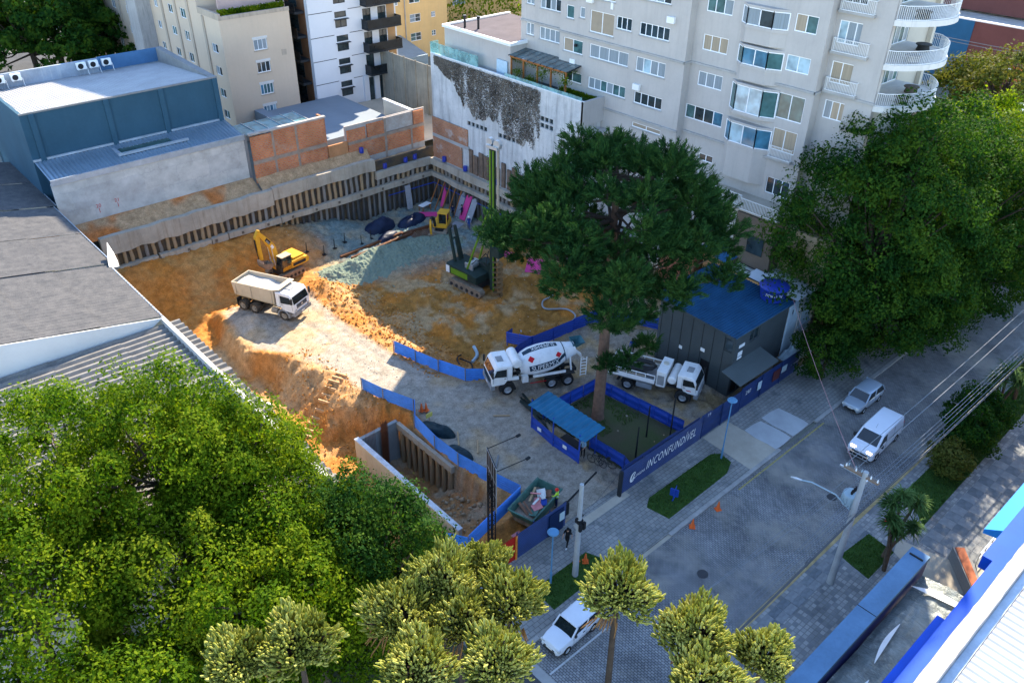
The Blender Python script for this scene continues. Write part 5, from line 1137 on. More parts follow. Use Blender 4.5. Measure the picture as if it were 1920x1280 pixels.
mesh_obj('cable_coil', MB().tube([(33.6+.28*math.cos(k*.4),12.3,5.7+.28*math.sin(k*.4)) for k in range(34)],.03,5), M_wire); tag(bpy.data.objects['cable_coil'],'coil of black cable hanging on the near overhead lines','cable')
wire([(27.0,23.4,5.0),(34.4,26.4,2.4)],.012,M_wire,'black service cable from slim pole to hoarding end post',.15,group='service wires over the street')
# cones
M_cone = mat('orange_cone', (0.7,0.13,0.03), .5, .1, 3)
def cone(x, y_, lb, z=0.0):
    t_ = thing('traffic_cone', lb, 'traffic cone', (x,y_,z), rnd.random()*6, 'orange traffic cones')
    mesh_obj('base', MB().box(-.2,.2,-.2,.2,0,.045), M_cone, t_); mesh_obj('cone_body', lathe([(.155,.045),(.03,.74),(.02,.75)],14), M_cone, t_, smooth=True)
    for z_ in (.28,.5): q = mesh_obj('white_band', lathe([(.162-.18*z_+.004,z_-.06),(.162-.18*z_-.01,z_+.06)],14), M_white, t_)
cone(35.95,21.15,'orange traffic cone on the cobbles at the grass verge corner'); cone(38.6,21.0,'orange traffic cone on the cobbles in front of the grass verge'); cone(27.85,24.1,'orange cone standing on grass right beside the slim pole',.1); cone(28.3,23.75,'orange cone on the tip of the short grass verge',.1)
cone(29.9,43.2,'red cone behind the blue fence bend',0.0); cone(30.2,43.0,'second red cone behind the blue fence bend',0.0)
# rubble skip
sk_ = thing('rubble_skip', 'open green steel skip full of broken boards by the hoarding', 'skip', (28.95,29.1,.05), R(14))
M_skip = mat('worn_green_steel', (0.055,0.13,0.105), .6, .35, 2, streak=.4, streak_col=(0.2,0.2,0.17))
def openbox(mb, lb, lt, wb, wt_, h, th=.06):
    o_ = [(-lb,-wb,0),(lb,-wb,0),(lb,wb,0),(-lb,wb,0),(-lt,-wt_,h),(lt,-wt_,h),(lt,wt_,h),(-lt,wt_,h)]
    i_ = [(-lb+th,-wb+th,th),(lb-th,-wb+th,th),(lb-th,wb-th,th),(-lb+th,wb-th,th),(-lt+th,-wt_+th,h),(lt-th,-wt_+th,h),(lt-th,wt_-th,h),(-lt+th,wt_-th,h)]
    return mb.add(o_+i_,[(0,3,2,1),(0,1,5,4),(1,2,6,5),(2,3,7,6),(3,0,4,7),(8,9,10,11),(8,12,13,9),(9,13,14,10),(10,14,15,11),(11,15,12,8),(4,5,13,12),(5,6,14,13),(6,7,15,14),(7,4,12,15)])
mesh_obj('skip_body', openbox(MB(),1.3,1.85,.75,.95,1.25), M_skip, sk_)
f_ = MB(); f_.bar((-1.85,-.98,1.25),(1.85,-.98,1.25),.1); f_.bar((-1.85,.98,1.25),(1.85,.98,1.25),.1); f_.bar((-1.88,-.98,1.25),(-1.88,.98,1.25),.1); mesh_obj('rim', f_, M_skip, sk_)
mesh_obj('rubble_fill', MB().box(-1.5,1.5,-.78,.78,.1,.8), mat('rubble_brown',(0.22,0.17,0.13),.95,.4,3,bump=.8), sk_)
bc = [mat('pink_board',(0.6,0.22,0.22),.8,.15,2),mat('white_board',(0.6,0.58,0.54),.8,.15,2),mat('brown_board',(0.2,0.1,0.06),.8,.2,2),mat('tan_board',(0.4,0.27,0.15),.8,.2,2),M_bfence2,M_skip]
bl = ['faded pink plywood board lying across the skip','large pink board in the middle of the skip','white batten on top of the pink boards','cream board at the far end of the skip','brown plank along the skip side','dark brown plank beside it in the skip','tan plank poking out of the skip','green broken panel in the skip corner','blue scrap panel in the skip','small white panel in the skip','pink strip standing up in the skip','brown offcut at the skip end']
bs = [(0,-.1,.95,.9,.5,bc[0],20),(-.35,-.35,1.05,.7,.55,bc[0],-30),(-.1,-.1,1.2,1.0,.14,bc[1],8),(.9,.1,1.05,.7,.6,bc[1],40),(-1.0,.3,1.0,1.1,.2,bc[2],70),(-.8,.1,1.08,1.2,.12,bc[2],62),(.4,.5,1.15,1.3,.15,bc[3],15),(-.9,-.45,1.0,.7,.5,bc[5],10),(.3,-.5,1.02,.5,.4,bc[4],35),(.55,-.2,1.2,.5,.3,bc[1],60),(.4,.25,1.35,.8,.1,bc[0],100),(1.2,-.3,1.0,.6,.35,bc[2],20)]
for (x, y_, z_, l_, w_, m_, a_), lb in zip(bs, bl):
    o = mesh_obj('scrap_board', MB().box(-l_/2,l_/2,-w_/2,w_/2,-.02,.02), m_); q = Matrix.Rotation(R(14),4,'Z') @ Vector((x,y_,z_))
    o.location = (28.95+q.x,29.1+q.y,q.z); o.rotation_euler = (rnd.uniform(-.3,.3),rnd.uniform(-.35,.35),R(a_+14)); tag(o,lb,'board','broken boards in the skip')
tag(mesh_obj('scrap_board', MB().box(-.35,.35,-.25,.25,0,.04), bc[0], loc=(26.6,28.3,.08)),'pink board scrap on the ground left of the skip','board','broken boards in the skip')
# stack of timber poles by the plot, pipes and hoses
for i in range(14):
    a_ = R(205+rnd.uniform(-7,7)); x, y_ = 36.6+rnd.uniform(-.6,.5), 37.3+rnd.uniform(-.5,.5); L_ = rnd.uniform(2.2,4.4)
    tag(mesh_obj('dark_timber', MB().bar((x+L_*.5*math.cos(a_+.9),y_+L_*.5*math.sin(a_+.9),.12+.05*(i%4)),(x-L_*.5*math.cos(a_+.9),y_-L_*.5*math.sin(a_+.9),.12+.05*(i%4)),.12,.05), mat('dark_green_timber',(0.03,0.04,0.035),.8,.3,2)),'dark timber plank in the loose stack beside the tree plot','timber','dark planks stacked by the tree plot')
for i, (x, y_, L_, a_, lb) in enumerate(((29.9,38.6,1.6,55,'tan batten lying across the site road above the black hose'),(30.4,36.9,1.5,50,'second tan batten on the site road near the black hose'),(30.3,34.6,1.6,40,'grey batten at the site road edge'),(34.2,38.5,1.3,-40,'tan batten left of the dark timber stack'),(40.5,37.1,1.2,-30,'small tan board between mixer and tree plot'))):
    tag(mesh_obj('batten', MB().box(-L_/2,L_/2,-.06,.06,0,.05), bc[3] if i != 2 else M_conc_d, loc=(x,y_,zt(x,y_)+.03)),lb,'batten','battens on the site road')
    LAST[0].rotation_euler = (0,0,R(a_))
M_tarp = mat('dark_teal_tarp', (0.012,0.028,0.034), .5, .3, 2, bump=.5, bscale=6)
def lump(name, lb, cat, cx, cy, rx, ry, h, m, seed, z=None, rz=0.0, rough=.7):
    n_, k_ = 26, 12; th = np.linspace(0,2*np.pi,n_,endpoint=False); rr_ = np.linspace(0,1,k_)
    T_, Q_ = np.meshgrid(th, rr_); X_ = np.cos(T_)*Q_*rx; Y_ = np.sin(T_)*Q_*ry
    Z_ = h*np.sqrt(np.maximum(0,1-Q_**2.2))*(1+rough*fbm(X_,Y_,seed,1.5,4))-.03
    i_ = np.arange(T_.size).reshape(T_.shape); nxt = np.roll(i_,-1,1)
    fc = np.stack([i_[:-1],nxt[:-1],nxt[1:],i_[1:]],-1).reshape(-1,4)
    o = arr_obj(name, np.c_[X_.ravel(),Y_.ravel(),Z_.ravel()], fc, m, loc=(cx,cy,zt(cx,cy) if z is None else z), smooth=True); o.rotation_euler = (0,0,rz)
    return tag(o,lb,cat)
lump('tarpaulin_heap','dark tarpaulin heap behind the bend of the blue fence','tarpaulin',29.3,40.4,.7,1.6,.55,M_tarp,4,0.0,.35)
lump('tarpaulin_heap','second dark tarpaulin heap along the blue fence','tarpaulin',29.0,37.2,.5,1.3,.4,M_tarp,5,0.0,.1)
mesh_obj('yellow_notice', MB().box(-.3,.3,-.02,.02,0,.4), mat('yellow_sign',(0.6,0.5,0.12),.6,.1,2), loc=(29.6,41.8,.35)); tag(LAST[0],'small yellow notice board on the tarpaulin heap','notice')
mesh_obj('notice_stake', MB().bar((29.6,41.82,0),(29.6,41.82,.4),.04), M_timber); tag(LAST[0],'timber stake carrying the yellow notice','stake')
lump('tarpaulin_heap','large dark blue tarpaulin stack by the back pit wall','tarpaulin',48.4,76.2,2.2,1.2,1.3,mat('navy_tarp',(0.012,0.02,0.045),.5,.3,1.5,bump=.4,bscale=5),6,None,.1,.35)
lump('tarpaulin_heap','low dark tarpaulin roll in front of the back wall stack','tarpaulin',47.9,73.9,1.7,.7,.6,MATS['navy_tarp'],7,None,.3,.3)
lump('tarpaulin_heap','dark crumpled tarpaulin right of the back wall stack','tarpaulin',52.6,75.6,2.2,1.2,.7,MATS['navy_tarp'],8,None,.2,.8)
lump('sack_heap','bundle of white sacks at the slope foot beside the trees','sacks',21.7,56.2,.8,.6,.7,M_white,9,None,0,.5)
lump('sack_heap','second white sack bundle beside the timber steps','sacks',22.3,55.2,.6,.5,.5,M_white,10,None,0,.5)
# timber steps on the orange slope
for i in range(11):
    t_ = i/10; x, y_ = 28.0-5.0*t_, 52.0-2.2*t_
    z_ = zt(x,y_)
    tag(mesh_obj('timber_step', MB().box(-.06,.06,-.55,.55,-.1,.14), mat('dusty_step_board',(0.46,0.3,0.16),.9,.2,2), loc=(x,y_,z_+.05)), 'timber step, %s from the top of the earth stair on the orange slope' % ('first','second','third','fourth','fifth','sixth','seventh','eighth','ninth','tenth','last')[i], 'step', 'earth stair steps'); LAST[0].rotation_euler = (0,.1,R(24))
# pit floor clutter
for i, (x0, y0, x1, y1, lb) in enumerate(((41.0,73.0,49.8,73.6,'long rusty steel beam on the pit floor near the back wall'),(41.8,72.0,50.5,72.7,'second long rusty steel beam parallel in front'),(49.5,73.3,53.5,72.9,'shorter rusty beam lying right of the long ones'))):
    tag(mesh_obj('steel_beam', MB().bar((x0,y0,zt(x0,y0)+.16),(x1,y1,zt(x1,y1)+.16),.28,.3), mat('rusty_beam',(0.12,0.055,0.03),.85,.3,2)),lb,'beam','rusty beams in the pit')
rm = MB()
for k in range(22): rm.bar((49.8+k*.2,70.8,-1.85),(50.2+k*.2,73.0,-1.83),.03); 
for k in range(11): rm.bar((49.8,70.9+k*.2,-1.8),(54.3,70.9+k*.2,-1.8),.03)
tag(mesh_obj('rebar_mat', rm, MATS['rusty_steel']),'rusty reinforcing mesh laid flat on the pit floor','mesh')
for i, (x, y_, r_) in enumerate(((40.3,71.6,.42),(41.3,71.0,.5),(43.2,71.6,.45))):
    N=20; tag(mesh_obj('steel_ring', MB().tube([(x+r_*math.cos(2*math.pi*k/N),y_+r_*math.sin(2*math.pi*k/N),zt(x,y_)+.1) for k in range(N+1)],.09,6,False), MATS['rusty_beam']),('rusty ring on the pit floor, leftmost of three','rusty ring on the pit floor, middle and thickest of three','rusty ring on the pit floor, nearest the steel beams')[i],'ring','rusty rings in the pit')
for i in range(7):
    x, y_ = 36.5+i*1.6, 74.6+.5*math.sin(i*2.1); tag(mesh_obj('marker_stake', MB().bar((x,y_,zt(x,y_)-.1),(x+.03,y_,zt(x,y_)+1.1),.06).box(x-.2,x+.2,y_-.2,y_+.2,zt(x,y_)-.02,zt(x,y_)+.06), M_steel),'dark steel stake on the pit floor, %s of the row towards the tarpaulin' % ('first','second','third','fourth','fifth','sixth','last')[i],'stake','steel stakes in the pit')
M_pink = mat('bright_pink_formwork', (0.62,0.06,0.22), .6, .12, 2); M_gform = mat('grey_formwork', (0.3,0.3,0.31), .8, .15, 2)
def leaning(x, y_, w_, h_, m, lb, tilt=.35, rz=0.0, lie=False):
    o = mesh_obj('formwork_panel', MB().box(-w_/2,w_/2,-.04,.04,0,h_), m, loc=(x,y_,zt(x,y_)+.02)); o.rotation_euler = (-R(86) if lie else -tilt,0,rz); tag(o,lb,'panel','formwork panels in the pit')
leaning(57.9,76.6,.45,3.0,M_pink,'tall thin pink formwork strip leaning near the pit corner',.4,R(-80))
leaning(57.4,72.0,.9,3.0,M_pink,'wide pink formwork panel leaning on the right pit wall',.5,R(-85)); leaning(57.5,73.1,.8,3.0,M_gform,'grey formwork panel leaning left of the wide pink one',.5,R(-85)); leaning(57.4,70.9,.9,3.0,M_gform,'grey formwork panel leaning right of the wide pink one',.5,R(-85))
leaning(54.6,78.6,.8,3.0,M_gform,'tall grey panel standing against the back pit wall',.12,0)
leaning(56.2,75.2,1.2,2.2,M_pink,'pink panel lying on the low trestle by the workers',0,R(60),True); leaning(54.0,75.4,2.4,1.4,M_gform,'grey sheet lying on the pit floor behind the yellow mini digger',0,R(10),True)
leaning(56.0,70.6,2.0,1.2,M_gform,'flat grey sheet at the workers feet',0,R(20),True); leaning(55.6,60.9,1.3,1.0,M_pink,'small pink panel lying behind the drilling mast',0,R(30),True); leaning(54.6,56.6,1.7,1.7,M_pink,'pink panel propped right of the drill auger',.9,R(-60))
leaning(52.0,74.9,2.0,.7,M_bfence2,'blue sheet scrap lying beside the dark tarpaulin',0,R(20),True)
tt = thing('trestle_table', 'low white-topped trestle table near the pit corner', 'table', (55.8,77.2,zt(55.8,77.2)), .2)
mesh_obj('table_top', MB().box(-.8,.8,-.4,.4,.75,.8), M_white, tt)
for sx in (-.7,.7):
    for sy in (-.32,.32): mesh_obj('leg', MB().box(sx-.04,sx+.04,sy-.04,sy+.04,0,.75), M_timber, tt)
for i in range(5):
    x = 57.6+.1*i; y_ = 77.5-i*1.1; tag(mesh_obj('prop', MB().bar((x-1.0,y_,zt(x,y_)),(58.6,y_+.2,1.1),.1), M_timber),'timber prop bracing the right pit wall, %s from the corner' % ('first','second','third','fourth','fifth')[i],'prop','timber props at the pit corner')
rb = MB(); rb.bar((52.0,79.28,.2),(58.7,79.0,.2),.09); rb.bar((58.7,79.0,.2),(58.72,64,.2),.09); tag(mesh_obj('blue_safety_rail', rb, M_bfence2),'blue safety rail running round the inner pit corner','rail')
for i, (x, y_, z_) in enumerate(((49.6,80.6,5.8),(55.0,79.6,3.6),(56.4,79.6,3.65),(58.6,76.6,3.65),(58.6,72.6,3.65),(58.6,67.2,3.65),(52.0,79.6,3.6))):
    tag(mesh_obj('blue_drum', MB().tube([(0,0,0),(0,0,.25),(0,0,.6)],[.25,.27,.24],12), M_tank, loc=(x,y_,z_)),'blue plastic drum %s' % ('on the rubble ledge above the long cap beam','on the back cap beam, middle of three','on the back cap beam nearest the corner','on the right cap beam nearest the corner','on the right cap beam, second from the corner','on the right cap beam beside the drilling mast','on the back cap beam at its stepped end')[i],'drum','blue drums on the cap beams')
def hose(pts, r_, m, lb):
    P_ = [Vector((x,y_,zt(x,y_)+r_+.03+dz)) for (x,y_,dz) in pts]; sm = []
    for i in range(len(P_)-1):
        p0_, p1, p2, p3 = P_[max(i-1,0)], P_[i], P_[i+1], P_[min(i+2,len(P_)-1)]
        for k in range(6):
            t_ = k/6; sm.append(.5*((2*p1)+(p2-p0_)*t_+(2*p0_-5*p1+4*p2-p3)*t_**2+(3*p1-p0_-3*p2+p3)*t_**3))
    tag(mesh_obj('hose', MB().tube(sm+[P_[-1]], r_, 6), m),lb,'hose')
hose([(53.2,53.5,0),(52.8,51.6,0),(51.2,51.4,0),(50.4,50.2,0),(52,48.8,0),(51.6,47.2,0),(48.9,46.6,0)],.09,mat('grey_hose',(0.3,0.31,0.31),.7,.15,2),'grey concrete hose winding right of the drill spoil heap')
hose([(45.4,48.4,0),(44.4,46.8,0),(43.3,45.0,.3),(42.8,44.2,.8)],.07,MATS['grey_hose'],'grey pipe running from the pit to the fence')
hose([(38.9,49.4,.1),(37.9,48.7,.3),(37.3,47.4,.2),(37.8,46.6,.05),(38.6,47.6,.15),(38.3,48.8,.2)],.07,M_black,'coiled black hoses beyond the ramp fence')
hose([(40.6,49.6,.0),(40.0,48.4,.0),(38.9,47.8,.0)],.16,M_plastic,'crumpled pale plastic strip on the pit slope')
# ------------------------------------------------------------------ vehicles (local axes: x forward, y left)
M_tyre = mat('tyre_rubber', (0.022,0.021,0.02), .9, .3, 4); M_rim = mat('steel_rim', (0.4,0.4,0.4), .45, .15, 4, metal=.4)
M_tyred = mat('dusty_tyre', (0.075,0.06,0.045), .95, .3, 4); M_rimd = mat('dusty_rim', (0.3,0.25,0.19), .8, .2, 4)
M_cabw = mat('lorry_white', (0.72,0.71,0.69), .38, .06, 1.2, coat=.25, streak=.35, streak_col=(0.5,0.42,0.32)); M_chas = mat('chassis_black', (0.03,0.03,0.03), .7, .3, 3)
M_wind = glassmat('windscreen_glass', (0.012,0.018,0.02), .04, .8); M_lampg = glassmat('headlamp_glass', (0.5,0.5,0.48), .1)
M_bump = mat('grey_bumper', (0.25,0.25,0.25), .6, .15, 2)
def wheel(par, x, y_, r_, w_, tm=None, rm_=None):
    tm, rm_ = tm or M_tyre, rm_ or M_rim; s_ = 1 if y_ > 0 else -1
    mb = MB(); n_ = 22; y0, y1 = y_-s_*w_/2, y_+s_*w_/2; rings = []
    for yy, rr_ in ((y0,r_*.62),(y0,r_*.95),(y0+s_*w_*.15,r_),(y1-s_*w_*.15,r_),(y1,r_*.95),(y1,r_*.62)):
        rings.append([(x+rr_*math.cos(2*math.pi*i/n_),yy,r_+rr_*math.sin(2*math.pi*i/n_)) for i in range(n_)])
    mb.loft(rings, False); o = mesh_obj('wheel', mb, tm, par, smooth=True)
    rb_ = MB(); rings = []
    for yy, rr_ in ((y0+s_*.02,r_*.6),(y1-s_*.06,r_*.62),(y1-s_*.02,r_*.6),(y1-s_*.07,r_*.5),(y1-s_*.09,r_*.25),(y1+s_*.0,r_*.18),(y1+s_*.0,.01)):
        rings.append([(x+rr_*math.cos(2*math.pi*i/n_),yy,r_+rr_*math.sin(2*math.pi*i/n_)) for i in range(n_)])
    rb_.loft(rings); q = mesh_obj('rim', rb_, rm_, smooth=True); q.parent = o
def slab_profile(poly, w_, ins=.06, taper=None):
    """side outline (x,z) given thickness across y with softened edges; taper(z) scales the width"""
    cx = sum(p[0] for p in poly)/len(poly); cz = sum(p[1] for p in poly)/len(poly); tp = taper or (lambda z: 1.0)
    L_ = max(p[0] for p in poly)-min(p[0] for p in poly); H_ = max(p[1] for p in poly)-min(p[1] for p in poly)
    sm = [(cx+(p[0]-cx)*(1-2*ins/L_), cz+(p[1]-cz)*(1-2*ins/H_)) for p in poly]
    ring = lambda pl_, y_: [(p[0],y_*tp(p[1]),p[1]) for p in pl_]
    return MB().loft([ring(sm,-w_),ring(poly,-w_+ins),ring(poly,w_-ins),ring(sm,w_)])
def subdiv(poly, k=3):
    out_ = []
    for a, b_ in zip(poly, poly[1:]+poly[:1]):
        for i in range(k): out_.append((a[0]+(b_[0]-a[0])*i/k, a[1]+(b_[1]-a[1])*i/k))
    return out_
def lorry_cab(par, xf, L_, z0, z1, w_, m, rake=.3, lights=True, grille=True):
    zm = z0+(z1-z0)*.45
    poly = [(xf-L_,z0+.35),(xf-L_*.75,z0+.35),(xf-L_*.62,z0+.02),(xf-.02,z0),(xf+.02,z0+.35),(xf,zm),(xf-rake*.75,z1-.22),(xf-rake-.12,z1),(xf-L_,z1-.03)]
    mesh_obj('cab', slab_profile(poly,w_,.07), m, par, smooth=True)
    fx = lambda z: xf-rake*.75*(z-zm)/(z1-.22-zm)
    za, zb = zm+.03, z1-.3
    mesh_obj('windscreen', MB().quad((fx(za)+.012,-w_+.12,za),(fx(za)+.012,w_-.12,za),(fx(zb)+.012,w_-.18,zb),(fx(zb)+.012,-w_+.18,zb)), M_wind, par)
    for s_ in (-1,1):
        y_ = s_*(w_+.006)
        mesh_obj('side_window', MB().add([(fx(za)-.18,y_,za+.02),(xf-L_*.72,y_,za-.08),(xf-L_*.72,y_,zb+.02),(fx(zb)-.14,y_,zb)],[(0,1,2,3)]), M_wind, par)
        mesh_obj('mirror', MB().box(xf-.12,xf+.02,s_*(w_+.14)-.09,s_*(w_+.14)+.09,zb-.55,zb+.02).bar((xf-.1,s_*w_,zb),(xf-.06,s_*(w_+.14),zb),.04), M_chas, par)
        mesh_obj('headlight', MB().box(xf-.02,xf+.06,s_*w_*.78-.16,s_*w_*.78+.16,z0+.1,z0+.3), M_lampg, par)
        mesh_obj('door_seam', MB().bar((xf-L_*.76,y_,z0+.4),(xf-L_*.76,y_,zb+.08),.016).bar((xf-.14,y_,z0+.3),(xf-.14,y_,za),.016).bar((xf-L_*.7,y_+.008*s_,za-.2),(xf-L_*.6,y_+.008*s_,za-.2),.035), M_chas, par)
        mesh_obj('door_step', MB().box(xf-L_*.7,xf-L_*.35,s_*(w_-.02)-.05,s_*(w_-.02)+.05,z0-.25,z0-.05), M_chas, par)
    mesh_obj('bumper', MB().box(xf-.25,xf+.09,-w_-.01,w_+.01,z0-.32,z0+.06), M_bump, par)
    mesh_obj('number_plate', MB().box(xf+.09,xf+.1,-.22,.22,z0-.2,z0-.07), M_white, par)
    if grille:
        for k in range(4): mesh_obj('grille_bar', MB().box(xf-.02,xf+.035,-w_*.62,w_*.62,z0+.35+k*.11,z0+.42+k*.11), M_chas, par)
    mesh_obj('roof_hatch', MB().box(xf-L_*.7,xf-L_*.4,-.35,.35,z1-.02,z1+.05), M_bump, par)
    mesh_obj('wheel_arch', MB().tube([(xf-L_*.72+.62*math.cos(a_)+0.0,0,.52+.62*math.sin(a_)) for a_ in [R(0+15*k) for k in range(13)]],.01,4,False), M_chas, par)
def arches(par, x, r_, w_, m):
    for s_ in (-1,1):
        mb = MB(); a = [R(-8+14*k) for k in range(15)]; rings = []
        for a_ in a: rings.append([(x+(r_+.03)*math.cos(a_),s_*(w_+.02),r_+(r_+.03)*math.sin(a_)),(x+(r_+.17)*math.cos(a_),s_*(w_+.02),r_+(r_+.17)*math.sin(a_)),(x+(r_+.17)*math.cos(a_),s_*(w_-.35),r_+(r_+.17)*math.sin(a_)),(x+(r_+.03)*math.cos(a_),s_*(w_-.35),r_+(r_+.03)*math.sin(a_))])
        mb.loft(rings); mesh_obj('mudguard', mb, m, par)
def chassis(par, xr, xf, z=.75):
    mesh_obj('chassis_frame', MB().box(xr,xf,-.45,-.33,z,z+.25).box(xr,xf,.33,.45,z,z+.25).box(xr,xr+.12,-.45,.45,z,z+.25).box(xf-1.6,xf-1.5,-.45,.45,z,z+.25).box(xr+1.2,xr+2.6,-1.0,1.0,.42,.62).box(xr+.8,xr+1.0,-1.0,1.0,.5,.6).box(xr+2.2,xr+2.4,-1.0,1.0,.5,.6), M_chas, par)
# --- cream tipper lorry on the ramp
hd = Vector((1.75,-4.05,0)).normalized(); rzd = math.atan2(hd.y,hd.x); lat = Vector((-hd.y,hd.x,0))
fa = Vector((29.2,63.6,0))+lat*1.05                 # middle of the front axle
dt = thing('tipper_lorry', 'white-cabbed tipper lorry with dusty cream tipping body on the ramp', 'lorry', (fa.x,fa.y,zt(fa.x,fa.y)+.02), rzd)
M_cream_b = mat('dusty_cream_steel', (0.5,0.42,0.3), .7, .12, .8, streak=.25, streak_col=(0.35,0.27,0.17))
lorry_cab(dt,1.25,2.0,1.05,2.95,1.22,M_cabw); chassis(dt,-5.6,.9)
for x in (0,-3.4,-4.75):
    for y_ in (-1.05,1.05): wheel(dt,x,y_,.52,.36 if x == 0 else .62,M_tyred,M_rimd)
arches(dt,0,.52,1.24,M_bump)
mb = MB(); xr, xf2, zb, zt2 = -5.75,-.95,1.25,2.95
def tipbody(mb, th):
    o_ = [[(xr+.25,-.95,zb),(xf2,-.95,zb),(xf2,.95,zb),(xr+.25,.95,zb)],[(xr+.15,-1.22,zb+.3),(xf2+.02,-1.22,zb+.3),(xf2+.02,1.22,zb+.3),(xr+.15,1.22,zb+.3)],[(xr,-1.27,zt2-.1),(xf2+.1,-1.27,zt2+.12),(xf2+.1,1.27,zt2+.12),(xr,1.27,zt2-.1)]]
    i_ = [(xr+th,-1.27+th,zt2-.1),(xf2+.1-th,-1.27+th,zt2+.12),(xf2+.1-th,1.27-th,zt2+.12),(xr+th,1.27-th,zt2-.1)]; f_ = [(xr+.2+th,-1.0,zb+.5),(xf2-.1,-1.0,zb+.5),(xf2-.1,1.0,zb+.5),(xr+.2+th,1.0,zb+.5)]
    mb.loft(o_,False); mb.add(o_[0],[(3,2,1,0)]); k = o_[2]
    mb.add(k+i_,[(0,1,5,4),(1,2,6,5),(2,3,7,6),(3,0,4,7)]); mb.add(i_+f_,[(0,1,5,4),(1,2,6,5),(2,3,7,6),(3,0,4,7)]); mb.add(f_,[(0,1,2,3)])
tipbody(mb,.09); tb_ = mesh_obj('tipping_body', mb, M_cream_b, dt)
for x in (-5.4,-3.6,-1.2): 
    for s_ in (-1,1): q = mesh_obj('body_rib', MB().box(x,x+.12,s_*1.29-.04,s_*1.29+.04,zb+.35,zt2-.12), M_cream_b); q.parent = tb_
q = mesh_obj('cab_guard', MB().add([(xf2+.05,-1.3,zt2+.05),(xf2+.05,1.3,zt2+.05),(xf2+.75,1.15,zt2+.22),(xf2+.75,-1.15,zt2+.22),(xf2+.05,-1.3,zt2+.16),(xf2+.05,1.3,zt2+.16),(xf2+.75,1.15,zt2+.28),(xf2+.75,-1.15,zt2+.28)],[(0,3,2,1),(4,5,6,7),(0,1,5,4),(1,2,6,5),(2,3,7,6),(3,0,4,7)]), M_cream_b); q.parent = tb_
lx, ly = np.meshgrid(np.linspace(xr+.3,xf2-.05,24), np.linspace(-1.12,1.12,14)); lz = zt2-.42+.18*fbm(lx,ly,4,1.0,3)+.12*np.cos(ly*1.3)
i_ = np.arange(lx.size).reshape(lx.shape); fc = np.stack([i_[:-1,:-1],i_[:-1,1:],i_[1:,1:],i_[1:,:-1]],-1).reshape(-1,4)
tag(arr_obj('load_soil', np.c_[lx.ravel(),ly.ravel(),lz.ravel()], fc, mat('pale_load',(0.42,0.38,0.33),.9,.15,1.5,bump=.3), dt, smooth=True))
mesh_obj('fuel_tank', MB().tube([(-1.4,-1.0,.75),(-.75,-1.0,.75)],.28,14).tube([(-1.5,1.0,.75),(-.7,1.0,.75)],.28,14), M_rimd, dt)
mesh_obj('mudflap', MB().box(-5.5,-5.45,-1.25,-.6,.25,1.1).box(-5.5,-5.45,.6,1.25,.25,1.1), M_chas, dt)
mesh_obj('grille_badge', MB().tube([(1.26,0,1.62),(1.31,0,1.62)],.11,14), M_alu, dt)
# --- concrete mixer
pf_, pr_ = Vector((36.44,40.33,0)), Vector((41.23,38.09,0)); hd = (pf_-pr_).normalized(); lat = Vector((-hd.y,hd.x,0)); fa = pf_-lat*1.05
mx = thing('concrete_mixer', 'white concrete mixer lorry with SUPERMIX drum beside the tree plot', 'mixer lorry', (fa.x,fa.y,.04), math.atan2(hd.y,hd.x))
lorry_cab(mx,1.35,1.75,1.05,2.85,1.2,M_cabw,.42,True,False); chassis(mx,-6.2,.9)
mesh_obj('dark_grille', MB().box(1.3,1.4,-1.0,1.0,1.15,1.7), mat('teal_black_plastic',(0.015,0.03,0.035),.5,.1,3), mx)
for x in (0,-3.75,-5.15):
    for y_ in (-1.05,1.05): wheel(mx,x,y_,.52,.36 if x == 0 else .6)
arches(mx,0,.52,1.22,M_chas)
for x in (-3.75,-5.15): mesh_obj('rear_mudguard', MB().box(x-.62,x+.62,-1.26,-.7,1.1,1.16).box(x-.62,x+.62,.7,1.26,1.1,1.16), M_chas, mx)
ax0, ax1 = Vector((-1.15,0,1.95)), Vector((-6.05,0,2.75)); dax = (ax1-ax0).normalized(); dup_ = Vector((0,1,0)).cross(dax); 
if dup_.z < 0: dup_ = -dup_
LD = (ax1-ax0).length
prof_d = [(0,.5),(.05,.72),(.55,1.0),(1.15,1.17),(2.0,1.22),(2.75,1.17),(3.75,.9),(4.45,.66),(LD,.58)]
def drum_r(s_): return float(np.interp(s_,[p[0] for p in prof_d],[p[1] for p in prof_d]))
def drum_pt(s_, a_, off=0.0):
    r_ = drum_r(s_)+off; return ax0+dax*s_+Vector((0,1,0))*(r_*math.sin(a_))+dup_*(r_*math.cos(a_))
n_ = 36; mb = MB(); mb.loft([[drum_pt(s_,2*math.pi*i/n_) for i in range(n_)] for s_,_ in prof_d])
dr = mesh_obj('drum', mb, mat('drum_white',(0.7,0.71,0.72),.4,.06,.7,streak=.2), mx, smooth=True)
M_dblue = mat('dark_blue_band', (0.012,0.035,0.06), .4, .1, 2); M_redp = mat('red_diamond', (0.5,0.01,0.02), .4, .05, 2)
def patch(a0, a1, s0, s1, m, nm, off=.012, slant=0.0):
    mb = MB(); A, S_ = 8, 10; k0 = 0
    g_ = [[drum_pt(s0+(s1-s0)*j/S_,(a0+(a1-a0)*i/A)+slant*(j/S_),off) for j in range(S_+1)] for i in range(A+1)]
    for i in range(A):
        for j in range(S_): mb.quad(g_[i][j],g_[i][j+1],g_[i+1][j+1],g_[i+1][j])
    q = mesh_obj(nm, mb, m); q.parent = dr
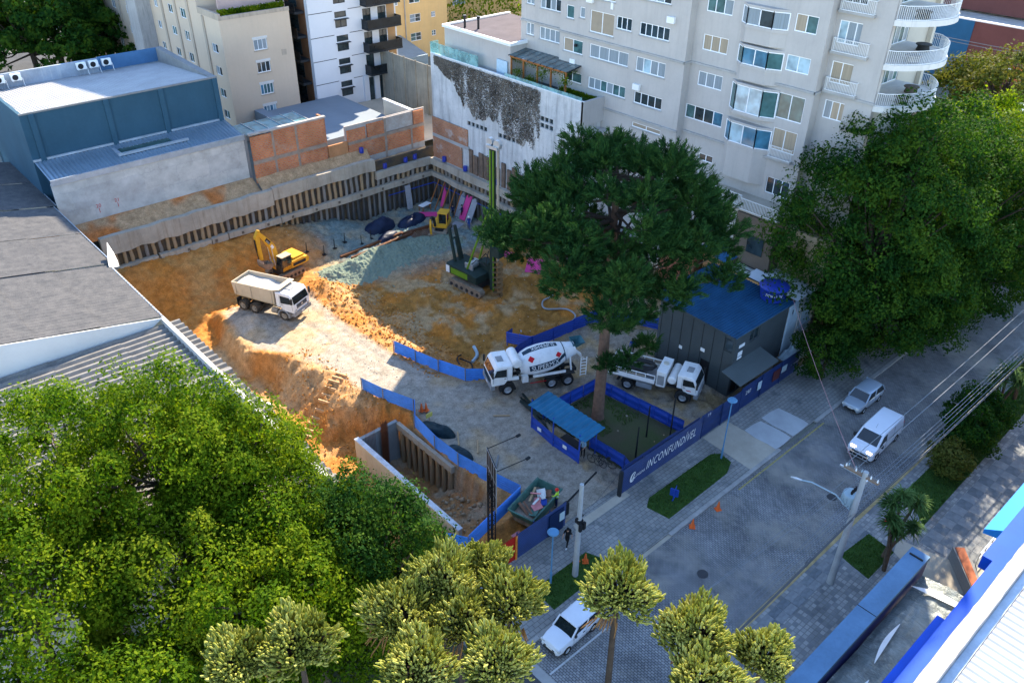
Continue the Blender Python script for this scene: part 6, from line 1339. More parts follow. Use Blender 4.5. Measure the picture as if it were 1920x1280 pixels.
def drum_text(txt, a_mid, s0, s1, up, hgt, nm='lettering'):
    vs, fs = text_mesh(txt, 1.0); x1 = max(v_[0] for v_ in vs); y1 = max(v_[1] for v_ in vs); mb = MB(); out_ = []
    for v_ in vs:
        u_ = v_[0]/x1; s_ = s0+(s1-s0)*u_; a_ = a_mid+up*(v_[1]/y1-.5)*hgt/drum_r(s_); out_.append(drum_pt(s_,a_,.026))
    mb.add(out_, fs); q = mesh_obj(nm, mb, M_white); q.parent = dr
# angle 0 is the top of the drum, + pi/2 its left (viewer) side
aV = R(88)
patch(aV-.22,aV+.26,.75,3.4,M_dblue,'lettering_band'); patch(aV-.22,aV+.12,3.4,3.95,M_dblue,'lettering_band',.012,-.25)
drum_text('SUPERMIX',aV+.02,.9,3.3,-1,.42)
aT = R(2)
patch(aT-.16,aT+.26,.55,3.5,M_dblue,'lettering_band'); drum_text('SUPERMIX',aT+.05,3.3,1.3,1,.36)
def diamond(s_, a_, r_, m, nm, off):
    c0 = [(s_-r_,a_),(s_,a_-r_/1.15),(s_+r_,a_),(s_,a_+r_/1.15)]; q = mesh_obj(nm, MB().quad(*[drum_pt(p[0],p[1],off) for p in c0]), m); q.parent = dr
for s_, a_ in ((1.05,R(48)),(3.35,R(62))): diamond(s_,a_,.36,M_white,'diamond_border',.03); diamond(s_,a_,.29,M_redp,'diamond',.036)
mb = MB(); mb.loft([[drum_pt(s_,2*math.pi*i/n_,.02) for i in range(n_)] for s_ in (3.9,3.98)],False); q = mesh_obj('drum_ring', mb, M_dblue); q.parent = dr
wt_ = mesh_obj('water_tank', MB().tube([(-.85,-1.05,2.75),(-.85,-.95,2.75),(-.85,.95,2.75),(-.85,1.05,2.75)],[.3,.42,.42,.3],18), M_cabw, mx, smooth=True)
mesh_obj('front_stand', MB().bar((-1.0,-.7,1.0),(-1.0,-.35,2.2),.12).bar((-1.0,.7,1.0),(-1.0,.35,2.2),.12).box(-1.2,-.9,-.8,.8,1.75,1.95), M_chas, mx)
mesh_obj('rear_stand', MB().bar((-5.6,-.8,1.0),(-5.5,-.6,2.4),.12).bar((-5.6,.8,1.0),(-5.5,.6,2.4),.12), M_cabw, mx)
mesh_obj('hopper', MB().loft([[(-6.0+a_*.2,b_*.25,2.9) for a_,b_ in ((-1,-1),(1,-1),(1,1),(-1,1))],[(-6.3+a_*.5,b_*.6,3.5) for a_,b_ in ((-1,-1),(1,-1),(1,1),(-1,1))]],False), mat('teal_hopper',(0.03,0.1,0.12),.5,.2,2), mx)
mesh_obj('chute', MB().add([(-6.1,-.25,2.4),(-6.1,.25,2.4),(-6.9,.3,1.6),(-6.9,-.3,1.6),(-6.1,-.35,2.6),(-6.9,-.4,1.8),(-6.1,.35,2.6),(-6.9,.4,1.8)],[(0,1,2,3),(0,3,5,4),(1,6,7,2)]), M_cabw, mx)
lad = MB()
for x in (-6.25,-6.75): lad.bar((x,1.2,.7),(x,1.2,2.5),.06)
for k in range(6): lad.bar((-6.25,1.2,.8+k*.3),(-6.75,1.2,.8+k*.3),.05)
mesh_obj('ladder', lad, M_cabw, mx)
mesh_obj('battery_box', MB().box(-1.75,-1.25,.75,1.2,.95,1.5), M_cabw, mx); mesh_obj('air_tank', MB().tube([(-.95,1.0,1.4),(-.15,1.0,1.45)],.16,12), M_cabw, mx); mesh_obj('side_light_bar', MB().box(-3.5,-1.9,1.15,1.2,.75,.8), M_redp, mx)
mesh_obj('drum_guard', MB().box(-5.0,-2.2,1.0,1.15,1.25,1.42).box(-5.0,-2.2,-1.15,-1.0,1.25,1.42), M_cabw, mx); mesh_obj('exhaust', MB().tube([(-.45,.9,1.2),(-.45,.9,2.5)],.06,8), M_chas, mx)
# --- pump lorry
pf_, pr_ = Vector((46.28,30.18,0)), Vector((44.3,34.75,0)); hd = (pf_-pr_).normalized(); lat = Vector((-hd.y,hd.x,0)); fa = pf_+lat*1.05
pu = thing('pump_lorry', 'white pump lorry loaded with hoses parked beside the site office', 'lorry', (fa.x,fa.y,.05), math.atan2(hd.y,hd.x))
lorry_cab(pu,1.1,1.7,1.0,2.6,1.15,M_cabw,.45,True,False); chassis(pu,-6.4,.8)
for x in (0,-4.6):
    for y_ in (-1.0,1.0): wheel(pu,x,y_,.5,.34 if x == 0 else .58)
arches(pu,0,.5,1.18,M_chas)
mesh_obj('pump_housing', slab_profile([(-2.3,1.0),(-1.55,1.0),(-1.5,2.45),(-2.3,2.5)],1.15,.05), M_cabw, pu); mesh_obj('radiator_grille', MB().box(-2.2,-1.65,-1.17,-1.155,1.2,2.1), M_bump, pu)
mesh_obj('tank', MB().tube([(-1.05,-1.15,1.85),(-1.05,-1.05,1.85),(-1.05,1.05,1.85),(-1.05,1.15,1.85)],[.25,.36,.36,.25],16), M_cabw, pu, smooth=True)
mesh_obj('filler_cap', MB().tube([(-1.9,.2,2.45),(-1.9,.2,2.56)],.22,14), mat('cream_cap',(0.5,0.45,0.36),.6,.1,3), pu)
mesh_obj('flat_bed', MB().box(-6.3,-2.4,-1.2,1.2,1.1,1.22), M_bump, pu)
sbd = MB()
for s_ in (-1,1):
    sbd.box(-6.3,-2.4,s_*1.2-.03,s_*1.2+.03,1.2,1.55); sbd.bar((-6.3,s_*1.2,1.95),(-2.4,s_*1.2,1.95),.06)
    for k in range(6): sbd.bar((-6.3+k*.78,s_*1.2,1.5),(-6.3+k*.78,s_*1.2,1.95),.06)
sbd.bar((-6.3,-1.2,1.95),(-6.3,1.2,1.95),.06); mesh_obj('side_rails', sbd, M_cabw, pu)
for k in range(7):
    mesh_obj('loaded_pipe', MB().tube([(-6.2,-.9+k*.28,1.45+.1*(k%2)),(-3.2,-.9+k*.28,1.5+.1*(k%2))],.09,8), (M_rimd,M_chas,M_bump)[k%3], pu)
for k in range(4): mesh_obj('loaded_hose', MB().tube([(-6.0,-.6+k*.2,1.8),(-3.6,-.7+k*.2,1.85),(-2.9,-.3+k*.1,1.9),(-2.7,.3,1.9),(-3.2,.8-.1*k,1.88),(-5.5,.9-.15*k,1.85)],.085,8), M_chas, pu)
mesh_obj('under_box', MB().box(-3.9,-2.6,-1.15,-.8,.5,.95), M_bump, pu); mesh_obj('mirror_decal', MB().box(.2,.6,-1.165,-1.158,1.3,1.38), M_redp, pu)
# --- tracked machines
M_cat = mat('digger_yellow', (0.62,0.33,0.03), .45, .12, 1.5, streak=.15); M_track = mat('dusty_track', (0.22,0.17,0.12), .95, .3, 3)
def track(par, x0, x1, y_, w_, h_, m):
    n_ = 8; r_ = h_/2; pts = [(x0+r_-r_*math.cos(math.pi*(i/n_)-math.pi/2)*1.0, 0) for i in range(1)]
    out_ = [(x1-r_+r_*math.sin(math.pi*i/n_), r_-r_*math.cos(math.pi*i/n_)) for i in range(n_+1)]+[(x0+r_-r_*math.sin(math.pi*i/n_), r_+r_*math.cos(math.pi*i/n_)) for i in range(n_+1)]
    mb = MB(); mb.loft([[(p[0],y_-w_/2,p[1]) for p in out_],[(p[0],y_+w_/2,p[1]) for p in out_]])
    gr_ = mb; k = int((x1-x0-h_)/.22)
    for i in range(k+1):
        x = x0+r_+i*.22; gr_.box(x,x+.1,y_-w_/2-.01,y_+w_/2+.01,h_,h_+.04); gr_.box(x,x+.1,y_-w_/2-.01,y_+w_/2+.01,-.03,0.0)
    o = mesh_obj('track', gr_, m, par)
    for i in range(6): q = mesh_obj('roller', MB().tube([(x0+r_+(x1-x0-h_)*i/5,y_-w_/2-.03,r_*.8),(x0+r_+(x1-x0-h_)*i/5,y_+w_/2+.03,r_*.8)],r_*.45,10), M_chas); q.parent = o
ex = thing('excavator', 'yellow tracked excavator with raised arm behind the tipper lorry', 'excavator', (34.6,73.6,zt(34.6,73.6)), R(190))
for y_ in (-1.2,1.2): track(ex,-1.9,1.9,y_,.6,.85,M_track)
mesh_obj('undercarriage', MB().box(-1.1,1.1,-.95,.95,.4,.95).tube([(0,0,.95),(0,0,1.1)],.7,18), M_chas, ex)
mesh_obj('house', slab_profile([(-2.4,1.15),(1.3,1.15),(1.3,1.55),(0.2,2.05),(-1.9,2.1),(-2.45,1.9)],1.35,.07), M_cat, ex)
mesh_obj('engine_hood', MB().box(-2.2,-.6,-1.1,1.1,2.05,2.3), M_cat, ex); mesh_obj('counterweight', MB().tube([(-2.35,-1.3,1.55),(-2.35,1.3,1.55)],.42,12), M_cat, ex)
mesh_obj('black_stripe', MB().box(-2.2,-.3,1.352,1.36,1.35,1.75), M_chas, ex)
mesh_obj('cab', slab_profile([(-.2,1.15),(1.45,1.15),(1.5,1.5),(1.15,2.95),(-.2,2.95)],.5,.05), M_chas, ex); LAST[0].location = (0,.85,0)
mesh_obj('cab_roof', MB().box(-.25,1.2,.32,1.38,2.95,3.05), mat('dusty_cab_roof',(0.42,0.34,0.22),.8,.1,2), ex)
mesh_obj('cab_glass', MB().quad((1.52,.42,1.55),(1.52,1.28,1.55),(1.19,1.28,2.85),(1.19,.42,2.85)).quad((0,1.36,1.7),(1.35,1.36,1.7),(1.1,1.36,2.85),(0,1.36,2.85)), M_wind, ex)
def limb(par, pts, hs, w_, m, nm):
    mb = MB(); rings = []
    for i, (p, h_) in enumerate(zip(pts,hs)):
        a = Vector(pts[max(i-1,0)]); b_ = Vector(pts[min(i+1,len(pts)-1)]); d = (b_-a).normalized(); n2 = Vector((-d.z,0,d.x)); p = Vector(p)
        rings.append([p+n2*h_/2+Vector((0,-w_/2,0)),p+n2*h_/2+Vector((0,w_/2,0)),p-n2*h_/2+Vector((0,w_/2,0)),p-n2*h_/2+Vector((0,-w_/2,0))])
    mb.loft(rings); return mesh_obj(nm, mb, m, par)
bm = limb(ex,[(.9,-.1,1.6),(1.05,-.1,3.0),(1.3,-.1,4.2),(2.0,-.1,5.3),(2.9,-.1,6.5)],[.5,.65,.75,.6,.4],.45,M_cat,'boom')
q = mesh_obj('boom_decal', MB().add([(1.75,.13,4.6),(2.25,.13,5.35),(1.95,.13,5.6),(1.45,.13,4.9)],[(0,1,2,3)]), M_chas); q.parent = bm
vs, fs = text_mesh('CAT',.34); q = mesh_obj('lettering', MB().add([(2.12-v_[0]*.52-v_[1]*.6, .136, 5.25-v_[0]*.85+v_[1]*.4) for v_ in vs], fs), M_white); q.parent = bm
q = mesh_obj('boom_plate', MB().add([(1.35,.13,3.9),(1.62,.13,4.35),(1.35,.13,4.55),(1.1,.13,4.1)],[(0,1,2,3)]), M_white); q.parent = bm
limb(ex,[(2.75,-.1,6.8),(3.1,-.1,6.1),(3.05,-.1,4.4),(2.9,-.1,3.1)],[.3,.55,.45,.28],.36,M_cat,'stick')
mesh_obj('stick_cylinder', MB().tube([(3.45,-.1,5.8),(3.4,-.1,4.5)],.09,10).tube([(3.4,-.1,4.5),(3.3,-.1,3.3)],.05,10), M_steel, ex)
for y_ in (-.45,.25): mesh_obj('boom_cylinder', MB().tube([(1.35,y_,1.4),(1.5,y_,2.7)],.1,10).tube([(1.5,y_,2.7),(1.6,y_,4.1)],.055,10), M_alu, ex)
bk = MB(); N_ = 9; prof_b = [(2.9+.75*math.cos(R(200+22*i))-.5, 2.55+.75*math.sin(R(200+22*i))) for i in range(N_)]
for (p, p2) in zip(prof_b[:-1],prof_b[1:]): bk.bar((p[0],-.1,p[1]),(p2[0],-.1,p2[1]),1.15,.06,(0,0,1))
for y_ in (-.68,.48): bk.add([(p[0],y_,p[1]) for p in prof_b],[tuple(range(N_))])
bo = mesh_obj('bucket', bk, M_track, ex)
for k in range(5): q = mesh_obj('bucket_tooth', MB().bar((prof_b[-1][0],-.6+.25*k,prof_b[-1][1]),(prof_b[-1][0]-.02,-.6+.25*k,prof_b[-1][1]+.28),.09), M_alu); q.parent = bo
ex.scale = (.88,.88,.88)
# mini digger
me_ = thing('mini_excavator', 'small yellow tracked digger behind the gravel heap', 'excavator', (53.8,71.3,zt(53.8,71.3)), R(215))
for y_ in (-.75,.75): track(me_,-1.2,1.2,y_,.42,.55,M_track)
mesh_obj('undercarriage', MB().box(-.7,.7,-.6,.6,.3,.65), M_chas, me_); mesh_obj('house', slab_profile([(-1.3,.7),(.8,.7),(.8,1.05),(-.2,1.3),(-1.2,1.35)],.85,.05), M_cat, me_)
mesh_obj('cab_frame', MB().bar((.6,.8,1.0),(.55,.8,2.4),.09).bar((.6,-.2,1.0),(.55,-.2,2.4),.09).bar((-.6,.8,1.0),(-.6,.8,2.4),.09).bar((-.6,-.2,1.0),(-.6,-.2,2.4),.09), M_cat, me_); mesh_obj('cab_roof', MB().box(-.7,.7,-.3,.9,2.4,2.5), M_cat, me_); mesh_obj('cab_glass', MB().box(-.55,.5,-.15,.75,1.0,2.35), M_wind, me_)
limb(me_,[(.8,-.5,.9),(1.3,-.5,2.0),(1.9,-.5,2.5),(2.5,-.5,2.3)],[.25,.32,.28,.2],.22,M_chas,'boom'); limb(me_,[(2.4,-.5,2.45),(2.55,-.5,1.6),(2.4,-.5,.6)],[.2,.24,.16],.2,M_cat,'stick'); mesh_obj('bucket', MB().loft([[(2.2+a_*.25,-.5+b_*.4,.5) for a_,b_ in ((-1,-1),(1,-1),(1,1),(-1,1))],[(2.35+a_*.12,-.5+b_*.4,.05) for a_,b_ in ((-1,-1),(1,-1),(1,1),(-1,1))]]), M_track, me_)
mesh_obj('dozer_blade', MB().box(1.3,1.4,-.95,.95,.1,.5), M_rimd, me_)
# drilling rig
M_lime = mat('lime_green_paint', (0.12,0.22,0.018), .4, .12, 2); M_dgreen = mat('dark_green_black', (0.02,0.035,0.03), .5, .2, 2)
rg = thing('drilling_rig', 'tall lime and black drilling rig with auger in the pit', 'drilling rig', (48.2,58.4,zt(48.2,58.4)), R(-84))
for y_ in (-1.35,1.35): track(rg,-2.3,2.3,y_,.7,.9,M_track)
mesh_obj('undercarriage', MB().box(-1.2,1.2,-1.0,1.0,.4,1.0).tube([(0,0,1),(0,0,1.15)],.8,18), M_chas, rg)
mesh_obj('house', slab_profile([(-2.9,1.2),(1.4,1.2),(1.4,2.0),(.6,2.2),(-2.9,2.3)],1.4,.06), M_dgreen, rg)
mesh_obj('lime_panel', MB().box(-2.2,.2,-1.43,-1.405,1.35,2.0), M_lime, rg); mesh_obj('white_rear_panel', MB().box(-2.9,-2.4,-1.43,-1.405,1.3,2.1), M_white, rg)
mesh_obj('winch', MB().tube([(-.3,-.6,2.5),(-.3,.6,2.5)],.4,16).box(-.8,.3,-.75,-.6,2.2,2.8).box(-.8,.3,.6,.75,2.2,2.8), M_alu, rg); mesh_obj('cab', slab_profile([(.1,1.2),(1.6,1.2),(1.7,1.9),(1.4,3.0),(.1,3.0)],.5,.05), M_dgreen, rg); LAST[0].location = (0,.9,0)
mesh_obj('tail_boom', MB().bar((-2.4,-.5,2.2),(-3.3,-.4,5.8),.22,.3).bar((-2.4,.5,2.2),(-3.3,.4,5.8),.22,.3).bar((-3.0,-.45,4.6),(-3.0,.45,4.6),.15).bar((-2.2,0,2.2),(-2.75,0,4.6),.18), M_dgreen, rg)
ms = mesh_obj('mast', MB().box(2.2,2.6,-.2,.3,.6,15.6), M_dgreen, rg)
q = mesh_obj('mast_rail', MB().box(2.6,2.7,-.2,-.06,.5,15.4).box(2.3,2.42,-.3,-.205,8.5,15.4), M_lime, rg); 
for k in range(26): mesh_obj('mast_rung', MB().bar((2.4,-.52,9.0+k*.25),(2.4,-.7,9.0+k*.25),.05), M_lime, rg) if k % 2 == 0 else None
mesh_obj('mast_head', MB().box(1.9,3.3,-.35,.35,15.6,15.9).tube([(3.1,-.2,16.1),(3.1,.2,16.1)],.4,16).tube([(2.2,-.2,16.2),(2.2,.2,16.2)],.35,16), M_alu, rg)
for y_ in (-.8,.8): mesh_obj('stay_strut', MB().tube([(-.4,y_,2.2),(2.2,y_*.45,9.4)],.11,10), M_lime, rg)
mesh_obj('kelly_bar', MB().tube([(3.15,0,4.0),(3.15,0,15.6)],.14,12), M_rimd, rg); mesh_obj('rotary_head', MB().box(2.7,3.6,-.4,.4,4.6,5.6), M_dgreen, rg)
au = MB(); au.tube([(3.15,0,.1),(3.15,0,4.6)],.13,10); turns, per = 7, 16; k0 = len(au.v)
for i in range(turns*per+1):
    a_ = 2*math.pi*i/per; z_ = .2+4.0*i/(turns*per); au.v += [(3.15+.13*math.cos(a_),.13*math.sin(a_),z_),(3.15+.55*math.cos(a_),.55*math.sin(a_),z_)]
for i in range(turns*per): au.f.append((k0+2*i,k0+2*i+1,k0+2*i+3,k0+2*i+2)); au.m.append(0)
mesh_obj('auger', au, mat('earthy_auger',(0.2,0.12,0.055),.9,.3,4), rg)
mesh_obj('hydraulic_hoses', MB().tube([(-.2,-.5,2.6),(.8,-.6,3.6),(1.8,-.4,3.2),(2.2,-.35,5.0)],.05,6).tube([(-.2,.5,2.6),(.9,.6,3.9),(1.9,.4,3.4),(2.2,.35,5.4)],.05,6), M_chas, rg)
# --- cars
def car(name, label, loc, rz, L_, w_, zr, mp, cat='car', roofs=None, bonnet=.92, belt=.86, roof_x=(-1.55,.35), base_x=(-1.95,1.0), kind='hatch', rw=.78, wr=.3, wb=None, trim=None):
    t_ = thing(name, label, cat, loc, rz, None); h_ = L_/2; wb = wb or L_*.305
    secs = [(-h_,.80,.34,belt*.96,.0),(-h_+.08,.93,.24,belt,.02),(-h_*.55,1.0,.2,belt+.02,.03),(0,1.0,.2,belt,.03),(base_x[1]-.05,1.0,.2,belt-.02,.03),(h_-.55,.97,.2,bonnet*belt,.045),(h_-.12,.88,.22,bonnet*belt-.12,.03),(h_,.74,.3,bonnet*belt-.28,.0)]
    rings = []
    for x, k, zb_, zs, cr in secs:
        W_ = w_*k
        half = [(W_*.88,zb_),(W_*.99,zb_+.12),(W_,(zb_+zs)/2),(W_*.97,zs-.08),(W_*.9,zs),(W_*.5,zs+cr),(0,zs+cr*1.2)]
        pts = half+[(-a,b_) for a,b_ in half[::-1][1:]]
        rings.append([(x,p[0],p[1]) for p in pts])
    mesh_obj('body', MB().loft(rings), mp, t_, smooth=True)
    (r0, r1), (b0, b1) = roof_x, base_x; wt_, wbt = w_*rw, w_*.91; zb_ = belt
    T = [(r0,-wt_,zr-.05),(r1,-wt_,zr-.05),(r1,wt_,zr-.05),(r0,wt_,zr-.05)]; B = [(b0,-wbt,zb_-.02),(b1,-wbt,zb_-.04),(b1,wbt,zb_-.04),(b0,wbt,zb_-.02)]
    mesh_obj('windscreen', MB().quad(B[1],B[2],T[2],T[1]), M_wind, t_); mesh_obj('rear_window', MB().quad(B[0],T[0],T[3],B[3]), M_wind, t_)
    for s_ in (0,1):
        i0, i1 = (0,1) if s_ == 0 else (3,2); m0 = Vector(B[i0]).lerp(Vector(B[i1]),.52); m1 = Vector(T[i0]).lerp(Vector(T[i1]),.5)
        mesh_obj('rear_side_window', MB().quad(B[i0],m0,m1,T[i0]), M_wind if kind != 'van' else mp, t_); mesh_obj('front_side_window', MB().quad(m0,B[i1],T[i1],m1), M_wind, t_)
        mesh_obj('pillar', MB().bar(m0,m1,.09,.05).bar(B[i0],T[i0],.14,.08).bar(B[i1],T[i1],.09,.07), mp, t_)
        y_ = (-1 if s_ == 0 else 1)*(w_*.96); mesh_obj('mirror', MB().box(b1-.35,b1-.2,min(y_,y_*1.13),max(y_,y_*1.13),zb_-.02,zb_+.13), M_chas if trim else mp, t_)
        mesh_obj('headlight', MB().box(h_-.2,h_-.04,y_*.72-.16,y_*.72+.16,bonnet*belt-.3,bonnet*belt-.14), M_lampg, t_); mesh_obj('tail_light', MB().box(-h_-.01,-h_+.12,y_*.8-.1,y_*.8+.1,belt-.3,belt-.05), M_redp, t_)
        mesh_obj('door_seam', MB().bar((m0.x,y_*1.045,.3),(m0.x,y_*1.02,zb_-.05),.012).bar((b1-.15,y_*1.045,.3),(b1-.15,y_*1.02,zb_-.05),.012), M_chas, t_)
        mesh_obj('door_handle', MB().box(m0.x+.12,m0.x+.3,y_*1.04-.015,y_*1.04+.015,zb_-.2,zb_-.16), M_chas if trim else mp, t_)
    mb = MB(); rr_ = []
    for x, k, dz in ((r0-.05,.94,-.03),(r0+.15,1.0,.015),((r0+r1)/2,1.0,.04),(r1-.1,1.0,.02),(r1+.06,.95,-.03)):
        rr_.append([(x,-wt_*k-.02,zr-.07+min(0,dz)),(x,-wt_*k*.8,zr+dz),(x,0,zr+dz+.03),(x,wt_*k*.8,zr+dz),(x,wt_*k+.02,zr-.07+min(0,dz))])
    mb.loft(rr_); mesh_obj('roof', mb, mp, t_, smooth=True)
    for x in (-wb,wb):
        for y_ in (-w_*.9,w_*.9): wheel(t_,x,y_,wr,.2)
    mesh_obj('wheel_arch', MB().box(-wb-.36,-wb+.36,-w_*.86,w_*.86,.2,.62).box(wb-.36,wb+.36,-w_*.86,w_*.86,.2,.62), M_chas, t_)
    mesh_obj('grille', MB().box(h_-.06,h_+.012,-w_*.5,w_*.5,bonnet*belt-.4,bonnet*belt-.3).box(h_-.06,h_+.006,-w_*.6,w_*.6,.3,.42), M_chas, t_); mesh_obj('number_plate', MB().box(h_+.005,h_+.02,-.22,.22,.45,.56), M_white, t_)
    return t_
M_silver = mat('silver_blue_paint', (0.36,0.42,0.48), .3, .04, 1, metal=.3, coat=.6); M_vanw = mat('van_white', (0.66,0.68,0.72), .3, .03, 1, coat=.5); M_oldw = mat('plain_white_paint', (0.62,0.64,0.68), .35, .05, 1, coat=.3)
car('hatchback_car','silver-blue hatchback with dark windscreen driving under the big tree',(57.3,20.55,0),math.pi,3.95,.84,1.46,M_silver)
car('hatchback_car','boxy white hatchback parked at the kerb beneath the young araucarias',(23.75,20.6,0),math.pi+R(3),3.7,.79,1.43,M_oldw,bonnet=.95,belt=.9,roof_x=(-1.7,.2),base_x=(-1.82,.75),rw=.84,trim=True)
# white van
vn = thing('delivery_van', 'white panel van with front bike-style rack driving on the cobbles', 'van', (53.1,17.3,0), math.pi+R(2))
pv = subdiv([(-2.55,.28),(2.3,.25),(2.52,.42),(2.5,.85),(2.15,1.12),(1.72,1.2),(.95,1.86),(.5,1.97),(-2.3,1.98),(-2.52,1.85),(-2.58,1.0)],2)
mesh_obj('body', slab_profile(pv,.96,.09,lambda z: 1.0-max(0,z-.95)*.13), M_vanw, vn, smooth=True)
mesh_obj('windscreen', MB().quad((1.70,-.78,1.235),(1.70,.78,1.235),(1.0,.70,1.845),(1.0,-.70,1.845)), M_wind, vn)
for s_ in (-1,1):
    y_ = s_; mesh_obj('side_window', MB().add([(1.5,y_*.935,1.22),(.35,y_*.935,1.2),(.35,y_*.868,1.78),(.95,y_*.868,1.78)],[(0,1,2,3)]), M_wind, vn)
    mesh_obj('mirror', MB().box(1.3,1.5,min(y_*.95,y_*1.15),max(y_*.95,y_*1.15),1.15,1.38), M_chas, vn); mesh_obj('headlight', MB().loft([[(2.49,y_*.62-.18,.82),(2.49,y_*.62+.18,.82),(2.4,y_*.62+.18,.98),(2.4,y_*.62-.18,.98)],[(2.3,y_*.62-.2,.82),(2.3,y_*.62+.2,.82),(2.25,y_*.62+.2,1.0),(2.25,y_*.62-.2,1.0)]]), emat('lit_headlamp',(1.0,.72,.4),3.0) if s_ == -1 else MATS['lit_headlamp'], vn)
    mesh_obj('tail_light', MB().box(-2.6,-2.5,y_*.85-.06,y_*.85+.06,1.0,1.4), M_redp, vn); mesh_obj('door_seam', MB().bar((.3,y_*.965,.4),(.3,y_*.93,1.2),.014).bar((-.9,y_*.965,.4),(-.9,y_*.88,1.8),.014).bar((-2.3,y_*.96,1.1),(.25,y_*.955,1.1),.014), M_chas, vn)
    for x in (-1.62,1.62): wheel(vn,x,y_*.88,.33,.22)
mesh_obj('wheel_arch', MB().box(-2.0,-1.24,-.955,.955,.26,.68).box(1.24,2.0,-.955,.955,.26,.68), M_chas, vn)
mesh_obj('grille', MB().box(2.5,2.56,-.6,.6,.62,.74).box(2.48,2.55,-.7,.7,.32,.5), M_chas, vn); mesh_obj('aerial', MB().bar((.55,0,1.97),(.35,0,2.25),.015), M_chas, vn)
mesh_obj('front_rack', MB().bar((2.75,-.8,.75),(2.75,.8,.75),.05).bar((2.75,-.8,.45),(2.75,.8,.45),.05).bar((2.5,-.7,.6),(2.75,-.8,.75),.05).bar((2.5,.7,.6),(2.75,.8,.75),.05).bar((2.75,-.4,.45),(2.75,-.4,.75),.05).bar((2.75,.4,.45),(2.75,.4,.75),.05), M_alu, vn)
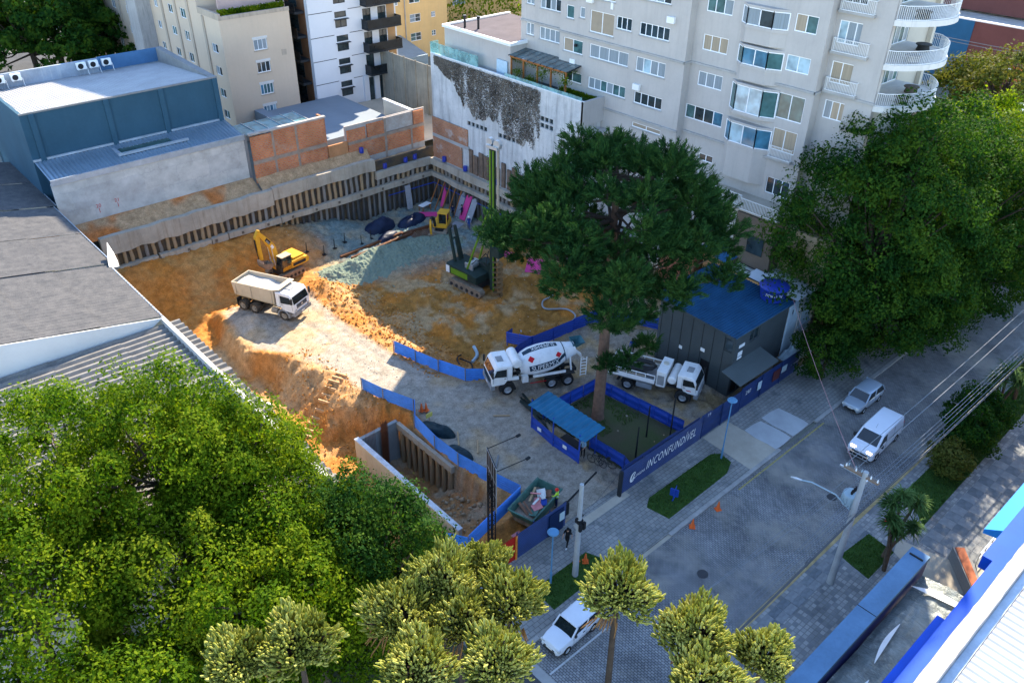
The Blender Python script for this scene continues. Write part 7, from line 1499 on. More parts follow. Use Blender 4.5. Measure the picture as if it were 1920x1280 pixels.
# ------------------------------------------------------------------ people
SKIN = mat('skin', (0.42,0.25,0.17), .6, .08, 5)
def person(label, loc, rz, top, legs_, pose=None, shoes=None, helmet=None, hair=None, extra=None, hgt=1.72):
    J = dict(pelvis=(0,0,.95),waist=(0,0,1.12),chest=(0,0,1.32),neck=(0,0,1.5),head=(.02,0,1.6),crown=(.02,0,1.72),
             shl=(0,.18,1.43),ell=(-.02,.24,1.16),wrl=(.08,.25,.92),shr=(0,-.18,1.43),elr=(-.02,-.24,1.16),wrr=(.08,-.25,.92),
             hpl=(0,.1,.92),knl=(.02,.11,.5),anl=(-.02,.11,.09),tol=(.16,.12,.04),hpr=(0,-.1,.92),knr=(.02,-.11,.5),anr=(-.02,-.11,.09),tor=(.16,-.12,.04))
    J.update(pose or {})
    E_ = [('pelvis','waist'),('waist','chest'),('chest','neck'),('neck','head'),('head','crown'),('chest','shl'),('shl','ell'),('ell','wrl'),('chest','shr'),('shr','elr'),('elr','wrr'),('pelvis','hpl'),('hpl','knl'),('knl','anl'),('anl','tol'),('pelvis','hpr'),('hpr','knr'),('knr','anr'),('anr','tor')]
    rad = dict(pelvis=.135,waist=.125,chest=.145,neck=.06,head=.095,crown=.075,shl=.07,ell=.047,wrl=.032,shr=.07,elr=.047,wrr=.032,hpl=.095,knl=.062,anl=.045,tol=.038,hpr=.095,knr=.062,anr=.045,tor=.038)
    for s_ in 'lr':
        w_ = Vector(J['wr'+s_]); d = (w_-Vector(J['el'+s_])).normalized(); side_ = d.orthogonal().normalized()
        J['pm'+s_] = tuple(w_+d*.08); rad['pm'+s_] = .034; E_.append(('wr'+s_,'pm'+s_))
        for k in range(5):
            n1, n2 = 'f%d%s' % (k,s_), 'g%d%s' % (k,s_); o_ = side_*(.016*(k-1.5)) if k < 4 else side_*(-.045)
            base = w_+d*(.12 if k < 4 else .06)+o_*1.2; L_ = (.05,.062,.058,.045,.04)[k]
            J[n1] = tuple(base); J[n2] = tuple(base+d*L_+o_*.3+Vector((.012,0,-.008))); rad[n1] = .01; rad[n2] = .008; E_ += [('pm'+s_,n1),(n1,n2)]
    names = list(J); ix = {n: i for i, n in enumerate(names)}
    me = bpy.data.meshes.new('person'); me.from_pydata([J[n] for n in names],[(ix[a],ix[b_]) for a,b_ in E_],[]); ob = bpy.data.objects.new('person', me); COL.objects.link(ob)
    ob.modifiers.new('skin','SKIN'); sv = me.skin_vertices[0].data
    for n in names: sv[ix[n]].radius = (rad[n],rad[n]*(.8 if n in ('pelvis','waist','chest') else 1)); sv[ix[n]].use_root = (n == 'pelvis')
    s2 = ob.modifiers.new('sub','SUBSURF'); s2.levels = 1; s2.render_levels = 1
    dg = bpy.context.evaluated_depsgraph_get(); dg.update(); nm = bpy.data.meshes.new_from_object(ob.evaluated_get(dg)); bpy.data.objects.remove(ob)
    nm.materials.clear()
    for m_ in (SKIN,top,legs_,shoes or M_chas): nm.materials.append(m_)
    segs = [(Vector(J[a]),Vector(J[b_]),a,b_) for a,b_ in E_]
    cls = {}
    for a, b_ in E_:
        k = 0 if (b_ in ('head','crown') or b_[0] in 'fgp' and b_ != 'pelvis') else 2 if b_[:2] in ('hp','kn','an') else 3 if b_[:2] == 'to' else 1
        if b_[:2] == 'wr' and extra == 'short': k = 0
        cls[(a,b_)] = k
    mi = []
    for p in nm.polygons:
        c_ = p.center; best, bi = 9, 1
        for a, b_, na, nb in segs:
            ab = b_-a; t_ = max(0,min(1,(c_-a).dot(ab)/max(ab.length_squared,1e-9))); d = (c_-(a+ab*t_)).length-.6*(rad[na]*(1-t_)+rad[nb]*t_)
            if d < best: best, bi = d, cls[(na,nb)]
        mi.append(bi)
    nm.polygons.foreach_set('material_index', mi); nm.polygons.foreach_set('use_smooth',[True]*len(nm.polygons))
    o = bpy.data.objects.new('person', nm); COL.objects.link(o); o.location = loc; o.rotation_euler = (0,0,rz); k = hgt/1.78; o.scale = (k,k,k); tag(o,label,'person')
    hx_, hy_, hz_ = J['head']
    if helmet:
        q = mesh_obj('helmet', lathe([(.15,-.01),(.125,.0),(.12,.06),(.09,.11),(.03,.135),(.005,.137)],16), helmet, smooth=True); q.parent = o; q.location = (hx_,hy_,hz_+.08)
    if hair:
        q = mesh_obj('hair', lathe([(.098,-.06),(.105,.0),(.098,.06),(.06,.105),(.01,.115)],14), hair, smooth=True); q.parent = o; q.location = (hx_-.02,hy_,hz_+.05)
    return o
M_vest = mat('hi_vis_yellow', (0.5,0.75,0.05), .6, .08, 4); M_navyc = mat('navy_workwear', (0.012,0.022,0.07), .85, .15, 4); M_hred = mat('red_helmet', (0.65,0.03,0.02), .35, .03, 4); M_hwh = mat('white_helmet', (0.7,0.7,0.7), .35, .03, 4); M_blk = mat('black_clothes', (0.012,0.012,0.013), .85, .1, 4); M_teal = mat('pale_blue_shirt', (0.18,0.3,0.38), .85, .1, 4)
pv_ = person('worker in yellow hi-vis vest and red helmet standing beside the rubble skip', (30.35,28.45,.09), R(120), M_vest, M_navyc, dict(ell=(.12,.3,1.25),wrl=(.3,.22,1.2)), helmet=M_hred)
mesh_obj('vest_strip', MB().box(-.155,.15,-.17,-.12,1.15,1.19).box(-.155,.15,.12,.17,1.15,1.19), M_white); LAST[0].parent = pv_
pw = person('pedestrian in black with pale trainers walking past the navy hoarding', (28.35,25.45,.1), R(195), M_blk, M_blk, dict(knl=(.16,.1,.5),anl=(.22,.1,.1),tol=(.38,.11,.06),knr=(-.05,-.1,.5),anr=(-.28,-.1,.16),tor=(-.16,-.11,.06),ell=(-.16,.24,1.18),wrl=(-.14,.26,.95),elr=(.1,-.24,1.18),wrr=(.26,-.22,1.0)), shoes=M_white, hair=M_blk, extra='short')
mesh_obj('backpack', slab_profile([(-.28,1.05),(-.12,1.05),(-.1,1.45),(-.25,1.48)],.15,.03), M_blk); LAST[0].parent = pw
M_navy2 = M_navyc
zf_ = lambda x,y_: zt(x,y_)+.02
person('worker in dark clothes, left of the pair by the pink panel', (57.0,73.2,zf_(57.0,73.2)), R(200), M_navyc, M_blk, helmet=M_chas); person('worker in dark clothes, right of the pair by the pink panel', (57.7,72.3,zf_(57.7,72.3)), R(120), M_navyc, M_blk, dict(ell=(.1,.22,1.18),wrl=(.28,.12,1.15)), helmet=M_chas)
person('worker in blue overalls and white helmet walking across the pit', (56.3,69.3,zf_(56.3,69.3)), R(-130), mat('blue_overalls',(0.02,0.05,0.2),.8,.1,4), MATS['blue_overalls'], dict(knl=(.14,.1,.5),anl=(.12,.1,.09),tol=(.28,.11,.04),knr=(0,-.1,.5),anr=(-.2,-.1,.12),tor=(-.06,-.11,.04)), helmet=M_hwh)
person('guard in pale blue shirt and white cap standing inside the guard shed', (35.5,30.9,.06), R(200), M_teal, M_blk, dict(ell=(.12,.24,1.2),wrl=(.3,.15,1.1)), helmet=M_hwh, extra='short')
person('worker in blue jacket standing between mixer and site office', (48.4,37.4,.08), R(240), mat('royal_blue_jacket',(0.015,0.05,0.3),.8,.1,4), M_blk, dict(ell=(.1,.22,1.18),wrl=(.26,.15,1.1)), hair=M_blk)
# ------------------------------------------------------------------ neighbours left of the site
M_dkroof = mat('weathered_fibre_cement', (0.085,0.085,0.087), .9, .35, 1.4, bump=.3, col2=(0.17,0.16,0.15), fine=1.2, spec=.15); M_ltroof = mat('pale_fibre_cement', (0.19,0.178,0.16), .85, .3, 1.2, fine=1.0)
M_nbw = mat('neighbour_wall_render', (0.45,0.43,0.4), .9, .1, .4)
nb = thing('warehouse', 'large dark grey corrugated warehouse roof bordering the pit', 'building', (5,76,0), world=True)
sl = .2
def pitched(x0, x1, y0, y1, ze, s_, n_, amp, m, nm, par, per=4, shape='sine'):
    k = max(1,int((x1-x0)/4.2)); L_ = (x1-x0)/k
    for q in range(k):
        xa = x1-L_*q; mb = MB(); corr(mb,(xa+.12,y0,ze+s_*(x1-xa)+.0),(0,y1-y0,0),(-L_-.12,0,L_*s_-.045),n_,amp,(0,0,1),per,shape); mesh_obj(nm, mb, m, par)
for i, (y0, y1) in enumerate(((67.6,74.9),(75.0,82.4),(82.5,89.8),(89.9,97.2))): pitched(-22,16.6+(.25 if i > 1 else 0),y0,y1,8.0+.004*i,sl,int((y1-y0)/.44),.05,M_dkroof,'roof_sheet',nb)
mesh_obj('verge_flashing', MB().bar((16.7,67.6,8.05),(16.7,82.4,8.05),.06,.06).bar((16.95,82.5,8.05),(16.95,97.2,8.05),.06,.06), M_flash, nb)
mesh_obj('wall', MB().box(16.2,16.5,33.6,97,-3.5,7.9).box(-22,16.2,96.9,97.1,0,7.9), M_nbw, nb)
nb2 = thing('warehouse', 'middle grey corrugated roof with a white gable upstand', 'building', (5,62,0), world=True)
pitched(-22,16.3,56.75,67.62,7.99,.2,24,.05,M_dkroof,'roof_sheet',nb2); mesh_obj('verge_flashing', MB().bar((16.35,56.7,8.0),(16.35,67.3,8.0),.06,.06), M_flash, nb2)
mesh_obj('gable_upstand', MB().add([(16.3,56.7,7.9),(-22,56.7,15.75),(-22,56.7,8.0),(15.0,56.7,7.2),(16.3,56.62,7.9),(-22,56.62,15.75),(-22,56.62,8.0),(15.0,56.62,7.2)],[(0,1,2,3),(7,6,5,4),(0,4,5,1),(2,6,7,3),(3,7,4,0)]), mat('white_metal_upstand',(0.62,0.62,0.6),.5,.06,.4), nb2)
mesh_obj('white_hopper', MB().add([(16.2,67.0,8.1),(17.2,67.9,7.9),(17.3,68.8,8.3),(17.1,69.2,9.2),(16.4,67.6,8.4)],[(0,1,2,3,4)]).add([(16.4,67.0,7.9),(17.1,67.5,7.6),(17.2,67.9,7.9),(16.2,67.0,8.1)],[(0,1,2,3)]), M_white, nb2)
nb3 = thing('warehouse', 'pale striped corrugated roof beneath the left trees', 'building', (10,46,0), world=True)
pitched(-6,17.3,47.6,56.6,7.3,.03,13,.2,M_ltroof,'roof_sheet',nb3,4,'trap'); pitched(-6,17.2,37.2,47.4,7.2,.03,15,.2,M_ltroof,'roof_sheet',nb3,4,'trap'); pitched(11.6,17.0,33.5,37.0,7.2,.03,5,.2,M_ltroof,'roof_sheet',nb3,4,'trap')
mesh_obj('ridge_strip', MB().box(-6,17.3,47.38,47.62,7.42,7.75), mat('grey_ridge_strip',(0.2,0.19,0.18),.6,.1,1), nb3)
mesh_obj('brick_eave', MB().box(16.6,17.0,33.5,56,6.0,7.2), mat('orange_brick_eave',(0.4,0.15,0.07),.9,.15,1), nb3)
mesh_obj('wall', MB().box(-6,-5.8,37.2,56,0,7.3).box(-6,11.6,37.2,37.4,0,7.2).box(11.6,16.6,33.5,33.7,0,7.2), M_nbw, nb3)
isl = MB(); isl.box(-12,18.6,13.0,33.0,-.05,.08); struct('planted_corner', isl, M_earth)
# ------------------------------------------------------------------ blue building in the lower corner
bb = thing('blue_building', 'blue-trimmed building with white ribbed metal roof in the lower corner', 'building', (36,0,0), world=True)
M_bluet = mat('vivid_blue_trim', (0.003,0.06,0.4), .45, .08, .8); M_wroof = mat('white_ribbed_metal', (0.34,0.36,0.4), .8, .1, .5, spec=.15)
mb = MB(); corr(mb,(14,-14,8.3),(60,0,0),(0,17.3,.25),130,.05,(0,0,1),4,'trap'); mesh_obj('roof', mb, M_wroof, bb)
mesh_obj('gutter', MB().box(14,74,3.35,3.75,8.2,8.45), M_flash, bb)
rs4 = random.Random(5); mb = MB(); rings = []
for i in range(121):
    x = 14+i*.5; j = lambda: rs4.uniform(-.02,.02); rings.append([(x,3.75,8.0),(x,4.45+j(),8.0),(x,4.45+j(),8.95+j()),(x,3.78+j(),9.0+j())])
mb.loft(rings); mesh_obj('crumbling_parapet', mb, mat('peeling_white_parapet',(0.4,0.4,0.41),.9,.12,1.2,bump=.5,col2=(0.36,0.28,0.23)), bb)
mesh_obj('blue_ledge', MB().box(14,38.2,4.46,5.1,7.7,8.5).box(38.2,74,4.46,5.6,7.6,8.45), M_bluet, bb); mesh_obj('blue_step', MB().box(14,33.0,5.1,5.5,7.5,8.2), M_bluet, bb)
mesh_obj('wall', MB().box(14,74,-14,4.4,0,7.9), mat('ochre_building_wall',(0.4,0.3,0.17),.85,.12,.5,streak=.3), bb)
mb = MB(); mb.add([(42.8,6.75,6.3),(60,6.75,6.3),(60,5.6,7.0),(42.8,5.6,7.0),(42.8,6.75,6.0),(60,6.75,6.0),(42.8,5.6,6.2)],[(0,1,2,3),(0,4,5,1),(0,3,6,4)]); mesh_obj('blue_awning', mb, mat('sky_blue_awning',(0.01,0.2,0.62),.5,.05,.5), bb)
mesh_obj('shopfront', MB().box(42,60,4.6,4.75,0,5.5), G_dark, bb)
bw_ = thing('screen_wall', 'long blue-grey topped screen wall with navy inner face', 'wall', (34,8.8,0), world=True)
mesh_obj('wall_top', MB().box(18,41.0,8.35,9.45,3.7,4.0), mat('blue_grey_coping',(0.1,0.2,0.32),.5,.2,.5), bw_); mesh_obj('wall_body', MB().box(18,40.95,8.45,9.4,0,3.7), M_navy, bw_); mesh_obj('navy_facing', MB().box(18,40.97,8.38,8.45,.1,3.7), mat('deep_navy_panel',(0.008,0.02,0.16),.4,.05,1), bw_)
mesh_obj('hinge_bar', MB().box(40.3,40.4,8.5,9.3,4.0,4.06).box(34.6,34.64,8.35,9.46,4.0,4.015), M_steel, bw_)
tx_, ty_ = np.meshgrid(np.linspace(16,40.6,190), np.linspace(4.7,8.3,44)); tz_ = 2.7+.35*np.sin((ty_-4.7)/3.6*np.pi)+.16*fbm(tx_*.6+ty_*1.1,ty_*1.6-tx_*.35,31,.8,4)
i_ = np.arange(tx_.size).reshape(tx_.shape); fc = np.stack([i_[:-1,:-1],i_[:-1,1:],i_[1:,1:],i_[1:,:-1]],-1).reshape(-1,4)
M_sheet, t, b, out = _nodes('grey_plastic_tarp'); c_ = _ramp(t, _noise(t,_coord(t,'Object',(.6,.25,1)),1.2,5,.7,.8),[(0.3,(0.06,0.07,0.065)),(0.6,(0.2,0.23,0.22)),(.8,(0.3,0.34,0.33))]); t.links.new(c_,b.inputs['Base Color']); b.inputs['Roughness'].default_value = .3
_bump(t,b,_noise(t,_coord(t,'Object',(1.2,.5,1)),2.4,5,.7,1.5),.9,.15)
tag(arr_obj('tarpaulin_roof', np.c_[tx_.ravel(),ty_.ravel(),tz_.ravel()], fc, M_sheet, smooth=True), 'wrinkled grey plastic tarpaulin stretched between the screen wall and blue ledge', 'tarpaulin')
def lens(x, y_, L_, w_, rz, lb):
    P_ = [(L_*(i/12-.5), w_*math.sin(math.pi*i/12), 0) for i in range(13)]; mb = MB(); mb.add(P_+[(p[0],-.03,0) for p in P_],[(i,i+1,14+i,13+i) for i in range(12)])
    o = mesh_obj('white_sheet', mb, M_white, loc=(x,y_,3.22)); o.rotation_euler = (0,0,rz); tag(o,lb,'sheet','white sheets on the tarpaulin')
lens(39.2,6.6,3.4,.5,R(-80),'white curved sheet edge across the end of the tarpaulin'); lens(34.2,7.3,3.4,.22,R(5),'slim white sheet strip along the middle of the tarpaulin'); lens(29.6,6.6,3.6,.35,R(8),'wider white sheet strip near the picture bottom edge')
pb_ = thing('planter_wall', 'sloping terracotta-topped planter wall before the blue awning', 'planter', (45,7,0), world=True)
mesh_obj('planter_top', MB().prism([(43.3,5.9),(44.1,5.9),(46.5,7.9),(46.1,8.3)],1.15,1.2), mat('terracotta_coping',(0.36,0.12,0.06),.85,.15,1), pb_); mesh_obj('planter_body', MB().prism([(43.2,5.85),(44.3,5.8),(46.8,7.9),(46.1,8.45)],.1,1.14), M_conc_d, pb_)
for i in range(6):
    x = 47.2+i*2.4; tag(mesh_obj('ochre_pillar', MB().box(x,x+.35,6.2,6.5,.1,6.0).box(x-.06,x+.41,6.14,6.56,.1,.4), M_buff),'ochre shopfront pillar under the blue awning','pillar','pillars under the blue awning')
fl = MB()
for i in range(10): fl.bar((46.8+i*1.1,7.0,.1),(46.8+i*1.1,7.0,1.2),.05)
fl.bar((46.8,7.0,1.2),(56.8,7.0,1.2),.06); fl.bar((46.8,7.0,.6),(56.8,7.0,.6),.04); tag(mesh_obj('metal_balustrade', fl, M_alu),'thin metal balustrade before the shopfront pillars','balustrade')
bd = thing('bus_stop_sign', 'small deep blue plaque on a post in the grass verge', 'sign', (37.0,23.6,.12), R(20)); mesh_obj('post', MB().box(-.04,.04,-.04,.04,0,.6).box(-.3,.3,-.04,.04,0,.05), M_bfence2, bd); mesh_obj('plaque', MB().box(-.3,.3,-.05,-.02,.55,1.05), M_bfence2, bd); mesh_obj('plaque', MB().box(-.05,.05,-.3,.3,.3,.9), M_bfence2, bd)
mesh_obj('red_bin', MB().tube([(0,0,0),(0,0,.05),(.02,0,.7)],[.2,.2,.16],12), M_hred, loc=(46.2,12.6,.1)); tag(LAST[0],'small red marker drum by the yucca trees','drum')

# ------------------------------------------------------------------ plants
def leaves(cent, dirs, size, wid, rs, jit=.6, curl=.15):
    """one diamond leaf per centre, long axis along dirs (jittered)"""
    n = len(cent); d = dirs+jit*rs.randn(n,3); d /= np.linalg.norm(d,axis=1)[:,None]+1e-9
    r_ = rs.randn(n,3); s_ = np.cross(d,r_); s_ /= np.linalg.norm(s_,axis=1)[:,None]+1e-9
    L_ = (size*(.7+.6*rs.rand(n)))[:,None]; w_ = L_*wid
    nrm = np.cross(d,s_)
    v = np.stack([cent-d*L_*.5, cent+s_*w_*.5+nrm*L_*curl*.3, cent+d*L_*.5-nrm*L_*curl, cent-s_*w_*.5+nrm*L_*curl*.3],1)
    return v.reshape(-1,3), np.arange(4*n).reshape(-1,4)
def leaves_n(cent, nrm, size, wid, rs, jit=.5):
    """leaves lying in the surface of their clump, normals along nrm"""
    n = len(cent); k = nrm/(np.linalg.norm(nrm,axis=1)[:,None]+1e-9)+jit*rs.randn(n,3); k /= np.linalg.norm(k,axis=1)[:,None]+1e-9
    d = np.cross(k, rs.randn(n,3)); d[:,2] -= .25; d -= k*(d*k).sum(1)[:,None]; d /= np.linalg.norm(d,axis=1)[:,None]+1e-9; s_ = np.cross(k,d)
    L_ = (size*(.55+.9*rs.rand(n)))[:,None]; w_ = L_*wid
    v = np.stack([cent-d*L_*.5, cent+s_*w_*.5-k*L_*.06, cent+d*L_*.5-k*L_*.12, cent-s_*w_*.5-k*L_*.06],1)
    return v.reshape(-1,3), np.arange(4*n).reshape(-1,4)
def tree(name, label, base, top, rx, rz_, lm, bark, seed, nclump=70, nleaf=380, lsize=.3, cat='tree', group=None, low=-.45, clump=1.35, flat=.6, lwid=.55, trunk=.28, lobes=0):
    rs = np.random.RandomState(seed); t_ = thing(name, label, cat, base, 0, group)
    cz = top-rz_; cen = []
    for i in range(nclump):
        u = low+(1-low)*((i+.5)/nclump); a = i*2.39996+rs.rand()*.5; q = math.sqrt(max(0,1-u*u)); k = .72+.36*rs.rand() if i % 7 else .45+.2*rs.rand()
        cen.append((rx*k*q*math.cos(a)*(1+.22*math.sin(2*a+seed)), rx*k*q*math.sin(a)*(1+.22*math.cos(3*a+seed)), cz+rz_*k*u+rs.randn()*.25))
    cen = np.array(cen); C_, D_ = [], []
    ctr = np.array([0,0,cz-.2*rz_])
    for c_ in cen:
        m_ = int(nleaf*(.6+.8*rs.rand())); cr = clump*(.65+.7*rs.rand())
        sp = rs.randn(m_,3); sp /= np.linalg.norm(sp,axis=1)[:,None]; sp *= (.55+.5*rs.rand(m_)**.7)[:,None]; sp[:,2] += .3*rs.rand(m_)
        sp *= (1+.35*fbm(sp[:,0]*1.5+c_[0],sp[:,1]*1.5+c_[1],seed,1.0,2))[:,None]; sp[:,2] = np.where(sp[:,2] < 0, sp[:,2]*.4, sp[:,2]*flat)
        sp[:,2] -= .28*(sp[:,0]**2+sp[:,1]**2)
        C_.append(c_+sp*cr); o_ = c_-ctr; o_ = o_/(np.linalg.norm(o_)+1e-6); D_.append(sp/(np.linalg.norm(sp,axis=1)[:,None]+1e-6)+o_*.35+np.array([0,0,.35]))
    C_ = np.concatenate(C_); D_ = np.concatenate(D_)
    v, f = leaves_n(C_, D_, lsize, lwid, rs)
    arr_obj('crown', v, f, lm, t_)
    tb = MB(); tb.tube([(0,0,-.1),(.1*rs.randn(),.1*rs.randn(),cz*.35),(.2*rs.randn(),.2*rs.randn(),cz-.35*rz_),(0,0,cz+.3*rz_)],[trunk*1.25,trunk,trunk*.8,trunk*.3],9)
    mesh_obj('trunk', tb, bark, t_, smooth=True)
    lb = MB()
    for c_ in cen[::2]:
        s0 = Vector((0,0,cz-.45*rz_+.25*rz_*rs.rand())); e_ = Vector(c_); m1 = s0.lerp(e_,.5)+Vector((0,0,-.06*(e_-s0).length)); lb.tube([s0,m1,e_],[trunk*.4,trunk*.24,.03],5,False)
    mesh_obj('limbs', lb, bark, t_)
    return t_
M_bark = mat('grey_brown_bark', (0.1,0.075,0.055), .95, .3, 3, bump=.5); M_barkd = mat('dark_bark', (0.06,0.045,0.035), .95, .3, 3, bump=.5)
L_sun = leafmat('fresh_green_leaves', [(0.018,0.055,0.003),(0.075,0.145,0.005),(0.19,0.245,0.01)], .5)
L_yel = leafmat('yellow_green_leaves', [(0.04,0.09,0.005),(0.11,0.18,0.008),(0.22,0.26,0.015)], .5)
L_dark = leafmat('deep_green_leaves', [(0.006,0.03,0.006),(0.018,0.062,0.009),(0.06,0.115,0.01)], .38)
L_olive = leafmat('olive_leaves', [(0.05,0.07,0.012),(0.09,0.105,0.02),(0.14,0.13,0.03)], .3)
lt = [(8.6,35.4,16.6,4.8,4.6,L_sun,'tall fresh green tree rising highest over the pale striped roof'),(4.3,36.6,17.0,5.4,4.4,L_sun,'broad fresh green tree beside the white gable upstand'),(11.2,33.6,14.8,3.6,3.8,L_sun,'fresh green tree overhanging the timber steps'),(15.0,27.2,11.6,3.7,4.6,L_dark,'darker green tree beside the concrete shaft'),(6.4,31.0,12.6,5.0,4.3,L_yel,'yellow-green tree in the middle of the left grove'),(0.4,32.6,15.0,5.0,4.4,L_sun,'fresh green tree at the left picture edge'),(9.9,28.2,12.6,4.8,4.4,L_sun,'rounded green tree in the centre of the left grove'),(11.0,26.2,10.2,3.4,4.0,L_sun,'low green tree behind the pale young araucarias'),(1.4,25.6,11.0,4.4,4.2,L_sun,'green tree in the lower left picture corner'),(13.3,30.4,9.6,3.6,3.4,L_dark,'deep green understorey tree between the grove trunks')]
for i, (x, y_, tp, rx, rz_, lm, lb) in enumerate(lt): tree('leafy_tree', lb, (x,y_,0.05), tp, rx, rz_, lm, M_bark, 20+i, 56, 800, .18, group='trees of the left grove', clump=1.22, flat=.95, low=-.6)
rt = [(64.8,25.6,20.4,8.0,9.6,L_dark,'huge deep green tree overhanging the site cabins and street',165),(75.0,25.0,19.0,8.6,9.0,L_dark,'huge deep green tree, second along the pavement',160),(86,24.8,17.0,8.4,8.2,L_sun,'sunlit broad green tree, third along the pavement',110),(95,25.2,15.0,8,6.6,L_yel,'sunlit yellow-green tree at the right picture edge',95),(77,35.5,13.0,6.0,5.5,L_yel,'sunlit yellow-green tree below the curved balconies',80)]
for i, (x, y_, tp, rx, rz_, lm, lb, nc) in enumerate(rt): tree('leafy_tree', lb, (x,y_,0.1), tp, rx, rz_, lm, M_barkd, 60+i, int(nc*.8), 700, .26, group='big trees along the far pavement', low=-.93, clump=1.7, flat=.9, trunk=.42)
for i, (x, y_, tp, rx, rz_, lb) in enumerate(((65.8,23.6,10.5,5.2,4.9,'lower deep green tree hanging over the pavement beside the site cabins'),(73.6,22.8,10.0,5.6,4.6,'lower deep green tree hanging over the street with dappled shade'),(82.5,22.6,9.0,5.0,4.0,'lower green tree at the far end of the pavement row'))): tree('leafy_tree', lb, (x,y_,.1), tp, rx, rz_, L_dark, M_barkd, 90+i, 62, 600, .24, group='big trees along the far pavement', low=-.93, clump=1.4, flat=.9, trunk=.25)
tree('small_tree','small dark tree at the kerb behind the silver-blue hatchback',(57.6,24.4,.1),4.6,2.2,2.0,L_dark,M_barkd,71,34,260,.2,clump=.8,trunk=.1,low=-.5)
for i, (x, y_, tp, r_, lb) in enumerate(((57.5,12.6,3.2,1.9,'bushy dark shrub on the near verge opposite the white van'),(60.8,12.9,3.4,2.0,'bushy dark shrub, second along the near verge'),(54.4,12.3,2.2,1.3,'low olive shrub at the verge end'))): tree('verge_shrub', lb, (x,y_,.1), tp, r_, tp*.46, (L_dark,L_dark,L_olive)[i], M_barkd, 80+i, 30, 240, .2, 'shrub', 'shrubs on the near verge', -.6, .7, trunk=.06)
# yuccas
M_yuc = leafmat('yucca_blades', [(0.03,0.07,0.02),(0.06,0.12,0.03),(0.11,0.17,0.05)], .2)
def yucca(lb, base, heads, seed):
    rs = np.random.RandomState(seed); t_ = thing('yucca_tree', lb, 'yucca', base, 0, 'yucca trees on the near pavement'); tb = MB(); vs_, fs_ = [], []
    for (dx, dy, h_, r_) in heads:
        tb.tube([(0,0,-.1),(dx*.35,dy*.35,h_*.45),(dx*.85,dy*.85,h_*.85),(dx,dy,h_)],[.14,.1,.09,.07],7); n = 150
        d = rs.randn(n,3); d[:,2] = np.abs(d[:,2])*.7-.25; d /= np.linalg.norm(d,axis=1)[:,None]
        L_ = r_*(.75+.4*rs.rand(n))[:,None]; s_ = np.cross(d,[0,0,1]); s_ /= np.linalg.norm(s_,axis=1)[:,None]+1e-6; o_ = np.array([dx,dy,h_])+.1*rs.randn(n,3)*[1,1,2]
        v = np.stack([o_+s_*.03,o_+d*L_*.55+s_*.035+[0,0,.06],o_+d*L_-np.array([0,0,1])*L_*.18,o_+d*L_*.55-s_*.035+[0,0,.06],o_-s_*.03],1); k = sum(len(q)for q in vs_); vs_.append(v.reshape(-1,3)); fs_.append(np.arange(5*n).reshape(-1,5)+k)
    mesh_obj('trunk', tb, M_bark, t_, smooth=True); arr_obj('crown', np.concatenate(vs_), np.concatenate(fs_), M_yuc, t_)
yucca('many-headed yucca nearest the concrete pole on the grass bed',(42.0,10.7,.1),[(.3,.9,4.9,1.0),(-.3,.5,4.2,.95),(.2,.2,3.2,.8),(.9,.7,5.3,.9)],1); yucca('second yucca with fewer heads on the grass bed',(43.0,11.3,.1),[(.8,-.5,4.6,1.0),(.5,-.9,3.0,.8)],2); yucca('yucca at the far end of the near verge',(64.5,12.8,.1),[(.4,.3,3.4,1.2),(-.5,.6,2.8,1.1),(.9,-.5,2.6,1.1)],3); yucca('second yucca at the far end of the near verge',(67,12.4,.1),[(.4,.3,3.0,1.2),(-.5,.4,2.4,1.1)],4)
# young araucarias: rope-like upturned twigs
L_auc = leafmat('pale_araucaria_twigs', [(0.11,0.125,0.016),(0.27,0.285,0.05),(0.44,0.43,0.12)], .22, .6); L_aucb = mat('dead_brown_twigs', (0.22,0.11,0.04), .9, .3, 4)
def ropes(starts, dirs, lens, r0, rs, bend=.7, rings=5, n=5):
    """many tapered curved twigs as one numpy mesh"""
    m_ = len(starts); d = dirs/np.linalg.norm(dirs,axis=1)[:,None]; P_ = [starts]; cur = starts.copy()
    for k in range(1, rings):
        d = d+np.array([0,0,bend/rings])+.10*rs.randn(m_,3); d /= np.linalg.norm(d,axis=1)[:,None]; cur = cur+d*(lens/(rings-1))[:,None]; P_.append(cur.copy())
    V = []
    for k in range(rings):
        t_ = P_[min(k+1,rings-1)]-P_[max(k-1,0)]; t_ /= np.linalg.norm(t_,axis=1)[:,None]; a = np.cross(t_,[.3,.9,.1]); a /= np.linalg.norm(a,axis=1)[:,None]+1e-9; b_ = np.cross(t_,a); r_ = r0*(.75,1.0,1.05,.9,.45)[k] if rings == 5 else r0*(1-.6*k/(rings-1))
        for q in range(n):
            th = 2*math.pi*q/n; V.append(P_[k]+a*(r_*math.cos(th))+b_*(r_*math.sin(th)))
    V = np.stack(V,1).reshape(-1,3); F = []
    for k in range(rings-1):
        for q in range(n): F.append((k*n+q,k*n+(q+1)%n,(k+1)*n+(q+1)%n,(k+1)*n+q))
    F = (np.array(F)[None]+(np.arange(m_)*rings*n)[:,None,None]).reshape(-1,4)
    return V, F
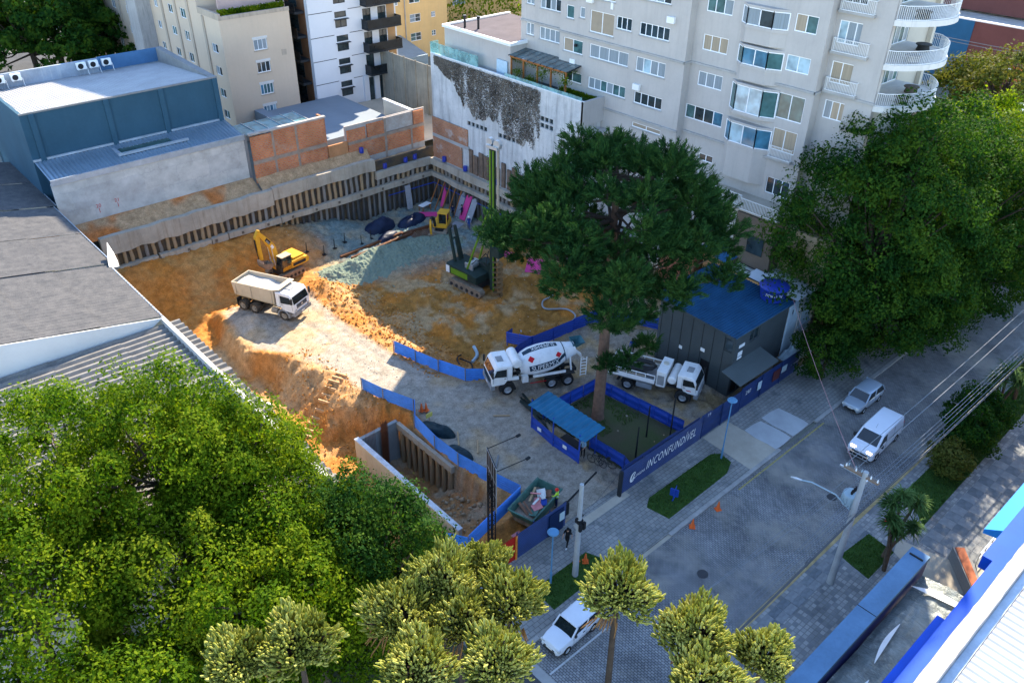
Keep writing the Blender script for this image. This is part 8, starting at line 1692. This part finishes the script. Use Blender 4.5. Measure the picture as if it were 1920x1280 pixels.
def young(lb, base, top, r_, seed, n=1800, brown=14, hf=.8):
    rs = np.random.RandomState(seed); t_ = thing('young_araucaria', lb, 'araucaria', base, 0, 'pale young araucarias at the picture bottom')
    cz = top-r_*hf; u = rs.uniform(-.6,1,n); a = rs.rand(n)*6.283; q = np.sqrt(1-u*u); o_ = np.stack([q*np.cos(a),q*np.sin(a),u*hf],1)
    lob = 1+.22*np.sin(3*a+seed)+.18*np.sin(5*a+6*u+seed)
    k = (.42+.5*rs.rand(n)**.6)*lob; st_ = o_*(r_*k)[:,None]+np.array([0,0,cz]); dr_ = o_*np.array([.8,.8,.5])+np.array([0,0,.5])+.22*rs.randn(n,3)
    V, F = ropes(st_, dr_, r_*(.12+.2*rs.rand(n)**1.5), .045, rs); arr_obj('crown', V, F, L_auc, t_, smooth=True)
    lb_ = MB()
    for i in range(0, n, 20):
        e_ = Vector(st_[i]); s0 = Vector((0,0,cz-.55*r_+.5*r_*rs.rand())); lb_.tube([s0,s0.lerp(e_,.55)-Vector((0,0,.12)),e_],[.05,.04,.03],5,False)
    mesh_obj('limbs', lb_, M_barkd, t_)
    mesh_obj('trunk', MB().tube([(0,0,-.1),(.06,.02,cz*.4),(-.04,.05,cz*.8),(0,0,cz+.4*r_)],[.2,.17,.13,.05],9), M_barkd, t_, smooth=True)
    if brown:
        aa = rs.rand()*6.28; an_ = aa+.35*rs.randn(brown); st2 = np.stack([.75*r_*np.cos(an_),.75*r_*np.sin(an_),cz-.45*r_+.2*r_*rs.randn(brown)],1); V, F = ropes(st2, np.stack([np.cos(an_),np.sin(an_),-.7+0*an_],1), r_*(.3+.2*rs.rand(brown)), .03, rs, -.5); arr_obj('dead_twigs', V, F, L_aucb, t_)['kind'] = 'stuff'
ya = [((862,1160),8.2,2.2,'pale young araucaria in the middle of the left cluster'),((830,1085),8.6,2.35,'full pale young araucaria at the back of the left cluster'),((752,1150),8.2,2.45,'pale young araucaria, leftmost of the cluster beside the dark trees'),((912,1058),7.6,1.7,'small pale araucaria crown half hiding the red hoarding'),((958,1125),8.4,2.2,'pale young araucaria overhanging the white parked hatchback bonnet'),((930,1238),9.0,2.1,'pale young araucaria at the picture bottom left of the hatchback'),((785,1250),9.0,2.2,'pale young araucaria at the picture bottom, second from the hatchback'),((1162,1105),10.6,2.25,'lone pale araucaria with long bare trunk in front of the street'),((1305,1185),9.6,2.2,'pale young araucaria with brown tips right of the lone one'),((1435,1228),9.0,1.7,'small pale araucaria by the striped pavement'),((448,1238),11.4,2.1,'pale young araucaria against the dark grove, left of a pair'),((560,1205),11.6,2.3,'pale young araucaria against the dark grove, right of a pair'),((1320,1275),9.4,2.2,'pale araucaria cut by the bottom edge below the brown-tipped one')]
for i, ((px, py), zc, r_, lb) in enumerate(ya):
    zc += 3.4; p = G(px,py,zc); r_ *= .68 if 9 < i < 12 else .76; r_ *= .84; young(lb,(p.x,p.y,.05),zc+r_*.8,r_,200+i)
# tall araucaria: bare trunk, horizontal limbs, dense needle tufts
L_bigA = leafmat('dark_araucaria_needles', [(0.008,0.03,0.01),(0.018,0.06,0.016),(0.04,0.09,0.018)], .15)
ta = thing('tall_araucaria', 'tall umbrella-crowned araucaria with bare trunk in the fenced plot', 'araucaria', (39.64,33.28,.1))
rs = np.random.RandomState(5)
mesh_obj('trunk', MB().tube([(0,0,-.1),(0,0,.4),(.05,.02,4),(.1,.05,9),(.12,.08,14),(.1,.1,19)],[.58,.48,.42,.38,.33,.2],14), mat('araucaria_bark',(0.14,0.085,0.06),.95,.3,2.5,bump=.7,bscale=10,streak=.3,streak_col=(0.06,0.045,0.04)), ta, smooth=True)
tuft = []
for (rad_, z_, n_, j) in ((7.7,15.3,11,1.4),(7.0,16.9,14,1.1),(5.4,18.7,12,.9),(3.5,20.3,9,.7),(1.4,21.5,3,.5),(4.6,16.3,8,1.0),(5.6,14.2,7,1.0)):
    for i in range(n_):
        a = 2*math.pi*(i+.4*rs.rand())/n_+z_; k = rad_*(.82+.3*rs.rand()); tuft.append((k*math.cos(a)+.1,k*math.sin(a)+.05,z_+j*rs.randn()*.6,(.75+.5*rs.rand()) if rad_ > 2 else .8))
for (x, y_, z_, s_) in ((-1.4,-2.6,10.4,.62),(1.9,-2.0,9.6,.6),(2.4,-1.2,11.6,.7),(-1.9,-1.6,12.6,.8),(2.2,.6,12.2,.8),(-.9,-3.1,7.4,.5),(1.0,2.5,12.4,.8),(-.5,-2.9,13.2,.8),(2.0,-2.6,7.2,.55),(8.4,-2.0,13.6,.8),(9.0,-3.2,12.9,.7),(-.9,-1.2,6.0,.45)): tuft.append((x,y_,z_,s_))
lb_ = MB(); C_, D_ = [], []
for (x, y_, z_, s_) in tuft:
    e_ = Vector((x,y_,z_)); s0 = Vector((.1,.08,max(5.5,z_-.9-.12*math.hypot(x,y_)))); m1 = s0.lerp(e_,.6)+Vector((0,0,-.55)); lb_.tube([s0,s0.lerp(m1,.5)+Vector((0,0,.05)),m1,e_],[.13*s_,.11*s_,.08*s_,.04],6,False)
    nb_ = int(98*s_); sp = rs.randn(nb_,3); sp /= np.linalg.norm(sp,axis=1)[:,None]; sp *= (rs.rand(nb_)**.4)[:,None]; sp[:,2] = np.where(sp[:,2] < 0, sp[:,2]*.45, sp[:,2]*.85)
    pts = np.array([x,y_,z_])+sp*1.45*s_
    for p, dd in zip(pts, sp):
        m_ = 34; ax = dd*np.array([1,1,.7])+np.array([0,0,.45]); ax /= np.linalg.norm(ax)+1e-6; t_ = rs.rand(m_)[:,None]
        C_.append(p+ax*t_*.55+.07*rs.randn(m_,3)); D_.append(np.tile(ax*1.1,(m_,1))+.0)
v, f = leaves(np.concatenate(C_), np.concatenate(D_), .34, .15, rs, .45, .05)
arr_obj('crown', v, f, L_bigA, ta); mesh_obj('limbs', lb_, M_barkd, ta)
# branching araucaria beyond the balconies and other far plants
tree('branching_araucaria','sunlit open araucaria with long dark limbs beyond the curved balconies',(110,34,.3),15.5,8.5,4.0,L_olive,M_barkd,301,40,330,.42,low=-.25,clump=1.9,trunk=.5)
tree('small_tree','bright green leafy tree in front of the pale corrugated house roof',(98,36,.3),9.5,4.2,3.0,L_yel,M_barkd,302,34,240,.45,clump=1.3,low=-.3,trunk=.2)
for i, (x, y_, tp, r_, lm, lb) in enumerate(((31,136,19,8,L_dark,'large dark street tree beyond the hall parapet, leftmost'),(38,150,22,9,L_sun,'large street tree beyond the hall parapet, tallest'),(43,140,17,7,L_dark,'dark street tree beside the far lamp pole'),(50,150,17,7,L_dark,'dark street tree left of the cream tower'),(26,150,20,9,L_sun,'far green tree at the upper left picture corner'))): tree('street_tree', lb, (x,y_,3), tp-3, r_, 7.0, lm, M_barkd, 310+i, 60, 300, .6, group='street trees beyond the hall', clump=2.0, trunk=.4, low=-.6)
# creepers, pots, rooftop hedge
rs = np.random.RandomState(9); n = 30000; yy = rs.uniform(60.6,78.3,n); top = 15.75+0*yy; ln = np.interp(yy,[60.6,62,64,66,70,73,75,78.3],[6.2,7.2,6.2,5.8,5.2,4.6,2.4,.9])*(1+.22*fbm(yy,yy*0,3,.9,3)); q_ = rs.rand(n); zz = top-ln*q_**1.05; keep = fbm(yy*1.5,zz*.4,21,1.1,4)+.55*(1-q_)-.25+.95*(rs.rand(n)-.5) > -.2
c_ = np.stack([59.0-.02-.12*rs.rand(n),yy,zz],1)[keep]; v, f = leaves(c_, np.tile([-.2,0,-1.0],(len(c_),1)), .17, .5, rs, .6)
tag(arr_obj('dry_creeper', v, f, leafmat('withered_creeper',[(0.07,0.06,0.05),(0.14,0.12,0.1),(0.24,0.21,0.175)],.05)), 'withered dark creeper hanging over the stained white wall', 'creeper')
for i, (x, y_, h_, lb) in enumerate(((59.7,64.9,1.3,'potted shrub at the pergola, farthest along the terrace'),(59.7,62.9,1.0,'low potted shrub between pergola posts'),(59.65,61.2,2.0,'tallest potted tree on the annex terrace'),(59.65,58.0,1.9,'slim potted tree at the pergola end'))):
    p_ = thing('potted_plant', lb, 'potted plant', (x,y_,15.26), 0, 'pots on the annex terrace'); mesh_obj('pot', lathe([(.22,0),(.3,.35),(.32,.4)],14), M_pot, p_); mesh_obj('stem', MB().tube([(0,0,.3),(0,0,h_)],.03,6), M_bark, p_)
    q = rs.randn(260,3)*[.3,.3,.26]+[0,0,h_]; v, f = leaves(q, q-[0,0,h_-.2], .16, .5, rs); arr_obj('foliage', v, f, L_sun, p_)
q = rs.rand(2600,3)*[8.6,.75,.7]+[44.0,100.35,18.3]; v, f = leaves(q, q*0+[0,-.3,.8], .3, .5, rs, .7); tag(arr_obj('roof_hedge', v, f, L_sun), 'trimmed green hedge along the cream tower roof edge', 'hedge')
q = rs.rand(900,3)*[2.1,8.4,.5]+[60.1,58.2,17.3]; v, f = leaves(q, q*0+[0,0,-1], .2, .45, rs, .8); tag(arr_obj('pergola_vine', v, f, L_sun), 'green vine hanging under the pergola roof', 'vine')
q = np.stack([rs.uniform(61.4,61.95,900),rs.uniform(55.2,60.5,900),15.5+.25*rs.rand(900)],1); v, f = leaves(q, q*0+[0,0,1], .2, .45, rs, .6); tag(arr_obj('terrace_groundcover', v, f, L_sun), 'strip of low green plants on the annex terrace', 'plants', kind='stuff')
q = rs.randn(1100,3)*[.9,1.3,.8]+[59.3,41.5,8.2]; v, f = leaves(q, q-[59.3,41.5,6.5], .5, .06, rs, .6); tag(arr_obj('bare_shrub', v, f, mat('bare_twigs',(0.25,0.23,0.22),.9,.2,3)), 'leafless grey shrub against the pale podium wall', 'shrub')
q = np.stack([rs.uniform(78,116,2400),rs.uniform(117,123.5,2400),rs.uniform(3,11.5,2400)],1); q = q[q[:,0] > 93]; v, f = leaves(q, q*0+[0,-.3,.6], .7, .5, rs, .7); tag(arr_obj('far_shrubbery', v, f, L_yel), 'sunlit yellow-green shrubbery behind the annex roof', 'shrubbery', kind='stuff')
# balcony furniture and street details
for k, (x_, y_, z_, lb, m_) in enumerate(((66.4,27.6,20.97,'round dark table on the lowest curved balcony',M_chas),(69.6,28.4,20.97,'brown drum seat on the lowest curved balcony',M_umb),(66.2,27.5,24.17,'pale low table on the middle curved balcony',M_bump),(70.2,28.6,24.17,'dark armchair on the middle curved balcony',M_chas),(66.0,27.5,27.37,'dark armchair on the upper curved balcony',M_chas))):
    tag(mesh_obj('balcony_furniture', lathe([(.5,0),(.52,.05),(.42,.4),(.62,.45),(.6,.52),(.02,.53)],16), m_, loc=(x_,y_,z_)), lb, 'furniture')
M_iron = mat('cast_iron', (0.06,0.06,0.062), .7, .25, 8, metal=.3)
for x_, y_, lb in ((33.2,18.2,'round iron manhole cover on the cobbles nearest the site entrance'),(45.6,16.4,'round iron manhole cover on the cobbles ahead of the white van')):
    tag(mesh_obj('manhole_cover', lathe([(.36,0),(.36,.012),(.31,.012),(.3,.006),(.02,.008)],20), M_iron, loc=(x_,y_,.002)), lb, 'manhole cover')
for i, (x_, y_, rx_, ry_) in enumerate(()):
    n_ = 40; P_ = []
    for k in range(n_):
        a_ = 2*math.pi*k/n_; q = 1+.25*math.sin(3*a_+i)+.15*math.sin(7*a_+2*i)+rnd.uniform(-.08,.08); P_.append((x_+rx_*q*math.cos(a_),y_+ry_*q*math.sin(a_),.009 if y_ < 21 else .118))
    o = mesh_obj('dust_patch', MB().add(P_,[tuple(range(n_))]), mat('pale_site_dust',(0.25,0.235,0.205),.95,.3,1.5,fine=1.2)); tag(o, kind='structure')
for i in range(3):
    o = mesh_obj('air_conditioner', MB().box(-.28,0,-.4,.4,0,.55), M_white, loc=(61.98-.0,(50.6,57.2,47.4)[i],(17.6,24.4,24.2)[i])); tag(o, ('white condenser box low on the grey facade','white condenser box high left on the grey facade','white condenser box high right on the grey facade')[i], 'air conditioner')
# ------------------------------------------------------------------ far buildings
M_mar = mat('maroon_render', (0.13,0.055,0.05), .85, .12, .3); M_fblue = mat('far_blue_panel', (0.02,0.1,0.2), .7, .1, .5)
fb_ = thing('commercial_block', 'maroon commercial block with blue panels across the far street', 'building', (175,70,0), world=True)
mesh_obj('front_wall', MB().box(150,150.4,40,88,0,11), M_mar, fb_); mesh_obj('upper_wall', MB().box(158,158.4,46,84,11,16), M_mar, fb_)
mesh_obj('side_wall', MB().box(150.4,200,39.6,40,0,11).box(158,200,45.6,46,11,16), M_mar, fb_)
mesh_obj('roof', MB().box(150.4,200,40,88,10.4,10.6), M_conc, fb_); mesh_obj('upper_roof', MB().box(158.4,200,46,84,15.4,15.6), mat('pale_far_roof',(0.45,0.42,0.4),.8,.1,.2), fb_); mesh_obj('parapet_coping', MB().box(149.9,150.5,39.5,88,11,11.2).box(157.9,158.5,45.5,84,16,16.25), M_white, fb_)
mesh_obj('blue_panel', MB().box(149.85,149.98,54,60,0,11), M_fblue, fb_)
for i in range(6):
    for j in range(2): mesh_obj('window', MB().box(149.88,149.99,62+i*3.2,64.8+i*3.2,1.2+j*3.8,4.2+j*3.8), G_dark, fb_)
mesh_obj('sign_band', MB().box(149.8,149.98,40.5,50,3.2,5.4), mat('orange_sign_band',(0.42,0.12,0.05),.7,.1,.5), fb_)
vs, fs = text_mesh('552',2.4); mesh_obj('lettering', MB().add([(149.75,49.6-v_[0],3.5+v_[1]) for v_ in vs],fs), M_white, fb_)
fh_ = thing('corrugated_house', 'low house with pale corrugated roof and terracotta side wall beyond the trees', 'building', (110,48,0), world=True)
mb = MB(); corr(mb,(96,40,6.2),(0,22,0),(26,0,-1.0),46,.12,(0,0,1)); mesh_obj('roof', mb, M_ltroof, fh_); mesh_obj('wall', MB().box(96.2,122,40.2,62,0,5.0), mat('terracotta_side_wall',(0.42,0.17,0.09),.9,.15,.5), fh_); mesh_obj('parapet', MB().box(122,122.4,52,70,0,8.0), MATS['terracotta_side_wall'], fh_)
fh2 = thing('corrugated_house', 'second low house with white roof nearer the right picture edge', 'building', (122,30,0), world=True); mesh_obj('wall', MB().box(112,140,30,39,0,4.4), M_nbw, fh2); mb = MB(); corr(mb,(111.6,29.6,4.7),(28.6,0,0),(0,9.8,.5),50,.1,(0,0,1)); mesh_obj('roof', mb, mat('white_far_roof',(0.55,0.54,0.52),.7,.1,.3), fh2)
for i, (z_, y_) in enumerate(((9.5,52),(9.9,52.5),(10.3,53),(12.5,55),(12.9,55.4),(8.2,51))): wire([(128,95,z_+1.5),(128,y_-30,z_)],.05,M_wirel,'pale overhead line before the maroon block, %s' % ('second lowest','third lowest','fourth from below','second highest','highest of all','lowest of all')[i],.8,group='far overhead lines')
for i, (x, y_, lb, cm) in enumerate(((22,185,'pale far house with white roof at the upper left corner',(0.6,0.6,0.6)),(18,150,'low dark-roofed house left of the street trees',(0.3,0.25,0.22)),(60,185,'far house with blue wall behind the street trees',(0.1,0.16,0.28)))):
    h_ = thing('far_house', lb, 'house', (x,y_,3), 0, 'far houses beyond the hall'); mesh_obj('wall', MB().box(-8,8,-6,6,0,4), mat('far_house_wall_%d' % i,cm,.9,.1,.4), h_)
    mesh_obj('roof', MB().add([(-8.5,-6.5,4),(8.5,-6.5,4),(8.5,6.5,4),(-8.5,6.5,4),(-8.5,0,6),(8.5,0,6)],[(0,1,5,4),(2,3,4,5),(1,2,5),(3,0,4)]), (MATS['white_far_roof'],M_dkroof,M_ltroof)[i], h_)
    for k in range(3): mesh_obj('window', MB().box(-6+k*4.5,-4+k*4.5,-6.06,-6.0,1.2,2.8), G_dark, h_)
fp = thing('utility_pole', 'far concrete utility pole beyond the hall parapet', 'pole', (46.5,140,3)); mesh_obj('shaft', MB().tube([(0,0,0),(0,0,12)],[.3,.18],8), M_pole, fp); mesh_obj('crossarm', MB().box(-1.2,1.2,-.1,.1,11.2,11.4).box(-.5,.5,-.3,.3,9.6,10.4), M_pole, fp)
for i in range(4): wire([(-10,140.2,10.2+.35*i),(46.5,140,9.6+.4*i),(90,140,10+.4*i)],.04,M_wirel,'pale overhead line %s passing the far pole beyond the hall' % ('lowest','second','third','topmost')[i],1.0,group='far overhead lines')
sp = MB(); sp.quad((25,128,3.02),(60,128,3.02),(75,150,3.02),(40,150,3.02)); struct('sunlit_strip', sp, mat('sunlit_ground_tint',(0.5,0.43,0.34),.9,.1,.2))  # sunlight on the far street put into a pale ground colour
rd = MB(); rd.quad((-20,152,3.015),(140,152,3.015),(140,165,3.015),(-20,165,3.015)); struct('back_road', rd, M_asphalt)
